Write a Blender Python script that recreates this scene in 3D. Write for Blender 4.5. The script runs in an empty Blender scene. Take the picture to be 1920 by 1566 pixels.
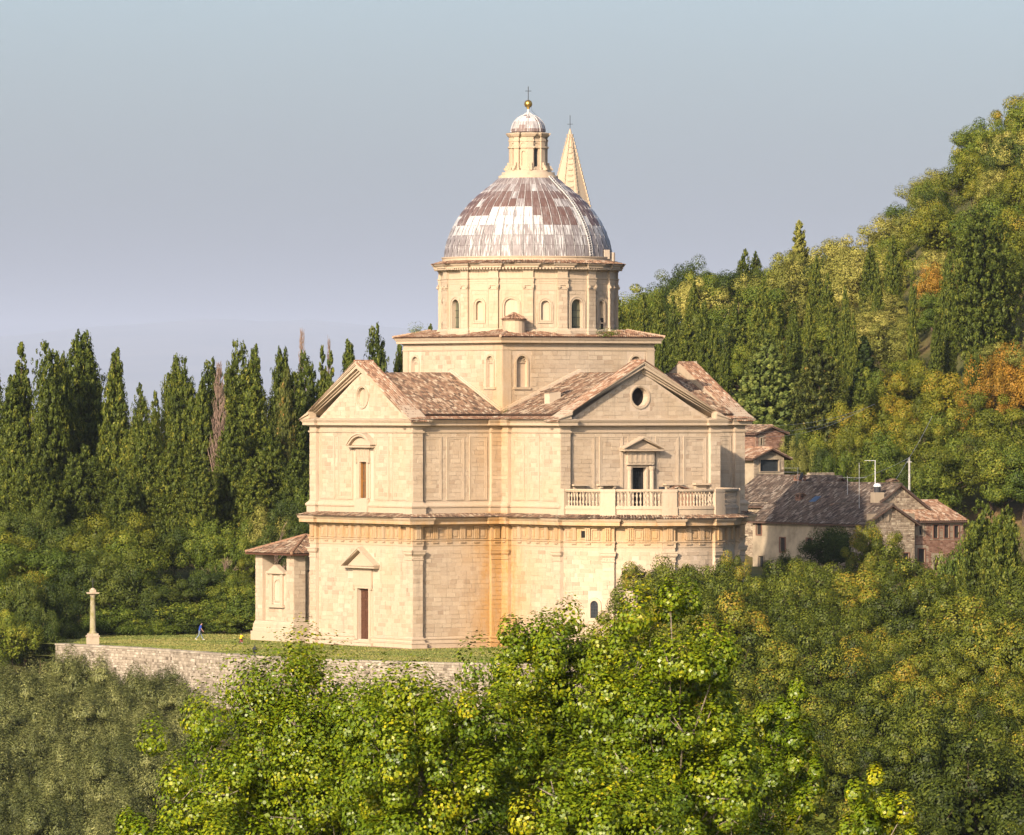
import bpy, bmesh, math, random
import numpy as np
from mathutils import Vector, Matrix
R = math.radians
sc = bpy.context.scene
col = sc.collection

# ------------------------------------------------------------------ camera
EYE = 23.5
FPX = 12703.0                       # focal length in pixels of a 1920 px wide frame
HORIZON = 757.0
cam_d = bpy.data.cameras.new('camera')
cam = bpy.data.objects.new('camera', cam_d); col.objects.link(cam)
cam_d.sensor_width = 36.0
cam_d.lens = FPX / 1920 * 36
cam_d.shift_y = -26.0 / 1920
cam_d.clip_start = 1.0
cam_d.clip_end = 200000
cam.location = (0, 0, EYE)
cam.rotation_euler = (R(90), 0, 0)
sc.camera = cam

# ------------------------------------------------------------------ sky, sun, exposure
SUN_EL = R(23.2)
sun_dir = Vector((-0.4374 * math.cos(SUN_EL), -0.8993 * math.cos(SUN_EL), math.sin(SUN_EL)))   # towards the sun
world = bpy.data.worlds.new('World'); sc.world = world; world.use_nodes = True
wn = world.node_tree
sky = wn.nodes.new('ShaderNodeTexSky'); sky.sky_type = 'NISHITA'; sky.sun_disc = False
sky.sun_elevation = SUN_EL
sky.sun_rotation = math.atan2(sun_dir.x, sun_dir.y)
sky.altitude = 200; sky.air_density = 0.85; sky.dust_density = 4.4; sky.ozone_density = 2.5
wn.links.new(sky.outputs[0], wn.nodes['Background'].inputs[0])
wn.nodes['Background'].inputs[1].default_value = 0.15
sun_d = bpy.data.lights.new('sun', 'SUN'); sun_d.energy = 5.0; sun_d.angle = R(0.55); sun_d.color = (1.0, 0.83, 0.64)
sun = bpy.data.objects.new('sun', sun_d); col.objects.link(sun)
sun.rotation_euler = (-sun_dir).to_track_quat('-Z', 'Y').to_euler()
sun.location = (-60, -60, 120)
sc.view_settings.view_transform = 'Standard'
sc.view_settings.look = 'None'
sc.view_settings.exposure = 0.68
sc.view_settings.gamma = 1.0
sc.view_settings.use_curve_mapping = False
sc.render.engine = 'CYCLES'
sc.cycles.use_denoising = True
sc.cycles.max_bounces = 6
sc.cycles.diffuse_bounces = 1
sc.cycles.glossy_bounces = 2
sc.cycles.transmission_bounces = 4
sc.cycles.transparent_max_bounces = 4
sc.cycles.volume_bounces = 0
sc.cycles.sample_clamp_indirect = 4.0

def at(px, py, depth):
    """World point seen at photograph pixel (px, py) at a distance."""
    return Vector(((px - 960) / FPX * depth, depth, EYE - (py - HORIZON) / FPX * depth))
def xat(px, depth): return (px - 960) / FPX * depth
def zat(py, depth): return EYE - (py - HORIZON) / FPX * depth

# ------------------------------------------------------------------ materials
class NT:
    def __init__(s, name):
        s.m = bpy.data.materials.new(name); s.m.use_nodes = True
        s.t = s.m.node_tree; s.t.nodes.clear()
        s.out = s.t.nodes.new('ShaderNodeOutputMaterial')
    def n(s, typ, **kw):
        nd = s.t.nodes.new(typ)
        for k, v in kw.items(): setattr(nd, k, v)
        return nd
    def put(s, sock, v):
        if hasattr(v, 'is_output') or isinstance(v, bpy.types.NodeSocket): s.t.links.new(v, sock)
        else: sock.default_value = v if not isinstance(v, tuple) or len(v) == 4 or sock.type == 'VECTOR' else (*v, 1.0)
    def pos(s): return s.n('ShaderNodeNewGeometry').outputs['Position']
    def obj(s): return s.n('ShaderNodeTexCoord').outputs['Object']
    def uv(s): return s.n('ShaderNodeTexCoord').outputs['UV']
    def attr(s, name): return s.n('ShaderNodeAttribute', attribute_name=name).outputs['Fac']
    def rnd(s): return s.n('ShaderNodeObjectInfo').outputs['Random']
    def mapv(s, vec, scale=(1, 1, 1), loc=(0, 0, 0), rot=(0, 0, 0)):
        nd = s.n('ShaderNodeMapping'); s.put(nd.inputs['Vector'], vec)
        nd.inputs['Scale'].default_value = scale; nd.inputs['Location'].default_value = loc; nd.inputs['Rotation'].default_value = rot
        return nd.outputs[0]
    def noise(s, vec, scale, detail=4, rough=0.6):
        nd = s.n('ShaderNodeTexNoise'); s.put(nd.inputs['Vector'], vec)
        nd.inputs['Scale'].default_value = scale; nd.inputs['Detail'].default_value = detail; nd.inputs['Roughness'].default_value = rough
        return nd.outputs['Fac']
    def voro(s, vec, scale, feat='F1', out='Distance'):
        nd = s.n('ShaderNodeTexVoronoi', feature=feat); s.put(nd.inputs['Vector'], vec); nd.inputs['Scale'].default_value = scale
        return nd.outputs[out]
    def math(s, op, a, b=0.0, clamp=False):
        nd = s.n('ShaderNodeMath', operation=op, use_clamp=clamp); s.put(nd.inputs[0], a); s.put(nd.inputs[1], b)
        return nd.outputs[0]
    def rng(s, v, a, b, c=0.0, d=1.0):
        nd = s.n('ShaderNodeMapRange', clamp=True); s.put(nd.inputs[0], v)
        for i, x in enumerate((a, b, c, d)): nd.inputs[i + 1].default_value = x
        return nd.outputs[0]
    def mix(s, f, a, b, mode='MIX'):
        nd = s.n('ShaderNodeMix', data_type='RGBA', blend_type=mode)
        s.put(nd.inputs['Factor'], f); s.put(nd.inputs['A'] if False else nd.inputs[6], a); s.put(nd.inputs[7], b)
        return nd.outputs[2]
    def ramp(s, f, stops):
        nd = s.n('ShaderNodeValToRGB'); s.put(nd.inputs[0], f)
        el = nd.color_ramp.elements
        while len(el) < len(stops): el.new(0.5)
        for e, (p, c) in zip(el, stops): e.position = p; e.color = (*c, 1)
        return nd.outputs[0]
    def xyz(s, v):
        nd = s.n('ShaderNodeSeparateXYZ'); s.put(nd.inputs[0], v); return nd.outputs
    def comb(s, x, y, z):
        nd = s.n('ShaderNodeCombineXYZ'); s.put(nd.inputs[0], x); s.put(nd.inputs[1], y); s.put(nd.inputs[2], z); return nd.outputs[0]
    def bump(s, h, strength=0.4, dist=0.05):
        nd = s.n('ShaderNodeBump'); s.put(nd.inputs['Height'], h); nd.inputs['Strength'].default_value = strength; nd.inputs['Distance'].default_value = dist
        return nd.outputs[0]
    def bsdf(s, base, rough=0.85, metal=0.0, normal=None, spec=0.3):
        nd = s.n('ShaderNodeBsdfPrincipled')
        s.put(nd.inputs['Base Color'], s.mix(1.0, base, (0.80, 0.80, 0.80), 'MULTIPLY')); s.put(nd.inputs['Roughness'], rough); nd.inputs['Metallic'].default_value = metal
        nd.inputs['Specular IOR Level'].default_value = spec
        if normal is not None: s.put(nd.inputs['Normal'], normal)
        return nd.outputs[0]
    def done(s, sh): s.t.links.new(sh, s.out.inputs['Surface']); return s.m

CH = Vector((1.6055, 668.6, 0)); TH = R(33.56)
HW, LE, TB = 9.364, 19.57, 8.92
def uvw(u, v):                                     # church plan coordinates to world
    return Vector((CH.x - u * math.cos(TH) + v * math.sin(TH), CH.y - u * math.sin(TH) - v * math.cos(TH), 0))

def stone_material(name, ochre=0.0, dark=0.0, pale=(0.585, 0.472, 0.345), tan=(0.35, 0.258, 0.178)):
    s = NT(name); p = s.pos(); t = s.attr('tint')
    big = s.noise(p, 0.22, 3); fine = s.noise(p, 5.0, 5, 0.7)
    streak = s.noise(s.mapv(p, (1.3, 1.3, 0.16)), 1.0, 4)
    f = s.math('ADD', s.math('MULTIPLY', t, 0.75), s.math('MULTIPLY', s.rng(fine, 0.3, 0.75), 0.30))
    c = s.mix(s.rng(f, 0.05, 1.0), pale, tan)
    c = s.mix(s.math('MULTIPLY', s.rng(big, 0.42, 0.7), 0.35), c, (0.50, 0.36, 0.215))
    # golden iron patina that has run down from the lower cornice, plus painted bounce light, strongest in the corner of the two arms
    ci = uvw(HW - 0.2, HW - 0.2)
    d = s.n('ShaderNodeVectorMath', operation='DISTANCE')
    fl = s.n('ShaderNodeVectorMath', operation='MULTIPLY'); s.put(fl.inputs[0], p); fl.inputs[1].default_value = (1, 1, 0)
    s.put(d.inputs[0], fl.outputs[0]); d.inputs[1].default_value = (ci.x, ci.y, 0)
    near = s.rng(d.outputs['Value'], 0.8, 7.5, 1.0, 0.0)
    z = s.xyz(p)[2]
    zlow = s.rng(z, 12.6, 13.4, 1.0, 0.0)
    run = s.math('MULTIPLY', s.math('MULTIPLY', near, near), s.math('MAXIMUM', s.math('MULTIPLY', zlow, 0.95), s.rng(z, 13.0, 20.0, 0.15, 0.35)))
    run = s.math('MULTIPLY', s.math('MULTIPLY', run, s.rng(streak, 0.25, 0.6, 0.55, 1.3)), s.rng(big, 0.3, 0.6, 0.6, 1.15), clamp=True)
    # frieze band under the lower cornice: patina plus soffit bounce light, painted in
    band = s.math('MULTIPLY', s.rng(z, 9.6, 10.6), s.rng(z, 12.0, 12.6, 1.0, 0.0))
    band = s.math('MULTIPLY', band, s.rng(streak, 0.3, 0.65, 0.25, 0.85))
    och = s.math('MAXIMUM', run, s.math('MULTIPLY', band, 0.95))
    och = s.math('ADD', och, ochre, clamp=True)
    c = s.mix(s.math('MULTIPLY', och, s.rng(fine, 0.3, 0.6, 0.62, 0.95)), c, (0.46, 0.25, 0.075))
    # dark weathering streaks
    w = s.rng(s.noise(s.mapv(p, (0.9, 0.9, 0.10)), 2.2, 5, 0.65), 0.55, 0.74)
    c = s.mix(s.math('MULTIPLY', w, 0.42 + dark), c, (0.20, 0.165, 0.125))
    sp = s.rng(s.noise(p, 2.4, 2), 0.66, 0.74)
    c = s.mix(s.math('MULTIPLY', sp, 0.25), c, (0.30, 0.22, 0.14))
    b = s.bump(s.noise(p, 9, 5, 0.7), 0.5, 0.03)
    return s.done(s.bsdf(c, 0.9, normal=b, spec=0.2))
M = {}
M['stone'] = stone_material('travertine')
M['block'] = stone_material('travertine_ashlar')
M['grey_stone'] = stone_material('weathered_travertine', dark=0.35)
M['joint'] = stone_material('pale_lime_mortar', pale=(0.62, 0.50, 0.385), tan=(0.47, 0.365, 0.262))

def tile_material(name, stops, lich=0.3):
    s = NT(name); p = s.pos(); t = s.attr('tint')
    c = s.ramp(t, stops)
    c = s.mix(s.math('MULTIPLY', s.rng(s.noise(p, 1.2, 4), 0.5, 0.7), lich), c, (0.16, 0.14, 0.115))
    c = s.mix(s.math('MULTIPLY', s.rng(s.noise(p, 6.0, 3), 0.62, 0.72), 0.5), c, (0.44, 0.38, 0.27))
    return s.done(s.bsdf(c, 0.9, spec=0.15, normal=s.bump(s.noise(p, 14, 3), 0.4, 0.02)))
M['tile'] = tile_material('terracotta_tiles', [(0.0, (0.10, 0.065, 0.045)), (0.3, (0.19, 0.115, 0.075)), (0.6, (0.29, 0.165, 0.10)), (0.82, (0.38, 0.265, 0.175)), (1.0, (0.52, 0.42, 0.30))])
M['tile_verge'] = tile_material('orange_terracotta_tiles', [(0.0, (0.18, 0.10, 0.065)), (0.4, (0.34, 0.185, 0.11)), (0.75, (0.42, 0.27, 0.175)), (1.0, (0.54, 0.43, 0.32))], 0.12)
M['tile_old'] = tile_material('lichen_grey_tiles', [(0.0, (0.05, 0.036, 0.03)), (0.5, (0.105, 0.075, 0.057)), (0.85, (0.17, 0.125, 0.095)), (1.0, (0.30, 0.25, 0.20))], 0.5)
M['tile_under'] = tile_material('tile_bedding', [(0.0, (0.10, 0.06, 0.045)), (1.0, (0.16, 0.10, 0.07))], 0.2)

def lead_material():
    s = NT('weathered_lead'); uv = s.uv(); br = s.attr('brown'); t = s.attr('tint')
    st = s.noise(s.mapv(uv, (1.6, 0.10, 1)), 6.0, 5, 0.65)
    st2 = s.noise(s.mapv(uv, (4.5, 0.22, 1)), 6.0, 3, 0.6)
    amt = s.rng(t, 0.0, 1.0, 0.30, 0.60)
    wht = s.math('LESS_THAN', st, amt)
    wht = s.rng(s.math('SUBTRACT', st, amt), -0.05, 0.05, 1.0, 0.0)
    lead = s.mix(s.rng(st2, 0.35, 0.65), (0.16, 0.125, 0.12), (0.30, 0.27, 0.265))
    c = s.mix(wht, lead, (0.56, 0.545, 0.53))
    bc = s.mix(s.rng(st2, 0.35, 0.7), (0.095, 0.042, 0.032), (0.16, 0.085, 0.066))
    bc = s.mix(s.rng(st, 0.40, 0.33), bc, (0.45, 0.40, 0.37))
    br = s.math('MULTIPLY', s.math('GREATER_THAN', br, 0.05), s.math('ADD', br, s.math('MULTIPLY', s.math('SUBTRACT', st2, 0.5), 1.6)), clamp=True)
    c = s.mix(br, c, bc)
    return s.done(s.bsdf(c, 0.55, spec=0.4, normal=s.bump(st2, 0.25, 0.02)))
M['lead'] = lead_material()
def plain(name, c, rough=0.8, metal=0.0, var=0.25, scale=3.0, spec=0.3):
    s = NT(name); p = s.pos()
    cc = s.mix(s.rng(s.noise(p, scale, 4), 0.3, 0.7), tuple(x * (1 - var) for x in c), tuple(min(1, x * (1 + var)) for x in c))
    return s.done(s.bsdf(cc, rough, metal, spec=spec))
M['lead_dark'] = plain('lead_joint', (0.12, 0.10, 0.095), 0.7, 0, 0.3, 6)
M['lead_seam'] = plain('lead_seam', (0.50, 0.47, 0.45), 0.6, 0, 0.3, 6)
M['gold'] = plain('gilded_copper', (0.52, 0.33, 0.09), 0.38, 0.9, 0.2, 5)
M['iron'] = plain('dark_iron', (0.05, 0.05, 0.055), 0.6, 0.4)
M['wood_door'] = plain('brown_door_wood', (0.10, 0.042, 0.022), 0.65, 0, 0.35, 9)
M['shutter'] = plain('dark_shutter', (0.028, 0.022, 0.018), 0.7)
M['glass'] = plain('leaded_glass', (0.115, 0.12, 0.075), 0.28, 0, 0.35, 1.6, 0.5)
M['glass_dark'] = plain('dark_window_glass', (0.03, 0.035, 0.04), 0.2, 0, 0.2, 2, 0.5)
M['void'] = plain('dark_interior', (0.012, 0.010, 0.009), 0.9)
M['amber'] = plain('amber_wood', (0.30, 0.135, 0.03), 0.6)
M['mesh_grille'] = plain('brown_window_glass', (0.11, 0.07, 0.045), 0.4, 0, 0.3, 6)

# ------------------------------------------------------------------ mesh helpers
rng = random.Random(7)
class MB:
    def __init__(s): s.v = []; s.f = []; s.t = []; s.m = []
    def face(s, pts, tint=0.4, mi=0):
        b = len(s.v); s.v.extend(tuple(p) for p in pts); s.f.append(tuple(range(b, b + len(pts)))); s.t.append(tint); s.m.append(mi)
    def idx(s, verts, faces, tint=0.4, mi=0):
        b = len(s.v); s.v.extend(tuple(p) for p in verts)
        for f in faces: s.f.append(tuple(i + b for i in f)); s.t.append(tint); s.m.append(mi)
    def box(s, x0, x1, y0, y1, z0, z1, tr=None, tint=0.4, mi=0):
        P = [(x, y, z) for z in (z0, z1) for y in (y0, y1) for x in (x0, x1)]
        if tr: P = [tr(*p) for p in P]
        s.idx(P, [(0, 2, 3, 1), (4, 5, 7, 6), (0, 1, 5, 4), (2, 6, 7, 3), (0, 4, 6, 2), (1, 3, 7, 5)], tint, mi)
    def tube(s, a, b, r0, r1=None, n=6, tint=0.4, cap=True, mi=0):
        a = Vector(a); b = Vector(b); r1 = r0 if r1 is None else r1
        d = (b - a).normalized(); x = d.orthogonal().normalized(); y = d.cross(x)
        V = [a + (x * math.cos(2 * math.pi * i / n) + y * math.sin(2 * math.pi * i / n)) * r0 for i in range(n)]
        V += [b + (x * math.cos(2 * math.pi * i / n) + y * math.sin(2 * math.pi * i / n)) * r1 for i in range(n)]
        F = [(i, (i + 1) % n, n + (i + 1) % n, n + i) for i in range(n)]
        if cap: F += [tuple(range(n - 1, -1, -1)), tuple(range(n, 2 * n))]
        s.idx(V, F, tint, mi)
    def lathe(s, prof, n=24, c=(0, 0), tint=0.4, a0=0.0, a1=2 * math.pi, mi=0):
        full = abs(a1 - a0 - 2 * math.pi) < 1e-6; k = n if full else n + 1
        V = [(c[0] + r * math.cos(a0 + (a1 - a0) * i / n), c[1] + r * math.sin(a0 + (a1 - a0) * i / n), z) for (r, z) in prof for i in range(k)]
        F = [(j * k + i, j * k + (i + 1) % k, (j + 1) * k + (i + 1) % k, (j + 1) * k + i) for j in range(len(prof) - 1) for i in range(n)]
        s.idx(V, F, tint, mi)
    def ring(s, poly, prof, skip=(), tint=0.4):
        """Sweep a moulding profile [(offset, z)] round a closed plan polygon (counter-clockwise)."""
        n = len(poly); L = [offset(poly, o) for o, z in prof]
        for j in range(len(prof) - 1):
            z0, z1 = prof[j][1], prof[j + 1][1]
            for i in range(n):
                if i in skip: continue
                k = (i + 1) % n
                s.face([(*L[j][i], z0), (*L[j][k], z0), (*L[j + 1][k], z1), (*L[j + 1][i], z1)], tint)
    def prism(s, pts, a, b, tr, tint=0.4, mi=0):
        """Polygon pts (two coordinates) extruded along the first coordinate of tr from a to b."""
        n = len(pts)
        V = [tr(a, *p) for p in pts] + [tr(b, *p) for p in pts]
        F = [tuple(range(n - 1, -1, -1)), tuple(range(n, 2 * n))] + [(i, (i + 1) % n, n + (i + 1) % n, n + i) for i in range(n)]
        s.idx(V, F, tint, mi)

def offset(poly, o):
    if abs(o) < 1e-9: return list(poly)
    n = len(poly); out = []
    for i in range(n):
        ax, ay = poly[i - 1]; bx, by = poly[i]; cx, cy = poly[(i + 1) % n]
        d1 = (bx - ax, by - ay); l1 = math.hypot(*d1); d2 = (cx - bx, cy - by); l2 = math.hypot(*d2)
        n1 = (d1[1] / l1, -d1[0] / l1); n2 = (d2[1] / l2, -d2[0] / l2)
        k = 1 + n1[0] * n2[0] + n1[1] * n2[1]
        out.append((bx + o * (n1[0] + n2[0]) / k, by + o * (n1[1] + n2[1]) / k))
    return out

def mesh_of(name, mb, mats, smooth=False):
    me = bpy.data.meshes.new(name); me.from_pydata(mb.v, [], mb.f)
    a = me.attributes.new('tint', 'FLOAT', 'FACE'); a.data.foreach_set('value', np.array(mb.t, dtype=np.float32))
    for m in (mats if isinstance(mats, (list, tuple)) else [mats]): me.materials.append(m)
    if any(mb.m): me.polygons.foreach_set('material_index', np.array(mb.m, dtype=np.int32))
    if smooth: me.polygons.foreach_set('use_smooth', np.ones(len(me.polygons), dtype=bool))
    me.update(); return me
def link(name, data, parent=None):
    o = bpy.data.objects.new(name, data); col.objects.link(o); o.parent = parent; return o
def part(name, mb, mats, parent=None, smooth=False, kind=None, label=None):
    o = link(name, mesh_of(name, mb, mats, smooth), parent)
    if kind: o['kind'] = kind
    if label: o['label'] = label
    return o
def tag(o, label, cat, group=None):
    o['label'] = label; o['category'] = cat
    if group: o['group'] = group
    return o
def thing(name, label, cat, loc=(0, 0, 0), rz=0.0, group=None):
    o = bpy.data.objects.new(name, None); col.objects.link(o); o.location = loc; o.rotation_euler = (0, 0, rz)
    o.empty_display_size = 0.5
    return tag(o, label, cat, group)

# ------------------------------------------------------------------ roof tiles (many small barrel tiles on a plane)
def roof_tiles(mb, pts, w=0.23, ln=0.40, r=0.085, r_seed=1, lo=0.0, hi=1.0, lift=0.02, rowshift=True):
    """pts: 3D polygon, first edge is the eave; barrel tiles run up the slope."""
    rg = np.random.default_rng(r_seed)
    P = [Vector(p) for p in pts]; O = P[0]; S = (P[1] - P[0]).normalized()
    Nn = Vector((0, 0, 0))
    for i in range(len(P)): Nn += (P[i] - O).cross(P[(i + 1) % len(P)] - O)
    Nn.normalize()
    if Nn.z < 0: Nn = -Nn
    T = Nn.cross(S).normalized()
    if T.z < 0: T = -T
    q = [((p - O).dot(S), (p - O).dot(T)) for p in P]
    s0, s1 = min(a for a, b in q), max(a for a, b in q)
    nc = max(1, int(round((s1 - s0) / w))); w = (s1 - s0) / nc
    cs, ct = [], []
    for i in range(nc):
        s = s0 + (i + 0.5) * w; xs = []
        for k in range(len(q)):
            (a, b), (c, d) = q[k], q[(k + 1) % len(q)]
            if (a <= s) != (c <= s): xs.append(b + (d - b) * (s - a) / (c - a))
        xs.sort()
        for k in range(0, len(xs) - 1, 2):
            n = max(1, int(math.ceil((xs[k + 1] - xs[k]) / ln)))
            for j in range(n): cs.append(s); ct.append((xs[k] + j * ln, min(xs[k] + (j + 1) * ln * 1.06, xs[k + 1])))
    if not cs: return
    cs = np.array(cs); ct = np.array(ct); N = len(cs)
    cs = cs + rg.normal(0, 0.012, N)
    tint = np.clip(rg.uniform(lo, hi, N), 0, 1)
    ang = np.array([math.pi, math.pi * 0.68, math.pi * 0.32, 0.0])
    O = np.array(O); S = np.array(S); T = np.array(T); Nn = np.array(Nn)
    rl = w * 0.46 + rg.normal(0, 0.006, N); rh = rl * 0.84
    hj = lift + rg.uniform(0, 0.02, N)
    V = np.zeros((N, 8, 3))
    for e, (rr, dz) in enumerate(((rl, 0.035), (rh, 0.0))):
        for k in range(4):
            V[:, e * 4 + k] = O + (cs + rr * math.cos(ang[k]))[:, None] * S + ct[:, e][:, None] * T + (hj + dz + rr * 0.8 * math.sin(ang[k]))[:, None] * Nn
    b = len(mb.v); mb.v.extend(map(tuple, V.reshape(-1, 3)))
    for i in range(N):
        o = b + i * 8
        for k in range(3): mb.f.append((o + k, o + k + 1, o + 4 + k + 1, o + 4 + k)); mb.t.append(float(tint[i])); mb.m.append(0)

# ------------------------------------------------------------------ wall faces with openings
class Flat:
    def __init__(s, p0, p1):
        s.p0 = p0; L = math.hypot(p1[0] - p0[0], p1[1] - p0[1]); s.len = L
        s.d = ((p1[0] - p0[0]) / L, (p1[1] - p0[1]) / L); s.n = (s.d[1], -s.d[0])
    def pt(s, a, z, o=0.0): return (s.p0[0] + s.d[0] * a + s.n[0] * o, s.p0[1] + s.d[1] * a + s.n[1] * o, z)
class Arc:
    def __init__(s, c, r, a0, a1): s.c = c; s.r = r; s.a0 = a0; s.len = r * (a1 - a0)
    def pt(s, a, z, o=0.0):
        t = s.a0 + a / s.r; return (s.c[0] + (s.r + o) * math.cos(t), s.c[1] + (s.r + o) * math.sin(t), z)

def arch_pts(a0, a1, zs, n=8):
    c = (a0 + a1) / 2; r = (a1 - a0) / 2
    return [(c + r * math.cos(math.pi * i / n), zs + r * math.sin(math.pi * i / n)) for i in range(n + 1)]     # right to left over the top

def wall(mb, F, a0, a1, z0, z1, holes=(), o=0.0, step=None, tint=0.4):
    """holes: (s0, s1, zb, zt, arched, depth). Rectangular or round-headed openings with reveals and a back left open."""
    xs = sorted({a0, a1, *[h[0] for h in holes], *[h[1] for h in holes]})
    if step:
        n = max(1, int((a1 - a0) / step)); xs = sorted(set(xs) | {a0 + (a1 - a0) * i / n for i in range(n + 1)})
    zs = sorted({z0, z1, *[h[2] for h in holes], *[h[3] for h in holes]})
    for i in range(len(xs) - 1):
        for j in range(len(zs) - 1):
            xm, zm = (xs[i] + xs[i + 1]) / 2, (zs[j] + zs[j + 1]) / 2
            if any(h[0] < xm < h[1] and h[2] < zm < h[3] for h in holes): continue
            mb.face([F.pt(xs[i], zs[j], o), F.pt(xs[i + 1], zs[j], o), F.pt(xs[i + 1], zs[j + 1], o), F.pt(xs[i], zs[j + 1], o)], tint)
    for (s0, s1, zb, zt, arched, dep) in holes:
        if arched:
            r = (s1 - s0) / 2; A = arch_pts(s0, s1, zt - r)
            for k in range(len(A) - 1):
                q = (s1, zt) if (A[k][0] + A[k + 1][0]) / 2 > (s0 + s1) / 2 else (s0, zt)
                mb.face([F.pt(A[k + 1][0], A[k + 1][1], o), F.pt(A[k][0], A[k][1], o), F.pt(q[0], q[1], o)], tint)
            c = ((s0 + s1) / 2, zt); mb.face([F.pt(s0, zt, o), F.pt(c[0], c[1], o), F.pt(s0, zt, o - 1e-4)], tint)
            out = [(s1, zb)] + A + [(s0, zb)]
        else: out = [(s1, zb), (s1, zt), (s0, zt), (s0, zb)]
        for k in range(len(out)):
            p, q = out[k], out[(k + 1) % len(out)]
            mb.face([F.pt(*p, o), F.pt(*q, o), F.pt(*q, o - dep), F.pt(*p, o - dep)], tint)
def back(mb, F, h, o, tint=0.4):
    s0, s1, zb, zt, arched, dep = h
    out = [(s0, zb), (s1, zb)] + (arch_pts(s0, s1, zt - (s1 - s0) / 2) if arched else [(s1, zt), (s0, zt)])
    mb.face([F.pt(*p, o - dep + 0.002) for p in out], tint)
def frame(mb, F, s0, s1, zb, zt, arched, wd, o0, o1, bottom=True, tint=0.35):
    """Raised moulding round an opening, from plane o0 out to o1."""
    def outl(e): 
        a, b = s0 - e, s1 + e
        base = [(b, zb - (e if bottom else 0))]
        if arched: return base + arch_pts(a, b, zt - (s1 - s0) / 2) + [(a, zb - (e if bottom else 0))]
        return base + [(b, zt + e), (a, zt + e), (a, zb - (e if bottom else 0))]
    I, Oo = outl(0), outl(wd); n = len(I); rngk = range(n if bottom else n - 1)
    for k in rngk:
        l = (k + 1) % n
        mb.face([F.pt(*Oo[k], o1), F.pt(*Oo[l], o1), F.pt(*I[l], o1), F.pt(*I[k], o1)], tint)
        mb.face([F.pt(*Oo[k], o0), F.pt(*Oo[l], o0), F.pt(*Oo[l], o1), F.pt(*Oo[k], o1)], tint)
        mb.face([F.pt(*I[l], o0), F.pt(*I[k], o0), F.pt(*I[k], o1), F.pt(*I[l], o1)], tint)
    if not bottom:
        for k in (0, n - 1): mb.face([F.pt(*I[k], o0), F.pt(*Oo[k], o0), F.pt(*Oo[k], o1), F.pt(*I[k], o1)], tint)
def fbox(mb, F, s0, s1, z0, z1, o0, o1, tint=0.4, mi=0):
    P = [F.pt(s, z, o) for z in (z0, z1) for o in (o0, o1) for s in (s0, s1)]
    mb.idx(P, [(0, 1, 3, 2), (4, 6, 7, 5), (2, 3, 7, 6), (0, 4, 5, 1), (0, 2, 6, 4), (1, 5, 7, 3)], tint, mi)
def moulded(mb, F, s0, s1, prof, tint=0.4):
    """Horizontal moulding between s0 and s1 whose ends return by the same offsets: [(offset, z)]."""
    for (o0, z0), (o1, z1) in zip(prof[:-1], prof[1:]):
        a = [F.pt(s0 - o0, z0, 0), F.pt(s0 - o0, z0, o0), F.pt(s1 + o0, z0, o0), F.pt(s1 + o0, z0, 0)]
        b = [F.pt(s0 - o1, z1, 0), F.pt(s0 - o1, z1, o1), F.pt(s1 + o1, z1, o1), F.pt(s1 + o1, z1, 0)]
        for k in range(3): mb.face([a[k], a[k + 1], b[k + 1], b[k]], tint)
    o, z = prof[-1]; mb.face([F.pt(s0 - o, z, 0), F.pt(s0 - o, z, o), F.pt(s1 + o, z, o), F.pt(s1 + o, z, 0)], tint)
    o, z = prof[0]; mb.face([F.pt(s1 + o, z, 0), F.pt(s1 + o, z, o), F.pt(s0 - o, z, o), F.pt(s0 - o, z, 0)], tint)

# ashlar: every block a slightly proud piece with open joints; the first MAXB become objects of their own
BLK = []            # (F, s0, s1, z0, z1, o, proud, tint, weight)
def ashlar(F, a0, a1, z0, z1, ch=0.42, lmin=0.55, lmax=1.3, o=0.0, avoid=(), seed=0, w=1.0, gap=0.016):
    rg = random.Random(seed * 7919 + 13)
    n = max(1, int(round((z1 - z0) / ch))); ch = (z1 - z0) / n
    for j in range(n):
        zb = z0 + j * ch; a = a0
        first = True
        while a < a1 - 0.03:
            l = rg.uniform(lmin, lmax) * (rg.uniform(0.35, 0.9) if first else 1.0); first = False
            b = min(a + l, a1)
            if a1 - b < 0.3: b = a1
            segs = [(a, b)]
            for h in avoid:
                if h[2] < zb + ch - 0.02 and h[3] > zb + 0.02:
                    ns = []
                    for (p, q) in segs:
                        if q <= h[0] or p >= h[1]: ns.append((p, q)); continue
                        if p < h[0] - 0.12: ns.append((p, h[0]))
                        if q > h[1] + 0.12: ns.append((h[1], q))
                    segs = ns
            for p, q in segs:
                t = min(1.0, max(0.0, rg.gauss(0.40, 0.18) + (0.4 if rg.random() < 0.07 else 0)))
                BLK.append((F, p + gap, q - gap, zb + gap, zb + ch - gap, o, rg.uniform(0.012, 0.045), t, w))
            a = b

# ================================================================== THE CHURCH
church = thing('church', 'large pale travertine church with a lead dome, lantern and two gabled fronts', 'church', CH, math.pi + TH)
RC, PW = 0.37, 1.17                       # wall recess behind the pilasters, pilaster width

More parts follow.
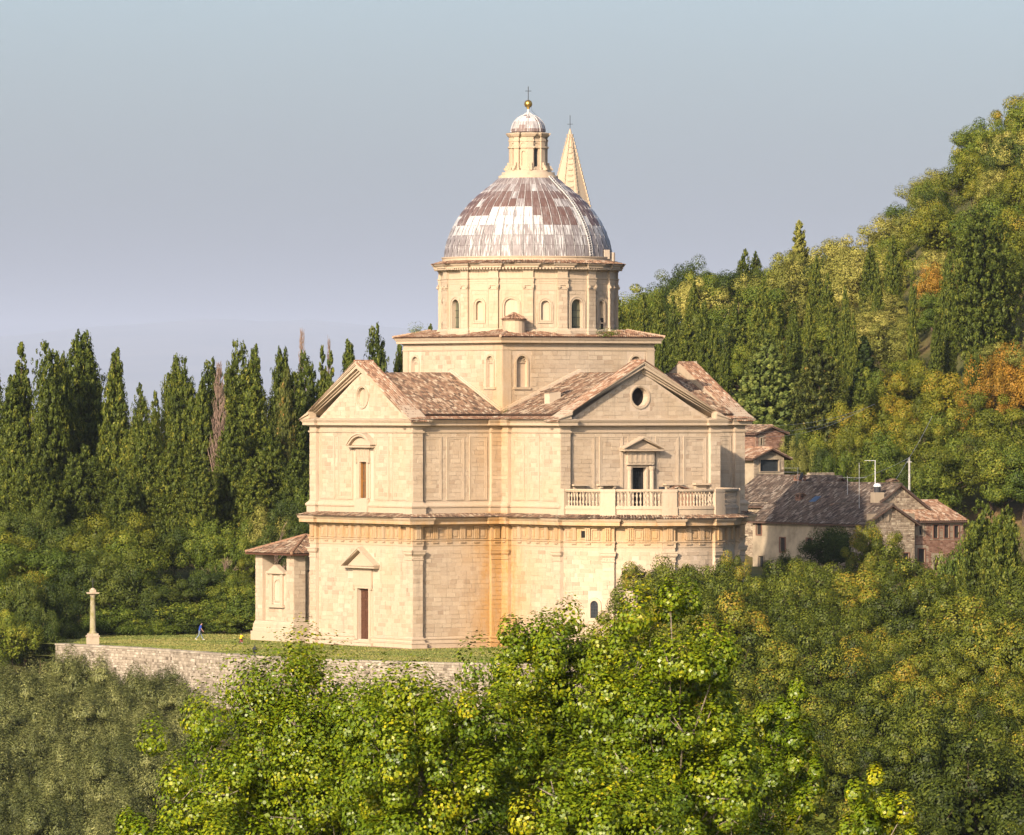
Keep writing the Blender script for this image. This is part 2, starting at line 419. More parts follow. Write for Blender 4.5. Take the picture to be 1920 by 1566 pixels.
def side(p, q):                           # wall stretch with a pilaster at each end (outward is to the right of p->q)
    F = Flat(p, q); w, L = PW, F.len
    return [F.pt(a, 0, o)[:2] for a, o in ((0, 0), (w, 0), (w, -RC), (L - w, -RC), (L - w, 0))]
def plan(apse):
    h, l = HW, LE; P = []
    P += side((l, -h), (l, h)); P += side((l, h), (h, h)); P += side((h, h), (h, l))
    if apse:
        st = R(3.6); ks = [-90, -54, -18, 18, 54, 90]
        P.append((h, l))
        for k in range(5):
            a0, a1 = R(ks[k] + 90) + (0 if k == 0 else st), R(ks[k + 1] + 90) - (0 if k == 4 else st)
            if k > 0: P.append((h * math.cos(R(ks[k] + 90) - st), l + h * math.sin(R(ks[k] + 90) - st)))
            if k > 0: P.append((h * math.cos(a0), l + h * math.sin(a0)))
            for i in range(9):
                t = a0 + (a1 - a0) * i / 8
                P.append(((h - RC) * math.cos(t), l + (h - RC) * math.sin(t)))
        P += side((-h, l), (-h, h))
    else:
        P += side((h, l), (-h, l)); P += side((-h, l), (-h, h))
    P += side((-h, h), (-l, h)); P += side((-l, h), (-l, -h)); P += side((-l, -h), (-h, -h))
    P += side((-h, -h), (-h, -l)); P += side((-h, -l), (h, -l)); P += side((h, -l), (h, -h)); P += side((h, -h), (l, -h))
    return P
PL, PU = plan(True), plan(False)
FA = Flat((LE, -HW), (LE, HW)); FS = Flat((LE, HW), (HW, HW)); FT = Flat((HW, HW), (HW, LE)); FB = Flat((HW, LE), (-HW, LE))
FC = Flat((-HW, HW), (-LE, HW)); FD = Flat((-HW, LE), (-HW, HW))
W2 = 2 * HW; DL = LE - HW
LOW0, LOW1, UP0, UP1 = 0.0, 9.45, 14.05, 20.65

# --- lower storey wall: facade A carries the door opening, so its middle edge is built apart
mb = MB()
door = (HW - 1.02, HW + 1.02, 0.62, 5.55, False, 0.42)
def pidx(P, x, y):
    return min(range(len(P)), key=lambda i: (P[i][0] - x) ** 2 + (P[i][1] - y) ** 2)
iA = pidx(PL, LE - RC, -HW + PW)
mb.ring(PL, [(0, 0.0), (0, LOW1)], skip=(iA,), tint=0.3)
wall(mb, FA, PW, W2 - PW, LOW0, LOW1, [door], o=-RC, tint=0.3)
lower = part('lower_storey', mb, M['joint'], church)
mb = MB()
mb.ring(PL, [(0.42, -0.6), (0.42, 0.0), (0.3, 0.02), (0.3, 0.40), (0.36, 0.43), (0.36, 0.5), (0.16, 0.56), (0.12, 0.78), (0.19, 0.82), (0.19, 0.92), (0.06, 0.98), (0.01, 1.06)], skip=(iA,))
for a, b in ((PW, door[0] - 0.5), (door[1] + 0.5, W2 - PW)):
    pr = [(0.42, -0.6), (0.42, 0.0), (0.3, 0.02), (0.3, 0.40), (0.36, 0.43), (0.36, 0.5), (0.16, 0.56), (0.12, 0.78), (0.19, 0.82), (0.19, 0.92), (0.06, 0.98), (0.01, 1.06)]
    for (o0, z0), (o1, z1) in zip(pr[:-1], pr[1:]):
        mb.face([FA.pt(a, z0, o0 - RC), FA.pt(b, z0, o0 - RC), FA.pt(b, z1, o1 - RC), FA.pt(a, z1, o1 - RC)])
    for e in (a, b): mb.face([FA.pt(e, z, o - RC) for o, z in pr] + [FA.pt(e, 1.06, -RC), FA.pt(e, -0.6, -RC)])
part('plinth_moulding', mb, M['stone'], church)
# door with frame, steps, entablature and pediment
mb = MB()
for i in range(3): fbox(mb, FA, HW - 1.9 - 0.3 * (2 - i), HW + 1.9 + 0.3 * (2 - i), -0.2 + 0.25 * i, 0.05 + 0.25 * i - 0.02 * i, -RC, 0.6 - 0.35 * i)
part('door_steps', mb, M['stone'], church)
dr = MB()
for k in (-1, 1):
    a, b = (HW - 1.02, HW - 0.012) if k < 0 else (HW + 0.012, HW + 1.02)
    fbox(dr, FA, a, b, 0.6, 5.55, -RC - 0.42, -RC - 0.34)
    for j in range(5):
        zb = 0.85 + j * 0.94
        frame(dr, FA, a + 0.2, b - 0.2, zb, zb + 0.66, False, 0.07, -RC - 0.34, -RC - 0.29)
        fbox(dr, FA, a + 0.3, b - 0.3, zb + 0.1, zb + 0.56, -RC - 0.34, -RC - 0.31)
part('door', dr, M['wood_door'], church, label='tall brown panelled double door in the left gabled front')
def portal(F, c, zb, hw, zt, o, jw, kind, span, cap_z, rise, proj, mat=M['stone'], trig=False, cols=False):
    """Frame, frieze and pediment round an opening centred at c."""
    mb = MB()
    for s in (-1, 1):
        a, b = sorted((c + s * hw, c + s * (hw + jw)))
        fbox(mb, F, a, b, zb, zt, o, o + 0.14)
        if cols:
            a, b = sorted((c + s * (hw + jw + 0.02), c + s * (hw + jw + 0.55)))
            cc = (a + b) / 2
            n = 10
            for z0, z1, r0, r1 in ((zb, zb + 0.25, 0.30, 0.26), (zb + 0.25, zt - 0.25, 0.24, 0.20), (zt - 0.25, zt + 0.12, 0.24, 0.34)):
                p0 = Vector(F.pt(cc, z0, o + 0.3)); p1 = Vector(F.pt(cc, z1, o + 0.3)); mb.tube(p0, p1, r0, r1, n)
        else:
            a, b = sorted((c + s * (hw + jw + 0.003), c + s * (hw + jw + 0.32)))
            fbox(mb, F, a, b, zb, zt, o, o + 0.07)
            a, b = sorted((c + s * (hw + jw + 0.01), c + s * (hw + jw + 0.26)))
            fbox(mb, F, a, b, zt - 0.1, zt + 0.42, o + 0.071, o + 0.28)
    fbox(mb, F, c - hw - jw, c + hw + jw, zt + 0.001, zt + 0.26, o, o + 0.16)
    fz0, fz1 = zt + 0.26, cap_z
    fw = hw + jw + (0.5 if cols else 0.22)
    fbox(mb, F, c - fw, c + fw, fz0 + 0.002, fz1, o, o + (0.42 if cols else 0.2))
    po = 0.42 if cols else 0.2
    if trig:
        n = 5
        for i in range(n):
            x = c - fw + (i + 0.5) * 2 * fw / n
            for k in (-1, 0, 1): fbox(mb, F, x + k * 0.08 - 0.025, x + k * 0.08 + 0.025, fz0 + 0.3, fz1 - 0.05, o + po, o + po + 0.05)
            fbox(mb, F, x - 0.12, x + 0.12, fz0 + 0.2, fz0 + 0.28, o + po, o + po + 0.06)
        fbox(mb, F, c - fw - 0.02, c + fw + 0.02, fz0 + 0.26, fz0 + 0.32, o + po, o + po + 0.045)
    class G:                                        # same face shifted out to plane o
        @staticmethod
        def pt(a, z, q=0.0): return F.pt(a, z, o + q)
    moulded(mb, G, c - span + proj, c + span - proj, [(po + 0.03, cap_z), (po + 0.12, cap_z + 0.08), (proj - 0.06, cap_z + 0.10), (proj - 0.06, cap_z + 0.24), (proj, cap_z + 0.30)])
    z0 = cap_z + 0.302
    if kind == 'tri':
        sl = rise / span
        fb = [(c - span + 0.3, z0), (c + span - 0.3, z0), (c, z0 + rise - 0.25)]
        mb.face([F.pt(a, z, o + po) for a, z in fb])
        for s in (-1, 1):
            for t0, t1, pr in ((0.0, 0.16, proj), (0.16, 0.30, proj - 0.10)):
                ln = [(c + s * span, z0 + 0.10 - t0), (c, z0 + 0.10 + rise - t0), (c, z0 + 0.10 + rise - t1), (c + s * span * 0.985, z0 + 0.10 - min(t1, 0.10 + 0.001))]
                V = [F.pt(a, z, o) for a, z in ln] + [F.pt(a, z, o + pr) for a, z in ln]
                mb.idx(V, [(0, 1, 5, 4), (1, 2, 6, 5), (2, 3, 7, 6), (3, 0, 4, 7), (4, 5, 6, 7)])
    else:
        n = 14; rr = (span * span + rise * rise) / (2 * rise); zc = z0 + rise - rr; am = math.asin(span / rr)
        for k in range(n):
            a0, a1 = -am + 2 * am * k / n, -am + 2 * am * (k + 1) / n
            for r0, r1, pr in ((rr + 0.12, rr - 0.06, proj), (rr - 0.06, rr - 0.24, proj - 0.12)):
                ln = [(c + r0 * math.sin(a0), zc + r0 * math.cos(a0)), (c + r0 * math.sin(a1), zc + r0 * math.cos(a1)), (c + r1 * math.sin(a1), zc + r1 * math.cos(a1)), (c + r1 * math.sin(a0), zc + r1 * math.cos(a0))]
                ln = [(a, max(z, z0 - 0.02)) for a, z in ln]
                V = [F.pt(a, z, o) for a, z in ln] + [F.pt(a, z, o + pr) for a, z in ln]
                mb.idx(V, [(0, 1, 5, 4), (2, 3, 7, 6), (4, 5, 6, 7), (3, 0, 4, 7), (1, 2, 6, 5)])
        A = [(c + (rr - 0.2) * math.sin(-am + 2 * am * k / n), max(z0, zc + (rr - 0.2) * math.cos(-am + 2 * am * k / n))) for k in range(n + 1)]
        mb.face([F.pt(a, z, o + po) for a, z in reversed(A)])
    return mb
part('door_surround', portal(FA, HW, 0.62, 1.02, 5.55, -RC, 0.42, 'tri', 2.95, 7.45, 1.75, 0.78), M['stone'], church, label='carved door frame with a triangular pediment')
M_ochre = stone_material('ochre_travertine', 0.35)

# --- pilasters of the lower storey (shaft faces are part of the wall; capital and base are pieces of their own)
def pil_list(sides):
    for F in sides:
        yield F, 0.0, PW
        yield F, F.len - PW, F.len
pil = list(pil_list([FA, FS, FT, FC]))
APC = (0, LE)
AP = Arc(APC, HW, 0.0, math.pi)
for k in (-54, -18, 18, 54):
    a = HW * R(k + 90); pil.append((AP, a - PW / 2, a + PW / 2))
for F, a, b in pil:
    mb = MB()
    moulded(mb, F, a, b, [(0.02, 8.42), (0.07, 8.46), (0.07, 8.54), (0.025, 8.56), (0.025, 8.84)])
    moulded(mb, F, a, b, [(0.03, 8.842), (0.15, 9.02), (0.17, 9.06), (0.17, 9.24), (0.22, 9.30), (0.22, 9.445)])
    for k in range(4):
        x = a + (b - a) * (k + 0.5) / 4; p0 = Vector(F.pt(x, 8.70, 0.0)); p1 = Vector(F.pt(x, 8.70, 0.06)); mb.tube(p0, p1, 0.085, 0.06, 6)
    part('capital', mb, M['stone'], church)

# --- lower entablature
mb = MB()
mb.ring(PL, [(0.0, LOW1), (0.0, 9.80), (0.05, 9.81), (0.05, 10.24), (0.10, 10.30), (0.14, 10.31), (0.14, 10.42), (0.01, 10.425), (0.01, 11.60), (0.10, 11.64), (0.16, 11.80), (0.30, 11.86), (0.76, 11.90), (0.76, 12.24), (0.83, 12.27), (0.92, 12.46), (0.92, 12.50), (-0.2, 12.72), (-0.9, 12.80)])
ent = part('entablature', mb, M['stone'], church)
tm = MB()
for k in (-1, 0, 1): tm.box(k * 0.2 - 0.075, k * 0.2 + 0.075, -0.17, 0, 0.06, 1.16)
tm.box(-0.3, 0.3, -0.19, 0, 1.165, 1.26); tm.box(-0.3, 0.3, -0.17, 0, -0.28, -0.20)
for k in range(5): tm.box(-0.27 + k * 0.12, -0.21 + k * 0.12, -0.16, 0, -0.36, -0.285)
tri_me = mesh_of('triglyph', tm, M['stone'])
tm = MB()
class Z0:
    @staticmethod
    def pt(a, z, o=0): return (a, -o, z)
frame(tm, Z0, -0.36, 0.36, 0.14, 1.04, False, 0.07, 0, 0.09); fbox(tm, Z0, -0.21, 0.21, 0.30, 0.88, 0, 0.08)
met_me = mesh_of('metope', tm, M['stone'])
def put(me, name, parent, F, s, z, o):
    p = Vector(F.pt(s, z, o)); q = Vector(F.pt(s + 0.05, z, o)); d = q - p
    ob = link(name, me, parent); ob.location = p; ob.rotation_euler = (0, 0, math.atan2(d.y, d.x)); return ob
fz_win = []
def frieze(F, a0, a1, o):
    L = a1 - a0; n = max(1, int(round(L / 1.54))); st = L / n
    for i in range(n + 1):
        if 0.2 < i < n: put(tri_me, 'triglyph', ent, F, a0 + i * st, 10.425, o)
    for i in range(n):
        x = a0 + (i + 0.5) * st
        if any(abs(x - w) < st / 2 for G, w in fz_win if G is F): continue
        put(met_me, 'metope', ent, F, x, 10.425, o)
APW = Arc(APC, HW - RC, 0.0, math.pi)
for k in (-72, -36, 0, 36): fz_win.append((APW, (HW - RC) * R(k + 90) - (0.78 if k != -72 else 0.0)))
frieze(FA, PW, W2 - PW, 0.012 - RC); frieze(FS, PW, DL - PW, 0.012 - RC); frieze(FT, PW, DL - PW, 0.012 - RC); frieze(FC, PW, DL - PW, 0.012 - RC)
for k in range(5):
    a0 = (HW - RC) * (R(36 * k) + (R(3.6) if k else 0)); a1 = (HW - RC) * (R(36 * k + 36) - (R(3.6) if k < 4 else 0))
    frieze(APW, a0, a1, 0.012)
for F, a, b in pil:                                        # a triglyph over each pilaster
    put(tri_me, 'triglyph', ent, F, (a + b) / 2, 10.425, 0.012)
mbw, mbv = MB(), MB()
for F, x in fz_win:
    frame(mbw, F, x - 0.26, x + 0.26, 10.72, 11.38, False, 0.14, 0.0, 0.09); fbox(mbv, F, x - 0.26, x + 0.26, 10.72, 11.38, 0.0, 0.025)
    w_ = MB(); frame(w_, F, x - 0.26, x + 0.26, 10.72, 11.38, False, 0.14, 0.0, 0.09); fr = part('frieze_window', w_, M['stone'], church)
    v_ = MB(); fbox(v_, F, x - 0.26, x + 0.26, 10.72, 11.38, 0.0, 0.02); part('pane', v_, M['void'], fr)
# small round-headed window low in the apse
a_w = (HW - RC) * R(-56.44 - 33.56 + 90 + 12.5)
a_w = (HW - RC) * R(90 - 64)
w_ = MB(); frame(w_, APW, a_w - 0.42, a_w + 0.42, 3.1, 4.75, True, 0.32, 0.0, 0.12); fr = part('apse_window', w_, M['stone'], church)
v_ = MB(); back(v_, APW, (a_w - 0.42, a_w + 0.42, 3.1, 4.75, True, 0.0), 0.02); part('pane', v_, M['glass_dark'], fr)
v_ = MB()
for k in range(1, 3): fbox(v_, APW, a_w - 0.42 + k * 0.28 - 0.02, a_w - 0.42 + k * 0.28 + 0.02, 3.1, 4.6, 0.02, 0.05)
for k in range(1, 5): fbox(v_, APW, a_w - 0.40, a_w + 0.40, 3.1 + k * 0.3 - 0.015, 3.1 + k * 0.3 + 0.015, 0.02, 0.045)
part('grille', v_, M['iron'], fr)

# --- tile skirt on the lower cornice
def skirt(poly_out, poly_in, z0, z1, idxs, seed, mat, name='tile_skirt', w=0.25, ln=0.42):
    mb = MB()
    for i in idxs:
        k = (i + 1) % len(poly_out)
        if math.dist(poly_out[i], poly_out[k]) < 0.12: continue
        roof_tiles(mb, [(*poly_out[i], z0), (*poly_out[k], z0), (*poly_in[k], z1), (*poly_in[i], z1)], w, ln, r_seed=seed + i)
    return part(name, mb, mat, church, kind='stuff')
def square_plan(apse, o):                                 # plan without the pilaster jogs
    h, l = HW + o, LE + o; P = [(l, -h), (l, h), (h, h)]
    if apse:
        for i in range(31): P.append((h * math.cos(R(6 * i)), LE + h * math.sin(R(6 * i))))
        P[3] = (h, LE)
    else: P += [(h, l), (-h, l)]
    P += [(-h, h), (-l, h), (-l, -h), (-h, -h), (-h, -l), (h, -l), (h, -h)]
    return P
so, si = square_plan(True, 0.98), square_plan(True, -0.02)
skirt(so, si, 12.52, 12.86, list(range(len(so) - 6)), 100, M['tile'])

# --- upper storey
win_u = (HW - 0.62, HW + 0.62, 14.32, 17.85, False, 0.26)
door_b = (HW - 0.80, HW + 0.80, 13.2, 17.55, False, 0.42)
iA2, iB2 = pidx(PU, LE - RC, -HW + PW), pidx(PU, HW - PW, LE - RC)
mb = MB()
mb.ring(PU, [(0, 13.0), (0, UP1)], skip=(iA2, iB2), tint=0.3)
wall(mb, FA, PW, W2 - PW, 13.0, UP1, [win_u], o=-RC, tint=0.3)
wall(mb, FB, PW, W2 - PW, 12.8, UP1, [door_b], o=-RC, tint=0.3)
upper = part('upper_storey', mb, M['joint'], church)
mb = MB()
dado = [(0.22, 12.6), (0.22, 13.46), (0.30, 13.50), (0.33, 13.60), (0.33, 13.68), (0.12, 13.92), (0.05, 13.98), (0.05, 14.06), (0.01, 14.08)]
mb.ring(PU, dado, skip=(iB2, iA2))
for a, b in ((PW, win_u[0] - 0.3), (win_u[1] + 0.3, W2 - PW)):
    for (o0, z0), (o1, z1) in zip(dado[:-1], dado[1:]):
        mb.face([FA.pt(a, z0, o0 - RC), FA.pt(b, z0, o0 - RC), FA.pt(b, z1, o1 - RC), FA.pt(a, z1, o1 - RC)])
a, b = win_u[0] - 0.3, win_u[1] + 0.3
fbox(mb, FA, a - 0.25, b + 0.25, 12.6, 14.30, -RC, -RC + 0.34)
part('dado_moulding', mb, M['stone'], church)
mb = MB()
mb.ring(PU, [(0.0, UP1), (0.09, 20.68), (0.12, 20.76), (0.12, 20.84), (0.01, 20.87), (0.01, 21.26), (0.10, 21.30), (0.16, 21.38), (0.52, 21.40), (0.52, 21.68), (0.57, 21.70), (0.68, 21.90), (0.68, 21.93), (-0.15, 22.18), (-1.0, 22.2)])
part('upper_cornice', mb, M['stone'], church)
# upper window on front A
s_ = part('window_surround', portal(FA, HW, 14.32, 0.62, 17.85, -RC, 0.36, 'seg', 2.2, 19.15, 1.12, 0.7, trig=True), M['stone'], church, label='window frame with a curved pediment')
mb = MB(); back(mb, FA, win_u, -RC); wnd = part('window', mb, M['mesh_grille'], church)
mb = MB(); fbox(mb, FA, win_u[0] + 0.02, win_u[0] + 0.10, 14.34, 17.83, -RC - 0.25, -RC - 0.03); fbox(mb, FA, HW - 0.16, HW - 0.08, 14.34, 17.83, -RC - 0.255, -RC - 0.2)
fbox(mb, FA, win_u[0] + 0.11, win_u[1] - 0.02, 15.95, 16.03, -RC - 0.255, -RC - 0.2)
part('window_frame', mb, M['amber'], wnd)
# upper door on front B
part('terrace_door_surround', portal(FB, HW, 13.0, 0.80, 17.35, -RC, 0.22, 'tri', 2.35, 18.85, 1.1, 0.95, trig=True, cols=True), M['stone'], church, label='columned door frame with a triangular pediment on the terrace')
mb = MB(); back(mb, FB, door_b, -RC); dd = part('terrace_door', mb, M['void'], church)
mb = MB()
for k in range(1, 8):
    x = door_b[0] + k * 0.2; fbox(mb, FB, x - 0.018, x + 0.018, 13.2, 17.0, -RC - 0.40, -RC - 0.36)
for k in range(1, 13): fbox(mb, FB, door_b[0] + 0.02, door_b[1] - 0.02, 13.2 + k * 0.3, 13.23 + k * 0.3, -RC - 0.41, -RC - 0.37)
part('iron_grille', mb, M['iron'], dd)
# panel mouldings: each a frame of its own
def panel(F, s0, s1, z0, z1, o=-RC):
    mb = MB(); frame(mb, F, s0 + 0.1, s1 - 0.1, z0 + 0.1, z1 - 0.1, False, 0.10, o, o + 0.10); frame(mb, F, s0 + 0.28, s1 - 0.28, z0 + 0.28, z1 - 0.28, False, 0.17, o, o + 0.06)
    part('panel_moulding', mb, M['stone'], church)
def panels(F, a0, a1, n, z0=14.2, z1=20.35, skip=()):
    st = (a1 - a0) / n
    for i in range(n):
        if i in skip: continue
        panel(F, a0 + i * st + 0.28, a0 + (i + 1) * st - 0.28, z0, z1)
panels(FA, PW, W2 - PW, 5, skip=(2,)); panels(FS, PW, DL - PW, 3); panels(FT, PW, DL - PW, 3); panels(FC, PW, DL - PW, 3)
panels(FB, PW, W2 - PW, 5, skip=(2,)); panel(FB, HW - 1.36, HW + 1.36, 19.2, 20.35)
# corbelled stone hoods and little openings along the terrace wall
for x, w_ in ((2.25, 1.7), (5.5, 2.2), (W2 - 5.5, 2.2), (W2 - 2.25, 1.7)):
    mb = MB(); fbox(mb, FB, x - w_ / 2, x + w_ / 2, 15.62, 15.80, -RC, -RC + 0.62)
    if w_ > 2:
        for s in (-1, 1):
            for j in range(3): fbox(mb, FB, x + s * (w_ / 2 - 0.35) - 0.13, x + s * (w_ / 2 - 0.35) + 0.13, 15.00 + 0.2 * j, 15.2 + 0.2 * j - 0.001 * j, -RC, -RC + 0.2 + 0.15 * j)
    else: fbox(mb, FB, x - w_ / 2 + 0.22, x + w_ / 2 - 0.22, 13.6, 15.618, -RC, -RC + 0.28)
    hood = part('stone_hood', mb, M['stone'], church)
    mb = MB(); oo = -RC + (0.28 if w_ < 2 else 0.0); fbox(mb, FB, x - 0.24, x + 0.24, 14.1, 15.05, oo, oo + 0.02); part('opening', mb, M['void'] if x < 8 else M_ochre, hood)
mb = MB(); cc = W2 - 5.5
for j in range(7):
    p0 = FB.pt(cc - 1.7, 14.2, 0.9)
for s in (-1, 1): roof_tiles(mb, [FB.pt(cc + s * 1.7, 15.0, 0.35), FB.pt(cc + s * 1.7, 15.0, 1.2), FB.pt(cc, 15.5, 1.2), FB.pt(cc, 15.5, 0.35)], 0.24, 0.36, r_seed=55 + s)
fbox(mb, FB, cc - 1.5, cc + 1.5, 13.0, 14.95, 0.34, 1.15, 0.6)
part('terrace_hut', mb, M['tile_verge'], church)
mb = MB(); fbox(mb, FB, HW + 1.25, HW + 1.75, 15.15, 15.5, 1.2, 1.5); part('floodlight', mb, M['iron'], church)

# --- gables: raised raking cornice with its own tiles over each arm end, lower main roof behind it
def arm(k):
    c, s_ = [(1, 0), (0, 1), (-1, 0), (0, -1)][k]
    return lambda a, b, z: (c * a - s_ * b, s_ * a + c * b, z)
GA, GS = 27.55, 0.575                     # gable apex height and slope
RZ, RE = 26.45, 22.42                     # main roof ridge and eave heights
oculi = {}
for k in range(4):
    tr = arm(k); vis = k in (0, 1, 2)
    # tympanum with a round opening
    mb = MB(); cz, cr, n = 24.15, 0.92, 20
    hwid = (GA - 0.9 - 21.9) / GS
    circ = [(cr * math.cos(2 * math.pi * i / n), cz + cr * math.sin(2 * math.pi * i / n)) for i in range(n)]
    def tri_hit(dx, dz):
        best = 1e9
        for (nx, nz, d) in ((0, -1, -21.9), (GS, 1, GA - 0.9), (-GS, 1, GA - 0.9)):
            den = nx * dx + nz * dz
            if den > 1e-9: best = min(best, (d - nz * cz) / den)
        return (best * dx, cz + best * dz)
    angs = sorted({2 * math.pi * i / n for i in range(n)} | {a % (2 * math.pi) for a in (math.atan2(21.9 - cz, hwid), math.atan2(21.9 - cz, -hwid), math.pi / 2)})
    ty = LE - 0.22
    for i in range(len(angs)):
        a0, a1 = angs[i], angs[(i + 1) % len(angs)]
        q0, q1 = tri_hit(math.cos(a0), math.sin(a0)), tri_hit(math.cos(a1), math.sin(a1))
        p0, p1 = (cr * math.cos(a0), cz + cr * math.sin(a0)), (cr * math.cos(a1), cz + cr * math.sin(a1))
        mb.face([tr(ty, *p0), tr(ty, *q0), tr(ty, *q1), tr(ty, *p1)])
        mb.face([tr(ty, *p0), tr(ty, *p1), tr(ty - 0.75, *p1), tr(ty - 0.75, *p0)])
    tym = part('tympanum', mb, M['joint'], church)
    mb = MB()
    for r0, r1, o1 in ((0.92, 1.02, 0.05), (1.02, 1.16, 0.11)):
        for i in range(n):
            a0, a1 = 2 * math.pi * i / n, 2 * math.pi * (i + 1) / n
            P = [(r * math.cos(a), cz + r * math.sin(a)) for r, a in ((r0, a0), (r1, a0), (r1, a1), (r0, a1))]
            V = [tr(ty - 0.01, *p) for p in P] + [tr(ty + o1, *p) for p in P]
            mb.idx(V, [(4, 5, 6, 7), (1, 2, 6, 5), (3, 0, 4, 7)])
    oc = part('oculus', mb, M['stone'], church)
    mb = MB(); mb.face([tr(ty - (0.74 if k else 0.3), *p) for p in circ]); part('pane', mb, M['void'] if k else M['grey_stone'], oc)
    # raking cornice, in steps
    mb = MB()
    for s in (-1, 1):
        def rake(t0, t1, u0, u1, ext=10.1):
            e = [(s * ext, GA - GS * ext - t0), (0, GA - t0), (0, GA - t1), (s * ext, GA - GS * ext - t1)]
            e = [(b, max(z, 21.935)) for b, z in e]
            V = [tr(u0, *p) for p in e] + [tr(u1, *p) for p in e]
            mb.idx(V, [(0, 1, 5, 4), (1, 2, 6, 5), (2, 3, 7, 6), (3, 0, 4, 7), (4, 5, 6, 7), (3, 2, 1, 0)])
        rake(0.0, 0.16, LE - 1.4, LE + 0.68); rake(0.162, 0.30, LE - 1.4, LE + 0.60); rake(0.302, 0.62, LE - 1.4, LE + 0.50); rake(0.622, 0.80, LE - 1.4, LE + 0.18, 9.9); rake(0.802, 1.02, LE - 1.4, LE - 0.02, 9.6)
        e = [(s * 9.3, 22.0), (0, 22.0), (0, GA - 0.9), (s * 9.3, max(22.02, GA - 0.9 - GS * 9.3))]
        V = [tr(LE - 1.4, *p) for p in e]; mb.idx(V, [(0, 1, 2, 3)])
        # break forward over the corner pilaster
        for t0, t1, u1 in ((-0.05, 0.25, 0.76), (0.252, 0.66, 0.60)):
            b0, b1 = 10.25, 8.45
            e = [(s * b0, max(21.94, GA - GS * b0 - t0)), (s * b1, GA - GS * b1 - t0), (s * b1, GA - GS * b1 - t1), (s * b0, max(21.936, GA - GS * b0 - t1))]
            V = [tr(LE - 0.2, *p) for p in e] + [tr(LE + u1, *p) for p in e]
            mb.idx(V, [(0, 1, 5, 4), (1, 2, 6, 5), (2, 3, 7, 6), (3, 0, 4, 7), (4, 5, 6, 7), (3, 2, 1, 0)])
    part('raking_cornice', mb, M['stone'], church)
    mb = MB()
    for s in (-1, 1):
        e0, e1 = 10.2, 0.0
        za, zb = GA - GS * e0 + 0.012, GA + 0.012
        roof_tiles(mb, [tr(LE - 1.45, s * e0, za), tr(LE + 0.72, s * e0, za), tr(LE + 0.72, 0, zb), tr(LE - 1.45, 0, zb)], 0.27, 0.44, r_seed=10 * k + s + 3)
    for i in range(6): mb.tube(tr(LE - 1.45 + i * 0.36, 0, GA + 0.08), tr(LE - 1.07 + i * 0.36, 0, GA + 0.10), 0.13, 0.11, 6, rng.random())
    part('gable_tiles', mb, M['tile_verge'], church, kind='stuff')
    # main roof
    for s in (-1, 1):
        mb = MB(); ev = HW + 0.05
        mb.face([tr(TB - 1.2, s * ev, RE), tr(LE - 1.4, s * ev, RE), tr(LE - 1.4, 0, RZ), tr(TB - 1.2, 0, RZ)], 0.3)
        mb.face([tr(TB - 1.2, s * ev, RE), tr(LE - 1.4, s * ev, RE), tr(LE - 1.4, s * (ev - 0.3), RE - 0.25), tr(TB - 1.2, s * (ev - 0.3), RE - 0.25)], 0.3)
        rf = part('roof', mb, M['tile_under'], church)
        if (k, s) in ((0, 1), (1, -1), (1, 1), (2, -1), (0, -1), (2, 1)):
            mb = MB(); ci = HW + 0.05 if True else 0
            roof_tiles(mb, [tr(TB + 0.02, s * ev, RE + 0.01), tr(LE - 1.42, s * ev, RE + 0.01), tr(LE - 1.42, 0, RZ + 0.01), tr(TB + 0.02, 0, RZ + 0.01)], 0.25, 0.42, r_seed=40 + 3 * k + s)
            part('roof_tiles', mb, M['tile'], rf, kind='stuff')
    mb = MB()
    for s in (-1, 1):
        for t0, t1, o0, o1 in ((0.12, 0.30, 0.0, 0.32), (0.31, 0.44, 0.0, 0.2)):
            e = [(s * TB, RE + (RZ - RE) * (1 - TB / (HW + 0.05)) + t0), (0, RZ + t0), (0, RZ + t1), (s * TB, RE + (RZ - RE) * (1 - TB / (HW + 0.05)) + t1)]
            V = [tr(TB + o0, *p) for p in e] + [tr(TB + o1, *p) for p in e]
            mb.idx(V, [(0, 1, 5, 4), (1, 2, 6, 5), (2, 3, 7, 6), (3, 0, 4, 7), (4, 5, 6, 7)])
    part('roof_flashing', mb, M['joint'], church)
so, si = square_plan(False, 0.74), square_plan(False, -0.12)
skirt(so, si, 21.95, 22.22, [1, 2, 4, 5], 300, M['tile_verge'], ln=0.40)
mb = MB(); tr = arm(1)          # little dormer on the roof of the right-hand arm
mb.box(0, 0, 0, 0, 0, 0)
dz = RE + (RZ - RE) * (1 - 6.0 / HW)
mb.box(13.6, 14.5, -7.2, -5.9, dz - 0.5, dz + 0.75, tr); part('dormer', mb, M['joint'], church)
mb = MB(); roof_tiles(mb, [tr(13.4, -7.6, dz + 0.7), tr(14.7, -7.6, dz + 0.7), tr(14.7, -4.9, dz + 1.25), tr(13.4, -4.9, dz + 1.25)], 0.26, 0.42, r_seed=77); part('dormer_tiles', mb, M['tile'], church, kind='stuff')

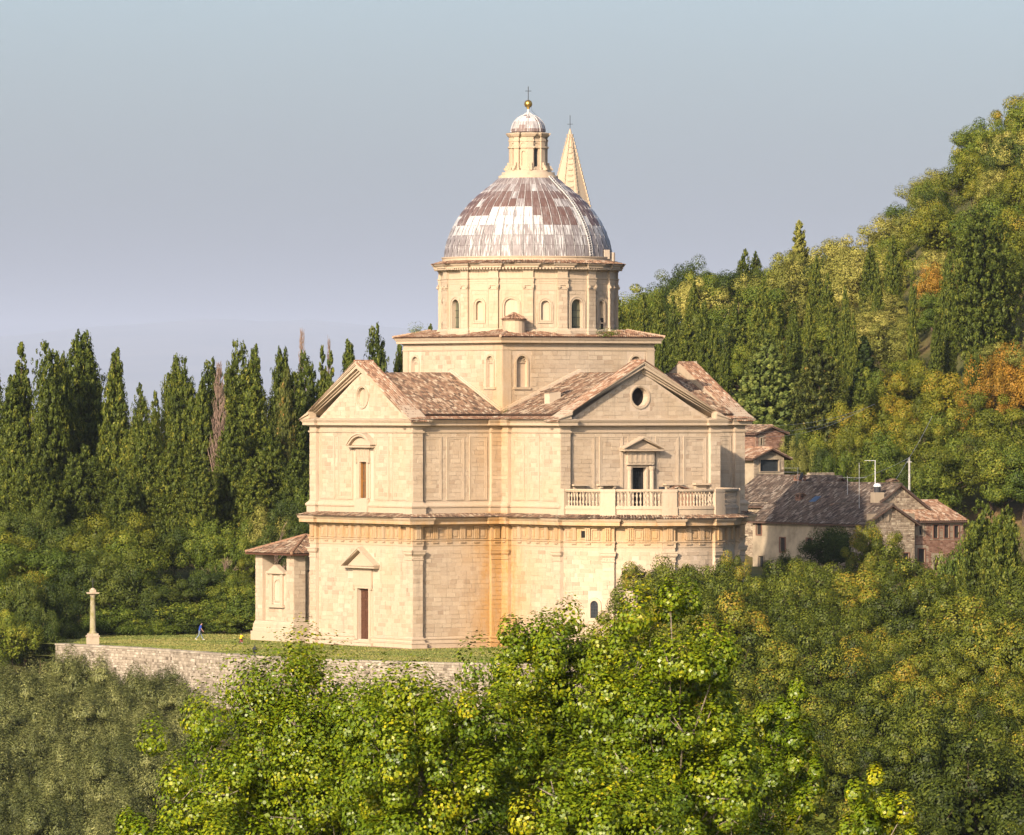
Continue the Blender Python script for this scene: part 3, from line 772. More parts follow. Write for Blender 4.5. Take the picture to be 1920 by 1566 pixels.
# --- balustrade round the terrace over the apse
mb = MB()
bal_arc = Arc(APC, HW - 0.06, 0.0, math.pi)
def arcband(mb, r0, r1, z0, z1, a0=0.0, a1=math.pi, n=60, c=APC):
    P = lambda r, a, z: (c[0] + r * math.cos(a), c[1] + r * math.sin(a), z)
    for i in range(n):
        a, b = a0 + (a1 - a0) * i / n, a0 + (a1 - a0) * (i + 1) / n
        mb.face([P(r1, a, z0), P(r1, b, z0), P(r1, b, z1), P(r1, a, z1)]); mb.face([P(r0, b, z0), P(r0, a, z0), P(r0, a, z1), P(r0, b, z1)])
        mb.face([P(r0, a, z1), P(r1, a, z1), P(r1, b, z1), P(r0, b, z1)]); mb.face([P(r0, b, z0), P(r1, b, z0), P(r1, a, z0), P(r0, a, z0)])
    for a in (a0, a1): mb.face([P(r0, a, z0), P(r1, a, z0), P(r1, a, z1), P(r0, a, z1)])
RB = HW - 0.03
arcband(mb, RB - 0.5, RB + 0.04, 12.7, 13.46); arcband(mb, RB - 0.5, RB + 0.12, 13.462, 13.66); arcband(mb, RB - 0.42, RB - 0.02, 13.662, 13.78)
balu = part('balustrade', mb, M['stone'], church)
mb = MB(); arcband(mb, RB - 0.45, RB + 0.02, 15.10, 15.2); arcband(mb, RB - 0.5, RB + 0.10, 15.202, 15.36); part('handrail', mb, M['stone'], balu)
mb = MB(); prof = [(0.085, 0.0), (0.085, 0.09), (0.05, 0.13), (0.125, 0.30), (0.125, 0.38), (0.05, 0.60), (0.065, 0.64), (0.065, 0.68), (0.05, 0.72), (0.125, 0.92), (0.125, 1.0), (0.05, 1.2), (0.085, 1.23), (0.085, 1.318)]
mb.lathe(prof, 8); bl_me = mesh_of('baluster', mb, M['stone'], True)
for k in range(5):
    a0, a1 = R(36 * k) + (R(4.6) if k else R(3)), R(36 * k + 36) - (R(4.6) if k < 4 else R(3))
    n = 12
    for i in range(n):
        a = a0 + (a1 - a0) * (i + 0.5) / n; o = link('baluster', bl_me, balu); o.location = ((RB - 0.22) * math.cos(a), LE + (RB - 0.22) * math.sin(a), 13.78)
for k in (0, 36, 72, 108, 144, 180):
    a = R(k); da = R(4.4) if 0 < k < 180 else R(2.6)
    if k == 0: a += R(2.4)
    if k == 180: a -= R(2.4)
    mb = MB(); n = 4
    arcband(mb, RB - 0.47, RB + 0.20, 13.662, 15.10, a - da, a + da, 3); arcband(mb, RB - 0.52, RB + 0.26, 12.7, 13.66, a - da * 1.06, a + da * 1.06, 3); arcband(mb, RB - 0.55, RB + 0.24, 15.09, 15.37, a - da * 1.05, a + da * 1.05, 3)
    part('pedestal', mb, M['stone'], balu)
mb = MB(); mb.face([((HW - 0.3) * math.cos(R(6 * i)), LE + (HW - 0.3) * math.sin(R(6 * i)), 13.0) for i in range(31)]); part('terrace_floor', mb, M['grey_stone'], church)
mb = MB(); mb.face([(*p, 22.15) for p in square_plan(False, -0.5)]); part('ceiling_vault', mb, M['tile_under'], church)

# --- square crossing block under the drum
SQ = [(TB, -TB), (TB, TB), (-TB, TB), (-TB, -TB)]
SF = [Flat(SQ[i], SQ[(i + 1) % 4]) for i in range(4)]
NI = [(2.2 - 0.62, 2.2 + 0.62, 25.1, 28.15, True, 0.35), (2 * TB - 2.2 - 0.62, 2 * TB - 2.2 + 0.62, 25.1, 28.15, True, 0.35)]
mb = MB()
for i in range(4): wall(mb, SF[i], 0, 2 * TB, 21.5, 28.7, NI if i < 2 else (), tint=0.3)
part('crossing_block', mb, M['joint'], church)
mb = MB(); mb.ring(SQ, [(0.0, 28.66), (0.07, 28.68), (0.09, 28.80), (0.02, 28.83), (0.02, 29.28), (0.12, 29.32), (0.16, 29.40), (0.52, 29.42), (0.52, 29.66), (0.57, 29.68), (0.70, 29.90), (0.70, 29.94), (-0.6, 30.2)]); part('crossing_cornice', mb, M['stone'], church)
for F in SF[:3]:
    for a, b, q in ((0.0, 0.95, 0.06), (F.len - 0.95, F.len - 0.001, 0.059)):
        mb = MB(); fbox(mb, F, a, b, 21.6, 28.66, 0.0, q); part('corner_strip', mb, M['stone'], church)
for i in (0, 1):
    for h in NI:
        mb = MB(); frame(mb, SF[i], h[0], h[1], h[2], h[3], True, 0.20, 0, 0.08); fbox(mb, SF[i], h[0] - 0.4, h[1] + 0.4, h[2] - 0.22, h[2] - 0.002, 0, 0.16)
        nf = part('niche', mb, M['stone'], church)
        mb = MB(); back(mb, SF[i], h, 0.0); fbox(mb, SF[i], h[0], h[1], 27.45, 27.53, -0.35, -0.22); part('niche_back', mb, M['joint'], nf)
        mb = MB(); c = (h[0] + h[1]) / 2
        for q in range(7):
            t = math.pi * (q + 0.5) / 7; p0 = Vector(SF[i].pt(c, 27.53, -0.30)); p1 = Vector(SF[i].pt(c + 0.56 * math.cos(t), 27.53 + 0.56 * math.sin(t), -0.2)); mb.tube(p0, p1, 0.02, 0.06, 5)
        part('shell', mb, M['stone'], nf)
EV = TB + 0.78; AZ = 29.97
mb = MB()
for i in range(4):
    c = [(EV, -EV), (EV, EV), (-EV, EV), (-EV, -EV)]; a, b = c[i], c[(i + 1) % 4]; f = 0.72
    P = [(*a, AZ), (*b, AZ), (b[0] * f, b[1] * f, AZ + 0.17 * EV * (1 - f) + 0.25), (a[0] * f, a[1] * f, AZ + 0.17 * EV * (1 - f) + 0.25)]
    if i < 3: roof_tiles(mb, P, 0.25, 0.42, r_seed=500 + i)
    mb.face([(p[0], p[1], p[2] - 0.01) for p in P], 0.1)
    for q in range(8):
        t0, t1 = q / 8, (q + 1.1) / 8; mb.tube((a[0] * (1 - t0 * (1 - f)), a[1] * (1 - t0 * (1 - f)), AZ + 0.09 + t0 * 0.67), (a[0] * (1 - t1 * (1 - f)), a[1] * (1 - t1 * (1 - f)), AZ + 0.09 + t1 * 0.67), 0.15, 0.12, 6, 0.8)
part('crossing_roof', mb, M['tile_verge'], church, kind='stuff')
mb = MB(); tc = (6.72, 7.6); mb.lathe([(1.10, 29.8), (1.10, 31.55), (1.2, 31.58), (1.2, 31.66)], 18, tc); tur = part('stair_turret', mb, M['stone'], church, label='small round turret with a conical tile cap')
mb = MB(); n = 12
for i in range(n):
    a0, a1 = 2 * math.pi * i / n, 2 * math.pi * (i + 1) / n
    roof_tiles(mb, [(tc[0] + 1.3 * math.cos(a0), tc[1] + 1.3 * math.sin(a0), 31.66), (tc[0] + 1.3 * math.cos(a1), tc[1] + 1.3 * math.sin(a1), 31.66), (tc[0], tc[1], 32.32)], 0.24, 0.4, r_seed=i)
mb.lathe([(1.3, 31.65), (0.0, 32.30)], 18, tc, 0.2); part('turret_tiles', mb, M['tile_verge'], tur, kind='stuff')

# --- drum: sixteen bays between pilasters
DR, DRC, DPW = 8.87, 0.24, 0.98
dphi = math.atan2(1, 0) * 0
AX0 = R(90) - TH                          # church-local angle that faces the camera
def drum_plan(r, rc, w, n, ph, seg=3):
    P = []; hwd = w / r / 2
    for k in range(n):
        a = ph + 2 * math.pi * k / n; b = ph + 2 * math.pi * (k + 1) / n
        P += [(r * math.cos(a - hwd), r * math.sin(a - hwd)), (r * math.cos(a + hwd), r * math.sin(a + hwd))]
        q0 = a + hwd; q1 = b - hwd; ri = r - rc
        P += [(ri * math.cos(q0), ri * math.sin(q0)), (ri * math.cos(q1), ri * math.sin(q1))]
    return P
PH = R(11.25)                              # pilasters half a bay off the main axes
DP = drum_plan(DR, DRC, DPW, 16, PH)
bay_edges = [4 * k + 2 for k in range(16)]
mb = MB(); mb.ring(DP, [(0.30, 29.9), (0.30, 30.42), (0.22, 30.46), (0.22, 30.62), (0.08, 30.78), (0.0, 30.86)]); part('drum_base', mb, M['stone'], church)
mb = MB(); mb.ring(DP, [(0, 30.2), (0, 35.2)], skip=bay_edges)
kinds = {}
for k in range(16):
    a = PH + 2 * math.pi * (k + 0.5) / 16; d = math.degrees(a) % 90
    kinds[k] = 'win' if min(d, 90 - d) < 5 else ('arch' if abs(d - 45) < 5 else 'niche')
for k in range(16):
    i = 4 * k + 2; F = Flat(DP[i], DP[i + 1]); c = F.len / 2; kd = kinds[k]
    am = math.degrees(PH + 2 * math.pi * (k + 0.5) / 16); rel = (am - math.degrees(AX0) + 180) % 360 - 180
    seen = abs(rel) < 85
    hl = {'win': (c - 0.66, c + 0.66, 30.25, 33.72, True, 0.45), 'arch': (c - 0.66, c + 0.66, 31.3, 33.75, True, 0.16), 'niche': (c - 0.43, c + 0.43, 31.65, 33.55, True, 0.3)}[kd]
    wall(mb, F, 0, F.len, 30.2, 35.2, [hl] if seen else [])
    if not seen: continue
    b = MB(); frame(b, F, hl[0], hl[1], hl[2], hl[3], True, 0.16, 0, 0.05, bottom=kd != 'win'); frame(b, F, hl[0] - 0.19, hl[1] + 0.19, hl[2] - (0.19 if kd != 'win' else 0), hl[3] + 0.19, True, 0.12, 0, 0.10, bottom=kd != 'win')
    w_ = part('drum_window' if kd == 'win' else 'drum_niche', b, M['stone'], church)
    b = MB(); back(b, F, hl, 0.0); part('pane' if kd == 'win' else 'niche_back', b, M['glass'] if kd == 'win' else M['joint'], w_)
    if kd == 'win':
        b = MB()
        for zz in (31.0, 31.9, 32.6): fbox(b, F, hl[0] + 0.01, hl[1] - 0.01, zz, zz + 0.05, -0.44, -0.38)
        for xx in (0.33, 0.66): fbox(b, F, hl[0] + 1.32 * xx - 0.012, hl[0] + 1.32 * xx + 0.012, 30.3, 33.3, -0.44, -0.40)
        part('glazing_bars', b, M['iron'], w_)
    if kd == 'niche' and 40 < rel < 70:
        b = MB(); fbox(b, F, c - 0.02, c + 0.36, 30.5, 31.9, -0.02, 0.06); part('broken_opening', b, M['void'], w_)
    b = MB(); frame(b, F, 0.22, F.len - 0.22, 31.0, 34.55, False, 0.07, 0, 0.045, bottom=False); part('panel_moulding', b, M['stone'], church)
part('drum', mb, M['stone'], church)
for k in range(16):
    a = PH + 2 * math.pi * k / 16; rel = (math.degrees(a - AX0) + 180) % 360 - 180
    if abs(rel) > 95: continue
    F = Flat(DP[4 * k], DP[4 * k + 1]); b = MB()
    moulded(b, F, 0, F.len, [(0.02, 34.62), (0.05, 34.66), (0.05, 34.72), (0.02, 34.75), (0.03, 34.98), (0.10, 35.03), (0.10, 35.19)])
    for s in (0.06, F.len - 0.06):
        p0 = Vector(F.pt(s, 34.90, 0.0)); p1 = Vector(F.pt(s, 34.90, 0.17)); b.tube(p0, p1, 0.165, 0.15, 10); b.tube(p1, Vector(F.pt(s, 34.90, 0.21)), 0.06, 0.05, 6)
    part('volute_capital', b, M['stone'], church)
mb = MB(); mb.ring(DP, [(0.0, 35.2), (0.03, 35.21), (0.03, 35.42), (0.06, 35.43), (0.06, 35.62), (0.12, 35.70), (0.12, 35.78), (0.01, 35.80), (0.01, 36.42), (0.08, 36.46), (0.10, 36.56), (0.22, 36.58), (0.22, 36.76), (0.50, 36.78), (0.50, 36.94), (0.56, 36.96), (0.68, 37.10), (0.68, 37.13), (-0.6, 37.5)]); de = part('drum_cornice', mb, M['stone'], church)
mb = MB(); n = 176
for i in range(n):
    a = 2 * math.pi * i / n; rel = (math.degrees(a - AX0) + 180) % 360 - 180
    if abs(rel) > 100: continue
    da = 0.0105; P = []
    for r in (DR + 0.2 - 0.2, DR + 0.42):
        for q in (a - da, a + da): P.append((r * math.cos(q), r * math.sin(q)))
    V = [(*p, 36.60) for p in P] + [(*p, 36.777) for p in P]
    mb.idx(V, [(0, 2, 3, 1), (2, 6, 7, 3), (0, 4, 6, 2), (1, 3, 7, 5), (4, 5, 7, 6)])
part('dentils', mb, M['stone'], de, kind='stuff')
n = 64; so = [((DR + 0.74) * math.cos(2 * math.pi * i / n), (DR + 0.74) * math.sin(2 * math.pi * i / n)) for i in range(n)]
si = [((8.35) * math.cos(2 * math.pi * i / n), (8.35) * math.sin(2 * math.pi * i / n)) for i in range(n)]
skirt(so, si, 37.13, 37.48, list(range(n)), 700, M['tile_verge'], w=0.24, ln=0.42)
mb = MB(); mb.lathe([(8.5, 37.2), (8.5, 37.78), (8.58, 37.80), (8.58, 37.90), (8.1, 37.93)], 64); part('dome_kerb', mb, M['stone'], church)

# --- dome of lead sheets: forty-eight gores, nine rows
prof_r = [8.30, 8.16, 7.86, 7.42, 6.86, 6.20, 5.45, 4.60, 3.68, 2.72]
prof_z = [37.90, 39.03, 40.08, 41.03, 41.92, 42.72, 43.47, 44.18, 44.88, 45.85]
prof_z = [37.90, 38.98, 39.98, 40.98, 41.92, 42.80, 43.60, 44.34, 45.06, 45.88]
NG = 48
def brownness(row, rel):
    r = random.Random(row * 100 + int((rel + 400) / 7.5)).random()
    if row <= 2: return 0.0
    if row == 3: return 0.9 if (-75 < rel < -55 or 9 < rel < 38 or 55 < rel < 68) else 0.0
    if row == 4: return 0.9 if (rel < -36 or 6 < rel < 40 or 48 < rel < 72) else 0.0
    if row == 5: return 0.9 if (rel < 30 or rel > 45) and r > 0.04 else 0.1
    if row == 6: return 0.8 if r > 0.12 else 0.1
    if row == 7: return 0.62 if r > 0.4 else 0.1
    return 0.35
dome = MB(); dome.lathe([(r - 0.07, z - 0.03) for r, z in zip(prof_r, prof_z)], 96)
dm = part('dome', dome, M['lead_dark'], church, True)
def panel_mesh(row, a0, a1, name, br, t):
    me = bpy.data.meshes.new(name); V = []; U = []
    na, nz = 2, 2; F = []
    for j in range(nz + 1):
        f = 0.012 + (1 - 0.024) * j / nz; q = row + f
        i = min(int(q), 8); g = q - i
        # smooth profile
        r = prof_r[i] * (1 - g) + prof_r[i + 1] * g + 0.045 * math.sin(math.pi * g); z = prof_z[i] * (1 - g) + prof_z[i + 1] * g + 0.035 * math.sin(math.pi * g)
        for i2 in range(na + 1):
            a = a0 + (a1 - a0) * i2 / na; rr = r + (0.02 - 0.012 * j / nz)
            V.append((rr * math.cos(a), rr * math.sin(a), z)); U.append((a * 6.0, z))
    for j in range(nz):
        for i2 in range(na):
            k = j * (na + 1) + i2; F.append((k, k + 1, k + na + 2, k + na + 1))
    return V, F, U, br, t
def build_panels(name, items, parent, kind=None):
    V, F, U, B, T = [], [], [], [], []
    for (v, f, u, b, t) in items:
        o = len(V); V += v; U += u
        for q in f: F.append(tuple(i + o for i in q)); B.append(b); T.append(t)
    me = bpy.data.meshes.new(name); me.from_pydata(V, [], F)
    for nm, dat in (('tint', T), ('brown', B)):
        a = me.attributes.new(nm, 'FLOAT', 'FACE'); a.data.foreach_set('value', np.array(dat, dtype=np.float32))
    ul = me.uv_layers.new(name='UVMap'); ul.data.foreach_set('uv', np.array([U[l.vertex_index] for l in me.loops], dtype=np.float32).ravel())
    me.materials.append(M['lead']); me.polygons.foreach_set('use_smooth', np.ones(len(F), dtype=bool)); me.update()
    o = link(name, me, parent)
    if kind: o['kind'] = kind
    return o
hidden = []
rp = random.Random(5)
for row in range(9):
    for g in range(NG):
        a0, a1 = 2 * math.pi * g / NG + 0.009, 2 * math.pi * (g + 1) / NG - 0.009
        rel = (math.degrees((a0 + a1) / 2 - AX0) + 180) % 360 - 180
        rel = -rel                           # positive to the right in the picture is clockwise seen from above
        rel = -rel if False else rel
        t = min(1, max(0, {0: 0.36, 1: 0.42, 2: 0.62, 3: 0.85, 4: 0.88}.get(row, 0.55) + rp.uniform(-0.18, 0.18)))
        it = panel_mesh(row, a0, a1, 'p', brownness(row, -rel) if True else 0, t)
        if abs(rel) < 98: build_panels('lead_panel', [it], dm)
        else: hidden.append(it)
build_panels('lead_panels_behind', hidden, dm, 'stuff').name = 'lead_sheeting'
mb = MB()
for g in range(NG):
    a = 2 * math.pi * g / NG
    if abs((math.degrees(a - AX0) + 180) % 360 - 180) > 98: continue
    for i in range(9):
        p0 = (prof_r[i] * math.cos(a), prof_r[i] * math.sin(a), prof_z[i]); p1 = (prof_r[i + 1] * math.cos(a), prof_r[i + 1] * math.sin(a), prof_z[i + 1]); mb.tube(p0, p1, 0.035, n=5, cap=False)
part('standing_seams', mb, M['lead_seam'], dm, kind='stuff')
# ladder fixed on the dome
mb = MB(); al = AX0 + R(47)
for i in range(9):
    for da in (-0.024, 0.024):
        rr0, rr1 = prof_r[i] + 0.14, prof_r[i + 1] + 0.14; d0, d1 = da * 8.3 / rr0, da * 8.3 / rr1
        mb.tube((rr0 * math.cos(al + d0), rr0 * math.sin(al + d0), prof_z[i] + 0.06), (rr1 * math.cos(al + d1), rr1 * math.sin(al + d1), prof_z[i + 1] + 0.06), 0.05, n=5)
for i in range(40):
    q = 9 * (i + 0.5) / 40; j = int(q); g = q - j; rr = prof_r[j] * (1 - g) + prof_r[j + 1] * g + 0.16; z = prof_z[j] * (1 - g) + prof_z[j + 1] * g + 0.08; d = 0.024 * 8.3 / rr
    mb.tube((rr * math.cos(al - d), rr * math.sin(al - d), z), (rr * math.cos(al + d), rr * math.sin(al + d), z), 0.07, n=4)
part('dome_ladder', mb, M['lead_seam'], church)
mb = MB(); a = AX0 + R(66); mb.tube((8.3 * math.cos(a), 8.3 * math.sin(a), 37.7), (8.3 * math.cos(a), 8.3 * math.sin(a), 38.6), 0.42, n=4); a += R(6)
mb.tube((8.6 * math.cos(a), 8.6 * math.sin(a), 37.5), (8.6 * math.cos(a), 8.6 * math.sin(a), 38.35), 0.35, n=8); part('dome_hatch', mb, M['joint'], church)

# --- lantern
LR = 1.92
LPh = AX0 + R(90 / 8 * 0 + 6)
mb = MB(); mb.lathe([(2.95, 45.7), (2.95, 45.95), (2.62, 46.05), (2.62, 46.3), (2.3, 46.32), (2.3, 46.5), (1.9, 46.52)], 40); part('lantern_base', mb, M['stone'], church, True)
LP = drum_plan(LR, 0.22, 0.62, 8, LPh)
mb = MB(); le = [4 * k + 2 for k in range(8)]
mb.ring(LP, [(0.10, 46.4), (0.10, 46.72), (0.0, 46.78), (0, 49.35)], skip=le)
for k in range(8):
    i = 4 * k + 2; F = Flat(LP[i], LP[i + 1]); c = F.len / 2; rel = (math.degrees(LPh + 2 * math.pi * (k + 0.5) / 8 - AX0) + 180) % 360 - 180
    hl = (c - 0.22, c + 0.22, 46.85, 48.75, False, 0.2) if k % 2 == 0 else (c - 0.2, c + 0.2, 46.95, 48.4, True, 0.12)
    wall(mb, F, 0, F.len, 46.4, 49.35, [hl])
    b = MB(); back(b, F, hl, 0.0); part('pane' if k % 2 == 0 else 'niche_back', b, M['glass_dark'] if k % 2 == 0 else M['stone'], church)
    b = MB(); frame(b, F, c - 0.3, c + 0.3, 48.85, 49.2, True, 0.1, 0, 0.08, bottom=False); part('lantern_arch', b, M['stone'], church)
lan = part('lantern', mb, M['stone'], church)
mb = MB(); mb.ring(LP, [(0.0, 48.62), (0.10, 48.68), (0.10, 48.84), (0.02, 48.86)]); part('lantern_string_course', mb, M['stone'], church); mb = MB(); mb.ring(LP, [(0.0, 49.3), (0.05, 49.34), (0.05, 49.5), (0.0, 49.52), (0.0, 49.75), (0.1, 49.82), (0.22, 50.0), (0.27, 50.1), (0.27, 50.16), (-0.5, 50.3)]); part('lantern_cornice', mb, M['stone'], church)
for k in range(8):
    a = LPh + 2 * math.pi * k / 8; b = MB()
    for j, (r, z0, z1) in enumerate(((2.42, 46.5, 46.72), (2.28, 46.722, 46.95), (2.1, 46.952, 47.25))):
        b.box(1.85, r, -0.14, 0.14, z0, z1, lambda x, y, z, a=a: (x * math.cos(a) - y * math.sin(a), x * math.sin(a) + y * math.cos(a), z))
    part('bracket', b, M['stone'], church)
cp = [(1.70, 50.30), (1.68, 50.62), (1.58, 50.98), (1.40, 51.32), (1.13, 51.62), (0.78, 51.86), (0.38, 52.02), (0.16, 52.2), (0.09, 52.62)]
items = []
for g in range(16):
    a0, a1 = 2 * math.pi * g / 16, 2 * math.pi * (g + 1) / 16
    for j in range(8):
        V = [(r * math.cos(a), r * math.sin(a), z) for r, z in (cp[j], cp[j + 1]) for a in (a0, a1)]; U = [(a * 4, z) for r, z in (cp[j], cp[j + 1]) for a in (a0, a1)]
        items.append((V, [(0, 1, 3, 2)], U, 0.75 if j < 1 or rp.random() < 0.12 else 0.0, 0.9 if j > 2 else 0.55))
build_panels('lantern_cap', items, church)
mb = MB()
for g in range(8):
    a = 2 * math.pi * g / 8 + R(10)
    for j in range(7): mb.tube((cp[j][0] * math.cos(a), cp[j][0] * math.sin(a), cp[j][1]), (cp[j + 1][0] * math.cos(a), cp[j + 1][0] * math.sin(a), cp[j + 1][1]), 0.05, n=5, cap=False)
part('cap_ribs', mb, M['lead_seam'], church)
mb = MB(); mb.lathe([(0.0, 52.55), (0.1, 52.56), (0.15, 52.62), (0.15, 52.7), (0.08, 52.74)] + [(0.40 * math.sin(R(12 * i)) if i else 0.08, 53.08 - 0.40 * math.cos(R(12 * i))) for i in range(1, 16)], 20); part('gilt_ball', mb, M['gold'], church, True)
mb = MB(); mb.tube((0, 0, 53.45), (0, 0, 54.80), 0.035)
ca = AX0 + R(90); mb.tube((-0.30 * math.cos(ca), -0.30 * math.sin(ca), 54.35), (0.30 * math.cos(ca), 0.30 * math.sin(ca), 54.35), 0.03); part('cross', mb, M['iron'], church)
mb = MB(); mb.tube((0.3 * math.cos(ca), 0.3 * math.sin(ca), 53.0), (0.35 * math.cos(ca), 0.35 * math.sin(ca), 52.4), 0.012, n=4); mb.tube((0.35 * math.cos(ca), 0.35 * math.sin(ca), 52.4), (1.5 * math.cos(ca), 1.5 * math.sin(ca), 51.3), 0.012, n=4); part('lightning_cable', mb, M['iron'], church)

# --- ashlar facing
_c, _h = (LE - 3.75, -16.15), 3.62
_q = [(_c[0] + _h, _c[1] - _h), (_c[0] + _h, _c[1] + _h), (_c[0] - _h, _c[1] + _h), (_c[0] - _h, _c[1] - _h)]
TF_ = [Flat(_q[i], _q[(i + 1) % 4]) for i in range(4)]
AV = [(0, W2, 0, 1.06)]
hole = lambda h, m: (h[0] - m, h[1] + m, h[2] - m, h[3] + m)
ashlar(FA, PW + 0.01, W2 - PW - 0.01, 1.08, LOW1 - 0.01, o=-RC, avoid=[(door[0] - 0.85, door[1] + 0.85, 0, 6.9), (HW - 2.9, HW + 2.9, 6.9, 7.9), (HW - 1.9, HW + 1.9, 7.9, 8.7)], seed=1, w=1.2)
ashlar(FS, PW + 0.01, DL - PW - 0.01, 1.08, LOW1 - 0.01, o=-RC, seed=2, w=1.5)
ashlar(FT, PW + 0.01, DL - PW - 0.01, 1.08, LOW1 - 0.01, o=-RC, seed=3, w=1.0)
ashlar(FC, PW, DL - PW, 1.08, LOW1 - 0.01, o=-RC, seed=4, w=0.1)
for k in range(5):
    a0 = (HW - RC) * (R(36 * k) + (R(3.7) if k else 0)); a1 = (HW - RC) * (R(36 * k + 36) - (R(3.7) if k < 4 else 0))
    ashlar(APW, a0 + 0.02, a1 - 0.02, 1.08, LOW1 - 0.01, avoid=[(a_w - 0.75, a_w + 0.75, 2.8, 5.3)] if k == 0 else [], seed=5 + k, w=0.9 if k < 4 else 0.1)
for j, (F, a, b) in enumerate(pil): ashlar(F, a + 0.005, b - 0.005, 1.1, 8.40, lmin=0.7, lmax=2.0, seed=30 + j, w=0.8)
pv = [(win_u[0] - 1.2, win_u[1] + 1.2, 13, 20.3)]
ashlar(FA, PW + 0.01, W2 - PW - 0.01, 14.1, UP1 - 0.01, o=-RC, avoid=pv, seed=60, w=0.9)
ashlar(FS, PW + 0.01, DL - PW - 0.01, 14.1, UP1 - 0.01, o=-RC, seed=61, w=1.3)
ashlar(FT, PW + 0.01, DL - PW - 0.01, 14.1, UP1 - 0.01, o=-RC, seed=62, w=0.7)
ashlar(FB, PW + 0.01, W2 - PW - 0.01, 13.2, UP1 - 0.01, o=-RC, avoid=[(HW - 1.7, HW + 1.7, 13, 19.0), (HW - 2.3, HW + 2.3, 18.7, 19.7)], seed=63, w=1.4)
ashlar(FC, PW + 0.01, DL - PW - 0.01, 14.1, UP1 - 0.01, o=-RC, seed=64, w=0.4)
for j, F in enumerate((FA, FS, FT, FB, FC)):
    for a, b in ((0, PW), (F.len - PW, F.len)): ashlar(F, a + 0.005, b - 0.005, 14.1, UP1 - 0.01, lmin=0.6, lmax=2.0, seed=70 + 2 * j + (a > 1), w=0.8)
for i in (0, 1): ashlar(SF[i], 0.97, 2 * TB - 0.97, 22.6, 28.64, avoid=[(h[0] - 0.42, h[1] + 0.42, h[2] - 0.24, h[3] + 0.22) for h in NI], seed=80 + i, w=0.7)
for k in (0, 1):                            # tympana
    c = [(1, 0), (0, 1)][k]; F = Flat((LE - 0.22, -9), (LE - 0.22, 9)) if k == 0 else Flat((9, LE - 0.22), (-9, LE - 0.22))
    z = 21.95
    while z < 26.2:
        hwid = (GA - 1.0 - (z + 0.44)) / GS
        if hwid > 0.5: ashlar(F, 9 - hwid, 9 + hwid, z, z + 0.42, avoid=[(9 - 1.16, 9 + 1.16, 22.98, 25.32)], seed=90 + k * 20 + int(z * 3), w=0.8)
        z += 0.42
for k in range(16):
    rel = (math.degrees(PH + 2 * math.pi * (k + 0.5) / 16 - AX0) + 180) % 360 - 180
    if abs(rel) < 85:
        F = Flat(DP[4 * k + 2], DP[4 * k + 3]); c = F.len / 2
        ashlar(F, 0.3, F.len - 0.3, 30.9, 34.5, ch=0.36, lmin=0.5, lmax=1.1, avoid=[(c - 0.98, c + 0.98, 30, 34.05) if kinds[k] != 'niche' else (c - 0.76, c + 0.76, 31.3, 33.9)], seed=200 + k, w=0.3)
    rel = (math.degrees(PH + 2 * math.pi * k / 16 - AX0) + 180) % 360 - 180
    if abs(rel) < 92: F = Flat(DP[4 * k], DP[4 * k + 1]); ashlar(F, 0.01, F.len - 0.01, 30.88, 34.6, ch=0.36, lmin=0.5, lmax=1.3, seed=230 + k, w=0.3)
BLK.sort(key=lambda b: -(b[2] - b[1]) * (b[4] - b[3]) * b[8])
NP = 300
tints = [0.08, 0.2, 0.3, 0.38, 0.46, 0.55, 0.68, 0.85]
bm_ = []
for t in tints:
    b = MB(); b.box(-0.5, 0.5, -0.5, 0.5, -0.5, 0.5, tint=t); bm_.append(mesh_of('stone_block', b, M['block']))
for (F, s0, s1, z0, z1, o, pr, t, w) in BLK[:NP]:
    me = bm_[min(range(len(tints)), key=lambda i: abs(tints[i] - t))]
    ob = link('stone_block', me, lower if z1 < 9.6 else (upper if z1 < 20.8 else church))
    p = (s0 + s1) / 2; A = Vector(F.pt(p - 0.05, 0, 0)); B = Vector(F.pt(p + 0.05, 0, 0)); d = B - A
    ob.location = F.pt(p, (z0 + z1) / 2, o + pr / 2 - 0.03); ob.rotation_euler = (0, 0, math.atan2(d.y, d.x)); ob.scale = (s1 - s0, pr + 0.06, z1 - z0)
mb = MB()
for (F, s0, s1, z0, z1, o, pr, t, w) in BLK[NP:]:
    q0, q1 = o - 0.02, o + pr
    P = [F.pt(s0, z0, q0), F.pt(s1, z0, q0), F.pt(s1, z1, q0), F.pt(s0, z1, q0), F.pt(s0 + 0.006, z0 + 0.006, q1), F.pt(s1 - 0.006, z0 + 0.006, q1), F.pt(s1 - 0.006, z1 - 0.006, q1), F.pt(s0 + 0.006, z1 - 0.006, q1)]
    mb.idx(P, [(4, 5, 6, 7), (0, 1, 5, 4), (1, 2, 6, 5), (2, 3, 7, 6), (3, 0, 4, 7)], t)
part('ashlar_facing', mb, M['block'], church, kind='stuff')

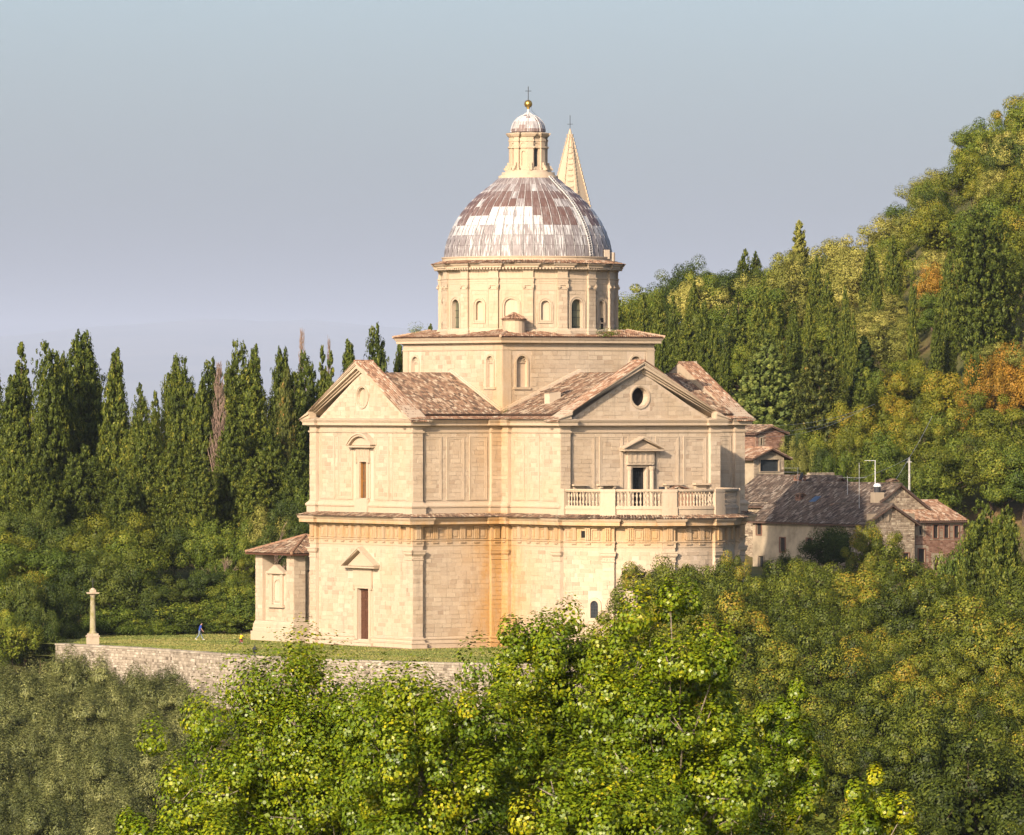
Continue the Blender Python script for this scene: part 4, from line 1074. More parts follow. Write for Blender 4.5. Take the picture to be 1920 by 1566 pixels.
# --- finished bell tower behind the dome
mb = MB(); bc = (-13.9, -13.2); hb = 2.3
mb.ring([(bc[0] + hb, bc[1] - hb), (bc[0] + hb, bc[1] + hb), (bc[0] - hb, bc[1] + hb), (bc[0] - hb, bc[1] - hb)], [(1.2, 0), (1.2, 12.0), (1.5, 12.4), (0.8, 12.8), (0.8, 24), (1.0, 24.4), (0, 24.8), (0, 37.9), (0.2, 38.1), (0.2, 38.4), (-0.6, 38.6)])
part('bell_tower', mb, M['stone'], church)
sp0, sp1, spr = 38.2, 51.0, 3.6
def sr(z): return 0.16 + (sp1 - z) / (sp1 - sp0) * (spr - 0.16)
mb = MB(); n = 8
for i in range(n):
    a0, a1 = R(45 * i + 22.5) + AX0, R(45 * i + 67.5) + AX0
    mb.face([(bc[0] + sr(sp0) * math.cos(a0), bc[1] + sr(sp0) * math.sin(a0), sp0), (bc[0] + sr(sp0) * math.cos(a1), bc[1] + sr(sp0) * math.sin(a1), sp0), (bc[0] + 0.16 * math.cos(a1), bc[1] + 0.16 * math.sin(a1), sp1), (bc[0] + 0.16 * math.cos(a0), bc[1] + 0.16 * math.sin(a0), sp1)])
spire = part('spire', mb, M['grey_stone'], church)
mb = MB()
for i in range(n):
    a = R(45 * i + 22.5) + AX0
    for j in range(26):
        z = 41 + j * 0.38; rr = sr(z) * 1.0
        mb.box(rr - 0.12, rr + 0.045, -0.08, 0.08, z, z + 0.34, lambda x, y, zz, a=a: (bc[0] + x * math.cos(a) - y * math.sin(a), bc[1] + x * math.sin(a) + y * math.cos(a), zz))
part('spire_ribs', mb, M['stone'], spire)
mb = MB()
a = AX0 + R(0)
for j in range(13):
    z = 42.5 + j * 0.58; rr = sr(z) * math.cos(R(22.5)); wv = rr * 0.17 + 0.04
    mb.box(rr - 0.15, rr + 0.09, -wv, wv, z, z + 0.16, lambda x, y, zz, a=a: (bc[0] + x * math.cos(a) - y * math.sin(a), bc[1] + x * math.sin(a) + y * math.cos(a), zz))
part('spire_steps', mb, M['stone'], spire)
for aa in (0, 45):
    a = AX0 + R(aa); z = 43.3; rr = sr(z) * math.cos(R(22.5))
    tr_ = lambda x, y, zz, a=a, rr=rr: (bc[0] + (rr + x) * math.cos(a) - y * math.sin(a), bc[1] + (rr + x) * math.sin(a) + y * math.cos(a), zz)
    mb = MB()
    for i in range(12):
        b0, b1 = R(30 * i), R(30 * i + 30); P = [(0.16 * math.cos(b0), z + 0.16 * math.sin(b0)), (0.26 * math.cos(b0), z + 0.26 * math.sin(b0)), (0.26 * math.cos(b1), z + 0.26 * math.sin(b1)), (0.16 * math.cos(b1), z + 0.16 * math.sin(b1))]
        V = [tr_(-0.15, *p) for p in P] + [tr_(0.14, *p) for p in P]; mb.idx(V, [(4, 5, 6, 7), (1, 2, 6, 5), (3, 0, 4, 7)])
    fr = part('spire_oculus', mb, M['stone'], spire); mb = MB(); mb.face([tr_(0.10, 0.17 * math.cos(R(30 * i)), z + 0.17 * math.sin(R(30 * i))) for i in range(12)]); part('pane', mb, M['void'], fr)
mb = MB(); mb.lathe([(0.28, 50.0), (0.22, 50.3), (0.17, 51.0), (0.05, 51.4)], 8, bc); part('finial', mb, M['stone'], spire)
mb = MB(); mb.tube((bc[0], bc[1], 51.2), (bc[0], bc[1], 52.75), 0.03); mb.tube((bc[0] - 0.28 * math.cos(ca), bc[1] - 0.28 * math.sin(ca), 51.85), (bc[0] + 0.28 * math.cos(ca), bc[1] + 0.28 * math.sin(ca), 51.85), 0.025); part('spire_cross', mb, M['iron'], spire)

# --- stump of the second tower beside the left front: corner piers, low walls, hipped tile roof
tw = thing('tower_stump', 'low unfinished stone tower stump with open top and hipped tile roof beside the left front', 'tower', CH, math.pi + TH)
tc0, th_ = (LE - 3.75, -16.15), 3.62
TQ = [(tc0[0] + th_, tc0[1] - th_), (tc0[0] + th_, tc0[1] + th_), (tc0[0] - th_, tc0[1] + th_), (tc0[0] - th_, tc0[1] - th_)]
mb = MB(); mb.ring(TQ, [(0.36, -0.5), (0.36, 0.9), (0.22, 0.92), (0.22, 1.2), (0.18, 1.3), (0.18, 1.62), (0.1, 1.72), (0.08, 1.85), (0.02, 1.95), (-0.8, 1.96)]); part('plinth', mb, M['stone'], tw)
TF = [Flat(TQ[i], TQ[(i + 1) % 4]) for i in range(4)]
for i in range(4):
    F = TF[i]
    mb = MB(); fbox(mb, F, 0, 1.35, 1.955, 8.72, -1.35, 0.0); part('pier', mb, M['stone'], tw)
    mb = MB(); fbox(mb, F, 1.352, F.len - 1.352, 1.956, 6.85, -1.0, -0.35); wl = part('infill_wall', mb, M['joint'], tw)
    if i < 2:
        c = F.len / 2; mb = MB()
        for s in (-1, 1): fbox(mb, F, c + s * 1.0 - 0.24, c + s * 1.0 + 0.24, 4.15 if i else 3.6, 6.55, -0.35, -0.13)
        fbox(mb, F, c - 1.4, c + 1.4, 3.3, 3.6, -0.35, -0.02); moulded(mb, type('G', (), {'pt': staticmethod(lambda a, z, o=0, F=F: F.pt(a, z, -0.35 + o))}), c - 1.25, c + 1.25, [(0.2, 6.552), (0.36, 6.65), (0.36, 6.8)])
        for s in (-1, 1): mb.face([F.pt(c + s * 1.55, 6.8, 0.0), F.pt(c, 7.55, 0.0), F.pt(c, 7.55, -0.6), F.pt(c + s * 1.55, 6.8, -0.6)])
        mb.face([F.pt(c - 1.55, 6.802, 0.0), F.pt(c + 1.55, 6.802, 0.0), F.pt(c, 7.55, 0.0)])
        frame(mb, F, c - 0.5, c + 0.5, 4.0, 6.0, True, 0.14, -0.35, -0.25)
        part('aedicule', mb, M['stone'], tw)
n0 = len(BLK)
for i in (0, 1):
    F = TF[i]; ashlar(F, 0.01, 1.34, 1.97, 8.6, ch=0.4, seed=260 + i); ashlar(F, F.len - 1.34, F.len - 0.01, 1.97, 8.6, ch=0.4, seed=264 + i); ashlar(F, 1.36, F.len - 1.36, 1.97, 6.8, ch=0.4, o=-0.35, avoid=[(F.len / 2 - 1.5, F.len / 2 + 1.5, 3.3, 7)], seed=268 + i)
mb = MB()
for (F, s0, s1, z0, z1, o, pr, t, w) in BLK[n0:]: fbox(mb, F, s0, s1, z0, z1, o - 0.02, o + pr, t)
part('ashlar_facing', mb, M['block'], tw, kind='stuff')
mb = MB(); ev, ez, az = th_ + 0.75, 8.66, 10.35; cxy = tc0
C4 = [(cxy[0] + ev, cxy[1] - ev), (cxy[0] + ev, cxy[1] + ev), (cxy[0] - ev, cxy[1] + ev), (cxy[0] - ev, cxy[1] - ev)]
for i in range(4):
    a, b = C4[i], C4[(i + 1) % 4]
    roof_tiles(mb, [(*a, ez), (*b, ez), (*cxy, az)], 0.27, 0.44, r_seed=900 + i)
    for q in range(12):
        t0, t1 = q / 12, (q + 1.08) / 12; L_ = lambda t: (a[0] + (cxy[0] - a[0]) * t, a[1] + (cxy[1] - a[1]) * t, ez + (az - ez) * t + 0.12); mb.tube(L_(t0), L_(t1), 0.16, 0.13, 6, 0.6)
rf = part('roof_tiles', mb, M['tile'], tw, kind='stuff')
mb = MB()
for i in range(4):
    a, b = C4[i], C4[(i + 1) % 4]; mb.face([(*a, ez - 0.02), (*b, ez - 0.02), (*cxy, az - 0.05)], 0.2); mb.face([(*a, ez - 0.14), (*b, ez - 0.14), (*cxy, az - 0.35)], 0.2); mb.face([(*a, ez - 0.14), (*b, ez - 0.14), (*b, ez - 0.02), (*a, ez - 0.02)], 0.2)
part('roof', mb, M['wood_door'], tw)

# ================================================================== THE SETTING
def sstep(a, b, x): 
    t = np.clip((x - a) / (b - a), 0, 1); return t * t * (3 - 2 * t)
def ground_z(x, y):
    x = np.asarray(x, dtype=float); y = np.asarray(y, dtype=float)
    zl = np.interp(y, [-300, 0, 60, 120, 175, 250, 350, 480, 530, 570, 612, 660, 684, 694, 712, 735, 790, 900, 1100, 1600, 4000, 30000], [16, 12, 4, -4, -7, -14, -20, -19, -15.5, -10.5, -5.4, -4.2, -1.0, 0.6, 5.5, 9.5, 11.5, 9, 0, -25, -50, -55])
    hill = np.interp(x, [5, 16, 22, 38, 51, 56, 64, 73, 90, 140, 400], [22, 28, 34, 36, 39, 45, 53, 59, 65, 72, 70])
    zr_near = np.interp(y, [-300, 0, 60, 120, 175, 250, 350, 420, 500, 600, 650, 690, 715, 760], [16, 12, 4, -4, -7, -14, -11.5, -7, -3.5, -1.6, -1.4, -0.5, 4.5, 6])
    up = np.interp(y, [745, 765, 790, 830, 900, 970], [0, 0.16, 0.37, 0.61, 0.9, 1.0])
    zr = zr_near + (hill - 6) * up
    zr = np.where(y > 1100, zr - (y - 1100) * 0.06, zr); zr = np.maximum(zr, np.where(y > 1100, -52, -99))
    return zl * (1 - sstep(2, 12, x)) + zr * sstep(2, 12, x) * 1.0

def ground_material():
    s = NT('dry_grass_and_soil'); p = s.pos()
    c = s.ramp(s.noise(p, 0.05, 6, 0.65), [(0.30, (0.065, 0.085, 0.02)), (0.46, (0.11, 0.11, 0.032)), (0.60, (0.20, 0.14, 0.06)), (0.75, (0.34, 0.21, 0.11))])
    c = s.mix(s.rng(s.noise(p, 1.6, 5, 0.7), 0.45, 0.65), c, (0.12, 0.10, 0.045))
    return s.done(s.bsdf(c, 0.95, spec=0.1, normal=s.bump(s.noise(p, 2.5, 6, 0.7), 0.6, 0.25)))
M['ground'] = ground_material()
def sheet(name, xs, ys, mat, zf):
    X, Y = np.meshgrid(xs, ys); Z = zf(X, Y)
    V = np.stack([X, Y, Z], -1).reshape(-1, 3); n, m = len(xs), len(ys)
    F = [(j * n + i, j * n + i + 1, (j + 1) * n + i + 1, (j + 1) * n + i) for j in range(m - 1) for i in range(n - 1)]
    me = bpy.data.meshes.new(name); me.from_pydata(V.tolist(), [], F); me.materials.append(mat)
    me.polygons.foreach_set('use_smooth', np.ones(len(F), dtype=bool)); me.update()
    o = link(name, me); o['kind'] = 'structure'; return o
gx = np.concatenate([np.linspace(-52000, -800, 12), np.linspace(-600, -120, 9), np.linspace(-100, 130, 93), np.linspace(150, 600, 10), np.linspace(800, 52000, 12)])
gy = np.concatenate([np.linspace(-300, 80, 12), np.linspace(100, 460, 37), np.linspace(466, 780, 105), np.linspace(790, 1120, 34), np.linspace(1150, 2000, 12), np.linspace(2400, 105000, 26)])
nz = np.random.default_rng(3)
def gz_noise(X, Y):
    Z = ground_z(X, Y); n = 0.25 * np.sin(X * 0.31 + 1.3 * np.sin(Y * 0.17)) + 0.2 * np.sin(Y * 0.43 + X * 0.11)
    return Z + n * np.where((Y > 596) & (Y < 700), 0.2, 1.0)
sheet('ground', gx, gy, M['ground'], gz_noise)

# far mountains
def mountain_material():
    s = NT('far_wooded_slopes'); p = s.pos()
    c = s.ramp(s.noise(p, 0.0009, 5), [(0.35, (0.05, 0.065, 0.04)), (0.65, (0.13, 0.125, 0.08))]); return s.done(s.bsdf(c, 0.95))
MD = 90000
def mz(X, Y):
    px = 960 + X / MD * FPX
    py = np.interp(px, [-2500, -800, -300, 0, 60, 160, 280, 410, 500, 580, 690, 800, 1000, 1500, 2500, 4500], [700, 640, 634, 630, 627, 614, 606, 598, 602, 597, 610, 616, 622, 640, 660, 700])
    top = EYE - (py - HORIZON) / FPX * MD
    k = np.clip((Y - (MD - 18000)) / 18000, 0, 1) - np.clip((Y - MD) / 10000, 0, 1)
    return -57 + (top + 57 + 8 * np.sin(X * 0.001) + 8 * np.sin(X * 0.003 + 1)) * np.clip(k, 0, 1) ** 0.8
sheet('mountains', np.linspace(-46000, 46000, 260), np.linspace(MD - 18400, MD + 10200, 26), mountain_material(), mz)

# lawn terrace held up by a rubble retaining wall
wl_px = [(112, 1208.5), (270, 1217), (480, 1232), (600, 1238.5), (860, 1245.5)]
WL = [Vector((xat(px, EYE * FPX / (py - HORIZON)), EYE * FPX / (py - HORIZON), 0)) for px, py in wl_px]
WL.append(Vector((22, 606, 0))); WL.append(Vector((40, 640, 0)))
def lawn_material():
    s = NT('mown_lawn'); p = s.pos()
    c = s.ramp(s.noise(p, 0.35, 5, 0.65), [(0.3, (0.12, 0.16, 0.03)), (0.5, (0.20, 0.215, 0.05)), (0.72, (0.30, 0.27, 0.085))])
    c = s.mix(s.rng(s.noise(p, 9, 4, 0.7), 0.4, 0.65), c, (0.16, 0.165, 0.045))
    return s.done(s.bsdf(c, 0.95, spec=0.1, normal=s.bump(s.noise(p, 7, 4, 0.75), 0.6, 0.08)))
mb = MB()
pts = [(p.x, p.y) for p in WL] + [(40, 735), (-46, 735), (-52, 672)]
mb.face([(*p, 0.0) for p in pts]); mb.face([(*p, -1.2) for p in reversed(pts)])
lawn = part('lawn', mb, lawn_material()); lawn['kind'] = 'structure'
# narrow brick path round the foot of the church
mb = MB(); pp = [uvw(*q) for q in offset(PL, 1.35)]; qq = [uvw(*q) for q in offset(PL, 0.3)]
n = len(pp)
for i in range(n):
    k = (i + 1) % n
    if (pp[k] - pp[i]).length < 1e-4: continue
    mb.face([(pp[i].x, pp[i].y, 0.006), (pp[k].x, pp[k].y, 0.006), (qq[k].x, qq[k].y, 0.006), (qq[i].x, qq[i].y, 0.006)])
s = NT('brick_path'); p = s.pos(); M['path'] = s.done(s.bsdf(s.mix(s.rng(s.noise(p, 3, 4), 0.35, 0.65), (0.30, 0.17, 0.11), (0.40, 0.27, 0.18)), 0.9))
pa = part('path', mb, M['path']); pa['kind'] = 'structure'

# grass blades over the part of the lawn in view
def quad_mesh(name, C, D, Wd, tint, mat, fold=None):
    """Rhombic leaves: C base centre, D tip vector, Wd half-width vector (all N x 3)."""
    N = len(C); V = np.empty((N, 4, 3), dtype=np.float32)
    mid = C + D * 0.45
    if fold is not None: mid = mid + fold
    V[:, 0] = C; V[:, 1] = mid + Wd; V[:, 2] = C + D; V[:, 3] = mid - Wd
    me = bpy.data.meshes.new(name)
    me.vertices.add(N * 4); me.vertices.foreach_set('co', V.ravel())
    me.loops.add(N * 4); me.loops.foreach_set('vertex_index', np.arange(N * 4, dtype=np.int32))
    me.polygons.add(N); me.polygons.foreach_set('loop_start', np.arange(0, N * 4, 4, dtype=np.int32))
    a = me.attributes.new('tint', 'FLOAT', 'FACE'); a.data.foreach_set('value', tint.astype(np.float32))
    me.materials.append(mat); me.update(calc_edges=True); return me
def leaf_material(name, stops, trans=0.35, gloss=0.06, rnd=0.5, rough=0.55):
    s = NT(name); t = s.attr('tint')
    t = s.math('ADD', t, s.math('MULTIPLY', s.math('SUBTRACT', s.rnd(), 0.5), rnd), clamp=True)
    c = s.mix(1.0, s.ramp(t, stops), (0.88, 0.88, 0.88), 'MULTIPLY')
    d = s.n('ShaderNodeBsdfDiffuse'); s.put(d.inputs[0], c)
    tr = s.n('ShaderNodeBsdfTranslucent'); s.put(tr.inputs[0], s.mix(0.5, c, s.mix(1.0, c, (1.0, 0.9, 0.25), 'MULTIPLY')))
    mx = s.n('ShaderNodeMixShader'); mx.inputs[0].default_value = trans; s.t.links.new(d.outputs[0], mx.inputs[1]); s.t.links.new(tr.outputs[0], mx.inputs[2])
    g = s.n('ShaderNodeBsdfGlossy'); g.inputs['Roughness'].default_value = rough; g.inputs[0].default_value = (0.8, 0.8, 0.8, 1)
    m2 = s.n('ShaderNodeMixShader'); m2.inputs[0].default_value = gloss; s.t.links.new(mx.outputs[0], m2.inputs[1]); s.t.links.new(g.outputs[0], m2.inputs[2])
    return s.done(m2.outputs[0])
M['blade'] = leaf_material('grass_blades', [(0.0, (0.13, 0.19, 0.035)), (0.5, (0.25, 0.27, 0.06)), (1.0, (0.40, 0.34, 0.11))], 0.4, 0.02)
g = np.random.default_rng(11); N = 60000
t = g.random(N); wx = np.array([p.x for p in WL[:6]]); wy = np.array([p.y for p in WL[:6]])
bx = g.uniform(-43, 6, N); yf = np.interp(bx, wx, wy); by = yf + 0.6 + (700 - yf) * g.random(N) ** 1.2
th = -TH; lu = (bx - CH.x) * -math.cos(TH) + (by - CH.y) * -math.sin(TH); lv = (bx - CH.x) * math.sin(TH) - (by - CH.y) * math.cos(TH)
inside = ((np.abs(lu) < LE + 1.4) & (np.abs(lv) < HW + 1.4)) | ((np.abs(lv) < LE + 9) & (np.abs(lu) < HW + 1.4)) | ((lu > 11) & (lu < LE + 0.9) & (lv < -11) & (lv > -20.6))
ok = ~inside; bx, by = bx[ok], by[ok]; N = len(bx)
C = np.stack([bx, by, np.full(N, -0.01)], 1); D = np.stack([g.normal(0, 0.04, N), g.normal(0, 0.04, N), g.uniform(0.05, 0.13, N)], 1); an = g.uniform(0, 6.28, N)
pat = 0.5 + 0.25 * np.sin(bx * 0.35 + 2 * np.sin(by * 0.2)) + 0.15 * np.sin(by * 0.9)
me = quad_mesh('grass', C, D, np.stack([np.cos(an), np.sin(an), an * 0], 1) * 0.05, np.clip(pat + g.normal(0, 0.2, N), 0, 1), M['blade'])
o = link('grass', me); o['kind'] = 'stuff'; o['label'] = 'short mown grass on the terrace'

# retaining wall: rubble stones with open joints over a mortar core, and a coping
rw = thing('retaining_wall', 'long pale rubble stone retaining wall holding up the lawn terrace', 'wall', WL[2] + Vector((0, 0, -6)))
s = NT('rubble_stone'); p = s.pos(); t = s.attr('tint')
c = s.ramp(t, [(0.0, (0.15, 0.12, 0.09)), (0.4, (0.30, 0.25, 0.19)), (0.8, (0.41, 0.35, 0.27)), (1.0, (0.50, 0.44, 0.35))])
c = s.mix(s.math('MULTIPLY', s.rng(s.noise(p, 0.8, 5), 0.52, 0.7), 0.5), c, (0.13, 0.11, 0.085))
M['rubble'] = s.done(s.bsdf(c, 0.95, spec=0.1, normal=s.bump(s.noise(p, 12, 4), 0.6, 0.03)))
def rubble(mb, F, a0, a1, z0, z1, ch=0.27, lmin=0.22, lmax=0.62, seed=0, avoid=(), dep=0.07):
    rg = random.Random(seed); z = z0
    while z < z1 - 0.08:
        h = min(ch * rg.uniform(0.75, 1.3), z1 - z); a = a0 - rg.uniform(0, 0.2)
        while a < a1:
            l = rg.uniform(lmin, lmax); p, q = max(a, a0), min(a + l, a1)
            if q - p > 0.06 and not any(h_[0] < q and h_[1] > p and h_[2] < z + h and h_[3] > z for h_ in avoid):
                pr = rg.uniform(0.3, 1) * dep; j = lambda k=0.03: rg.uniform(-k, k)
                x0, x1, y0, y1 = p + 0.02, q - 0.02, z + 0.018, z + h - 0.018
                P = [(x0 + j(), y0 + j(0.02)), (x1 + j(), y0 + j(0.02)), (x1 + j(), y1 + j(0.02)), (x0 + j(), y1 + j(0.02))]; m = ((x0 + x1) / 2, (y0 + y1) / 2)
                Q = [(m[0] + (b[0] - m[0]) * 0.72, m[1] + (b[1] - m[1]) * 0.72) for b in P]
                V = [F.pt(b[0], b[1], 0.0) for b in P] + [F.pt(b[0], b[1], pr) for b in Q]
                mb.idx(V, [(4, 5, 6, 7), (0, 1, 5, 4), (1, 2, 6, 5), (2, 3, 7, 6), (3, 0, 4, 7)], min(1, max(0, rg.gauss(0.55, 0.24))))
            a += l
        z += h
core, stones, cop = MB(), MB(), MB()
off = rw.location
for i in range(len(WL) - 1):
    a, b = (WL[i].x - off.x, WL[i].y - off.y), (WL[i + 1].x - off.x, WL[i + 1].y - off.y)
    F = Flat(a, b)
    fbox(core, F, -0.3, F.len + 0.3, 6 - 8.0, 6 - 0.06, -0.7, 0.3 - 0.002 * i, 0.4)
    class FF:
        @staticmethod
        def pt(s_, z, o=0, F=F, i=i): return F.pt(s_, z, o + 0.3 - 0.002 * i)
    if i < 5: rubble(stones, FF, 0, F.len, 6 - 5.6, 6 - 0.06, seed=i)
    x = -0.3
    while x < F.len + 0.2:
        l = rng.uniform(0.6, 1.2); fbox(cop, F, x, min(x + l - 0.02, F.len + 0.3), 6 - 0.058, 6 + rng.uniform(0.10, 0.14), -0.72, 0.38, rng.uniform(0.4, 0.9)); x += l
part('core', core, M['rubble'], rw); part('rubble_stones', stones, M['rubble'], rw, kind='stuff'); part('coping', cop, M['rubble'], rw)

# ================================================================== TREES
def tube_path(mb, pts, r0, r1, n=5):
    k = len(pts) - 1
    for i in range(k): mb.tube(pts[i], pts[i + 1], r0 + (r1 - r0) * i / k, r0 + (r1 - r0) * (i + 1) / k, n, rng.random(), cap=False)
def bark(name, a, b):
    s = NT(name); p = s.pos(); c = s.mix(s.rng(s.noise(s.mapv(p, (3, 3, 0.6)), 3, 4), 0.35, 0.65), a, b); return s.done(s.bsdf(c, 0.9, spec=0.1, normal=s.bump(s.noise(s.mapv(p, (4, 4, 0.7)), 6, 3), 0.7, 0.05)))
M['bark'] = bark('brown_bark', (0.055, 0.038, 0.025), (0.14, 0.10, 0.07))
M['bark_pale'] = bark('pale_poplar_bark', (0.16, 0.13, 0.095), (0.36, 0.30, 0.22))
M['bark_dead'] = bark('dead_wood', (0.17, 0.115, 0.085), (0.30, 0.21, 0.16))
def unit(a): return a / np.maximum(np.linalg.norm(a, axis=1, keepdims=True), 1e-9)
def leaves_at(g, P, nrm, ln, wd, up=0.3, jit=0.8, droop=0.0):
    """Leaf cards whose faces look roughly along nrm."""
    N = len(P); nn = unit(nrm + g.normal(0, jit, (N, 3)) + np.array([0, 0, up]))
    r = g.normal(0, 1, (N, 3)); r[:, 2] -= droop
    d = unit(r - nn * np.sum(r * nn, 1, keepdims=True)); w = np.cross(nn, d)
    L = ln * g.uniform(0.7, 1.3, (N, 1)); Wd = wd * g.uniform(0.75, 1.25, (N, 1))
    return P - d * L * 0.5, d * L, w * Wd, nn * L * 0.10

def broadleaf(seed, H, Wd, cl, per, leaf, mat, base=0.28, cr=0.16, flat=1.0, plume=1.0, trunkmat='bark', shell=0.5, lean=0.0, wide=0.6, twigs=False, jit=0.2, upw=0.0, sticks=2, inner=1600, isz=0.10):
    """Crown of leaf clumps at the ends of limbs. Returns (trunk mesh, crown mesh)."""
    g = np.random.default_rng(seed); zc = H * (base + (1 - base) / 2); hz = H * (1 - base) / 2; hr = Wd / 2
    u = unit(g.normal(0, 1, (cl, 3))); u[:, 2] = np.abs(u[:, 2]) * np.where(g.random(cl) < 0.66, 1, -0.8)
    u = unit(u)
    lump = 1 + 0.16 * np.sin(3 * np.arctan2(u[:, 1], u[:, 0]) + seed) + 0.13 * np.sin(5 * u[:, 2] + 2 * seed) + g.normal(0, 0.07, cl)
    rad = (shell + (1 - shell) * g.random(cl) ** 0.6) * lump
    taper = np.where(u[:, 2] > 0, 1 - 0.25 * u[:, 2], 1.0)
    CC = np.stack([u[:, 0] * rad * hr * taper, u[:, 1] * rad * hr * taper, zc + u[:, 2] * rad * hz], 1)
    CC[:, 0] += lean * (CC[:, 2] - H * base)
    rc = Wd * cr * g.uniform(0.7, 1.35, cl)
    idx = np.repeat(np.arange(cl), per); N = len(idx)
    q = unit(g.normal(0, 1, (N, 3))) * np.where(g.random((N, 1)) < 0.8, g.uniform(0.72, 1.0, (N, 1)), g.random((N, 1)))
    q[:, 2] *= np.where(q[:, 2] > 0, plume, 0.75) * flat
    P = CC[idx] + q * rc[idx][:, None]
    out = unit(P - np.array([0, 0, zc - hz * 0.3])); nr = q * 1.5 + out * 0.25
    C, D, W_, fo = leaves_at(g, P, nr, leaf, leaf * wide * 0.5, 0.05, jit, -upw)
    ct = g.normal(0, 0.13, cl)
    tint = np.clip(0.42 + ct[idx] + g.normal(0, 0.15, N) + 0.10 * (P[:, 2] - zc) / hz, 0, 1)
    # shaded inner foliage that fills the crown behind the outer clumps
    ui = unit(g.normal(0, 1, (inner, 3))) * (0.2 + 0.38 * g.random((inner, 1)) ** 0.5)
    Pi = np.stack([ui[:, 0] * hr + lean * (zc - H * base), ui[:, 1] * hr, zc + ui[:, 2] * hz], 1)
    Ci, Di, Wi, fi = leaves_at(g, Pi, ui, hr * isz, hr * isz * 0.36, 0.2, 0.8)
    C, D, W_, fo = np.concatenate([C, Ci]), np.concatenate([D, Di]), np.concatenate([W_, Wi]), np.concatenate([fo, fi]); tint = np.concatenate([tint, np.clip(g.normal(0.42, 0.12, inner), 0, 1)])
    crown = quad_mesh('crown', C, D, W_, tint, mat, fo)
    mb = MB(); rt = max(0.10, H * 0.017)
    top = Vector((lean * H * 0.4, 0, H * 0.72)); ax = [Vector((0, 0, -0.6)), Vector((g.normal(0, 0.1), g.normal(0, 0.1), H * base * 0.6)), Vector((g.normal(0, 0.25), g.normal(0, 0.25), H * base * 1.25)), top]
    tube_path(mb, ax, rt * 1.25, rt * 0.4, 7)
    for i in range(cl):
        if i % sticks: continue
        e = Vector(CC[i]); f = min(0.92, max(0.25, (e.z - H * base * 0.4) / H)); f = f * 0.75
        s = ax[1].lerp(ax[3], max(0.0, min(1.0, (f * H - ax[1].z) / (ax[3].z - ax[1].z))))
        m = s.lerp(e, 0.5) + Vector((g.normal(0, 0.05), g.normal(0, 0.05), -0.05)) * Wd * 0.4
        tube_path(mb, [s, m, e], rt * (0.38 if not twigs else 0.24), 0.012, 4)
        if twigs:
            for k in range(4):
                v = Vector(unit(g.normal(0, 1, (1, 3)))[0]) * rc[i] * 0.9; mb.tube(e - v * 0.1, e + v, 0.025, 0.008, 3, 0.5, cap=False)
    return mesh_of('trunk', mb, M[trunkmat]), crown

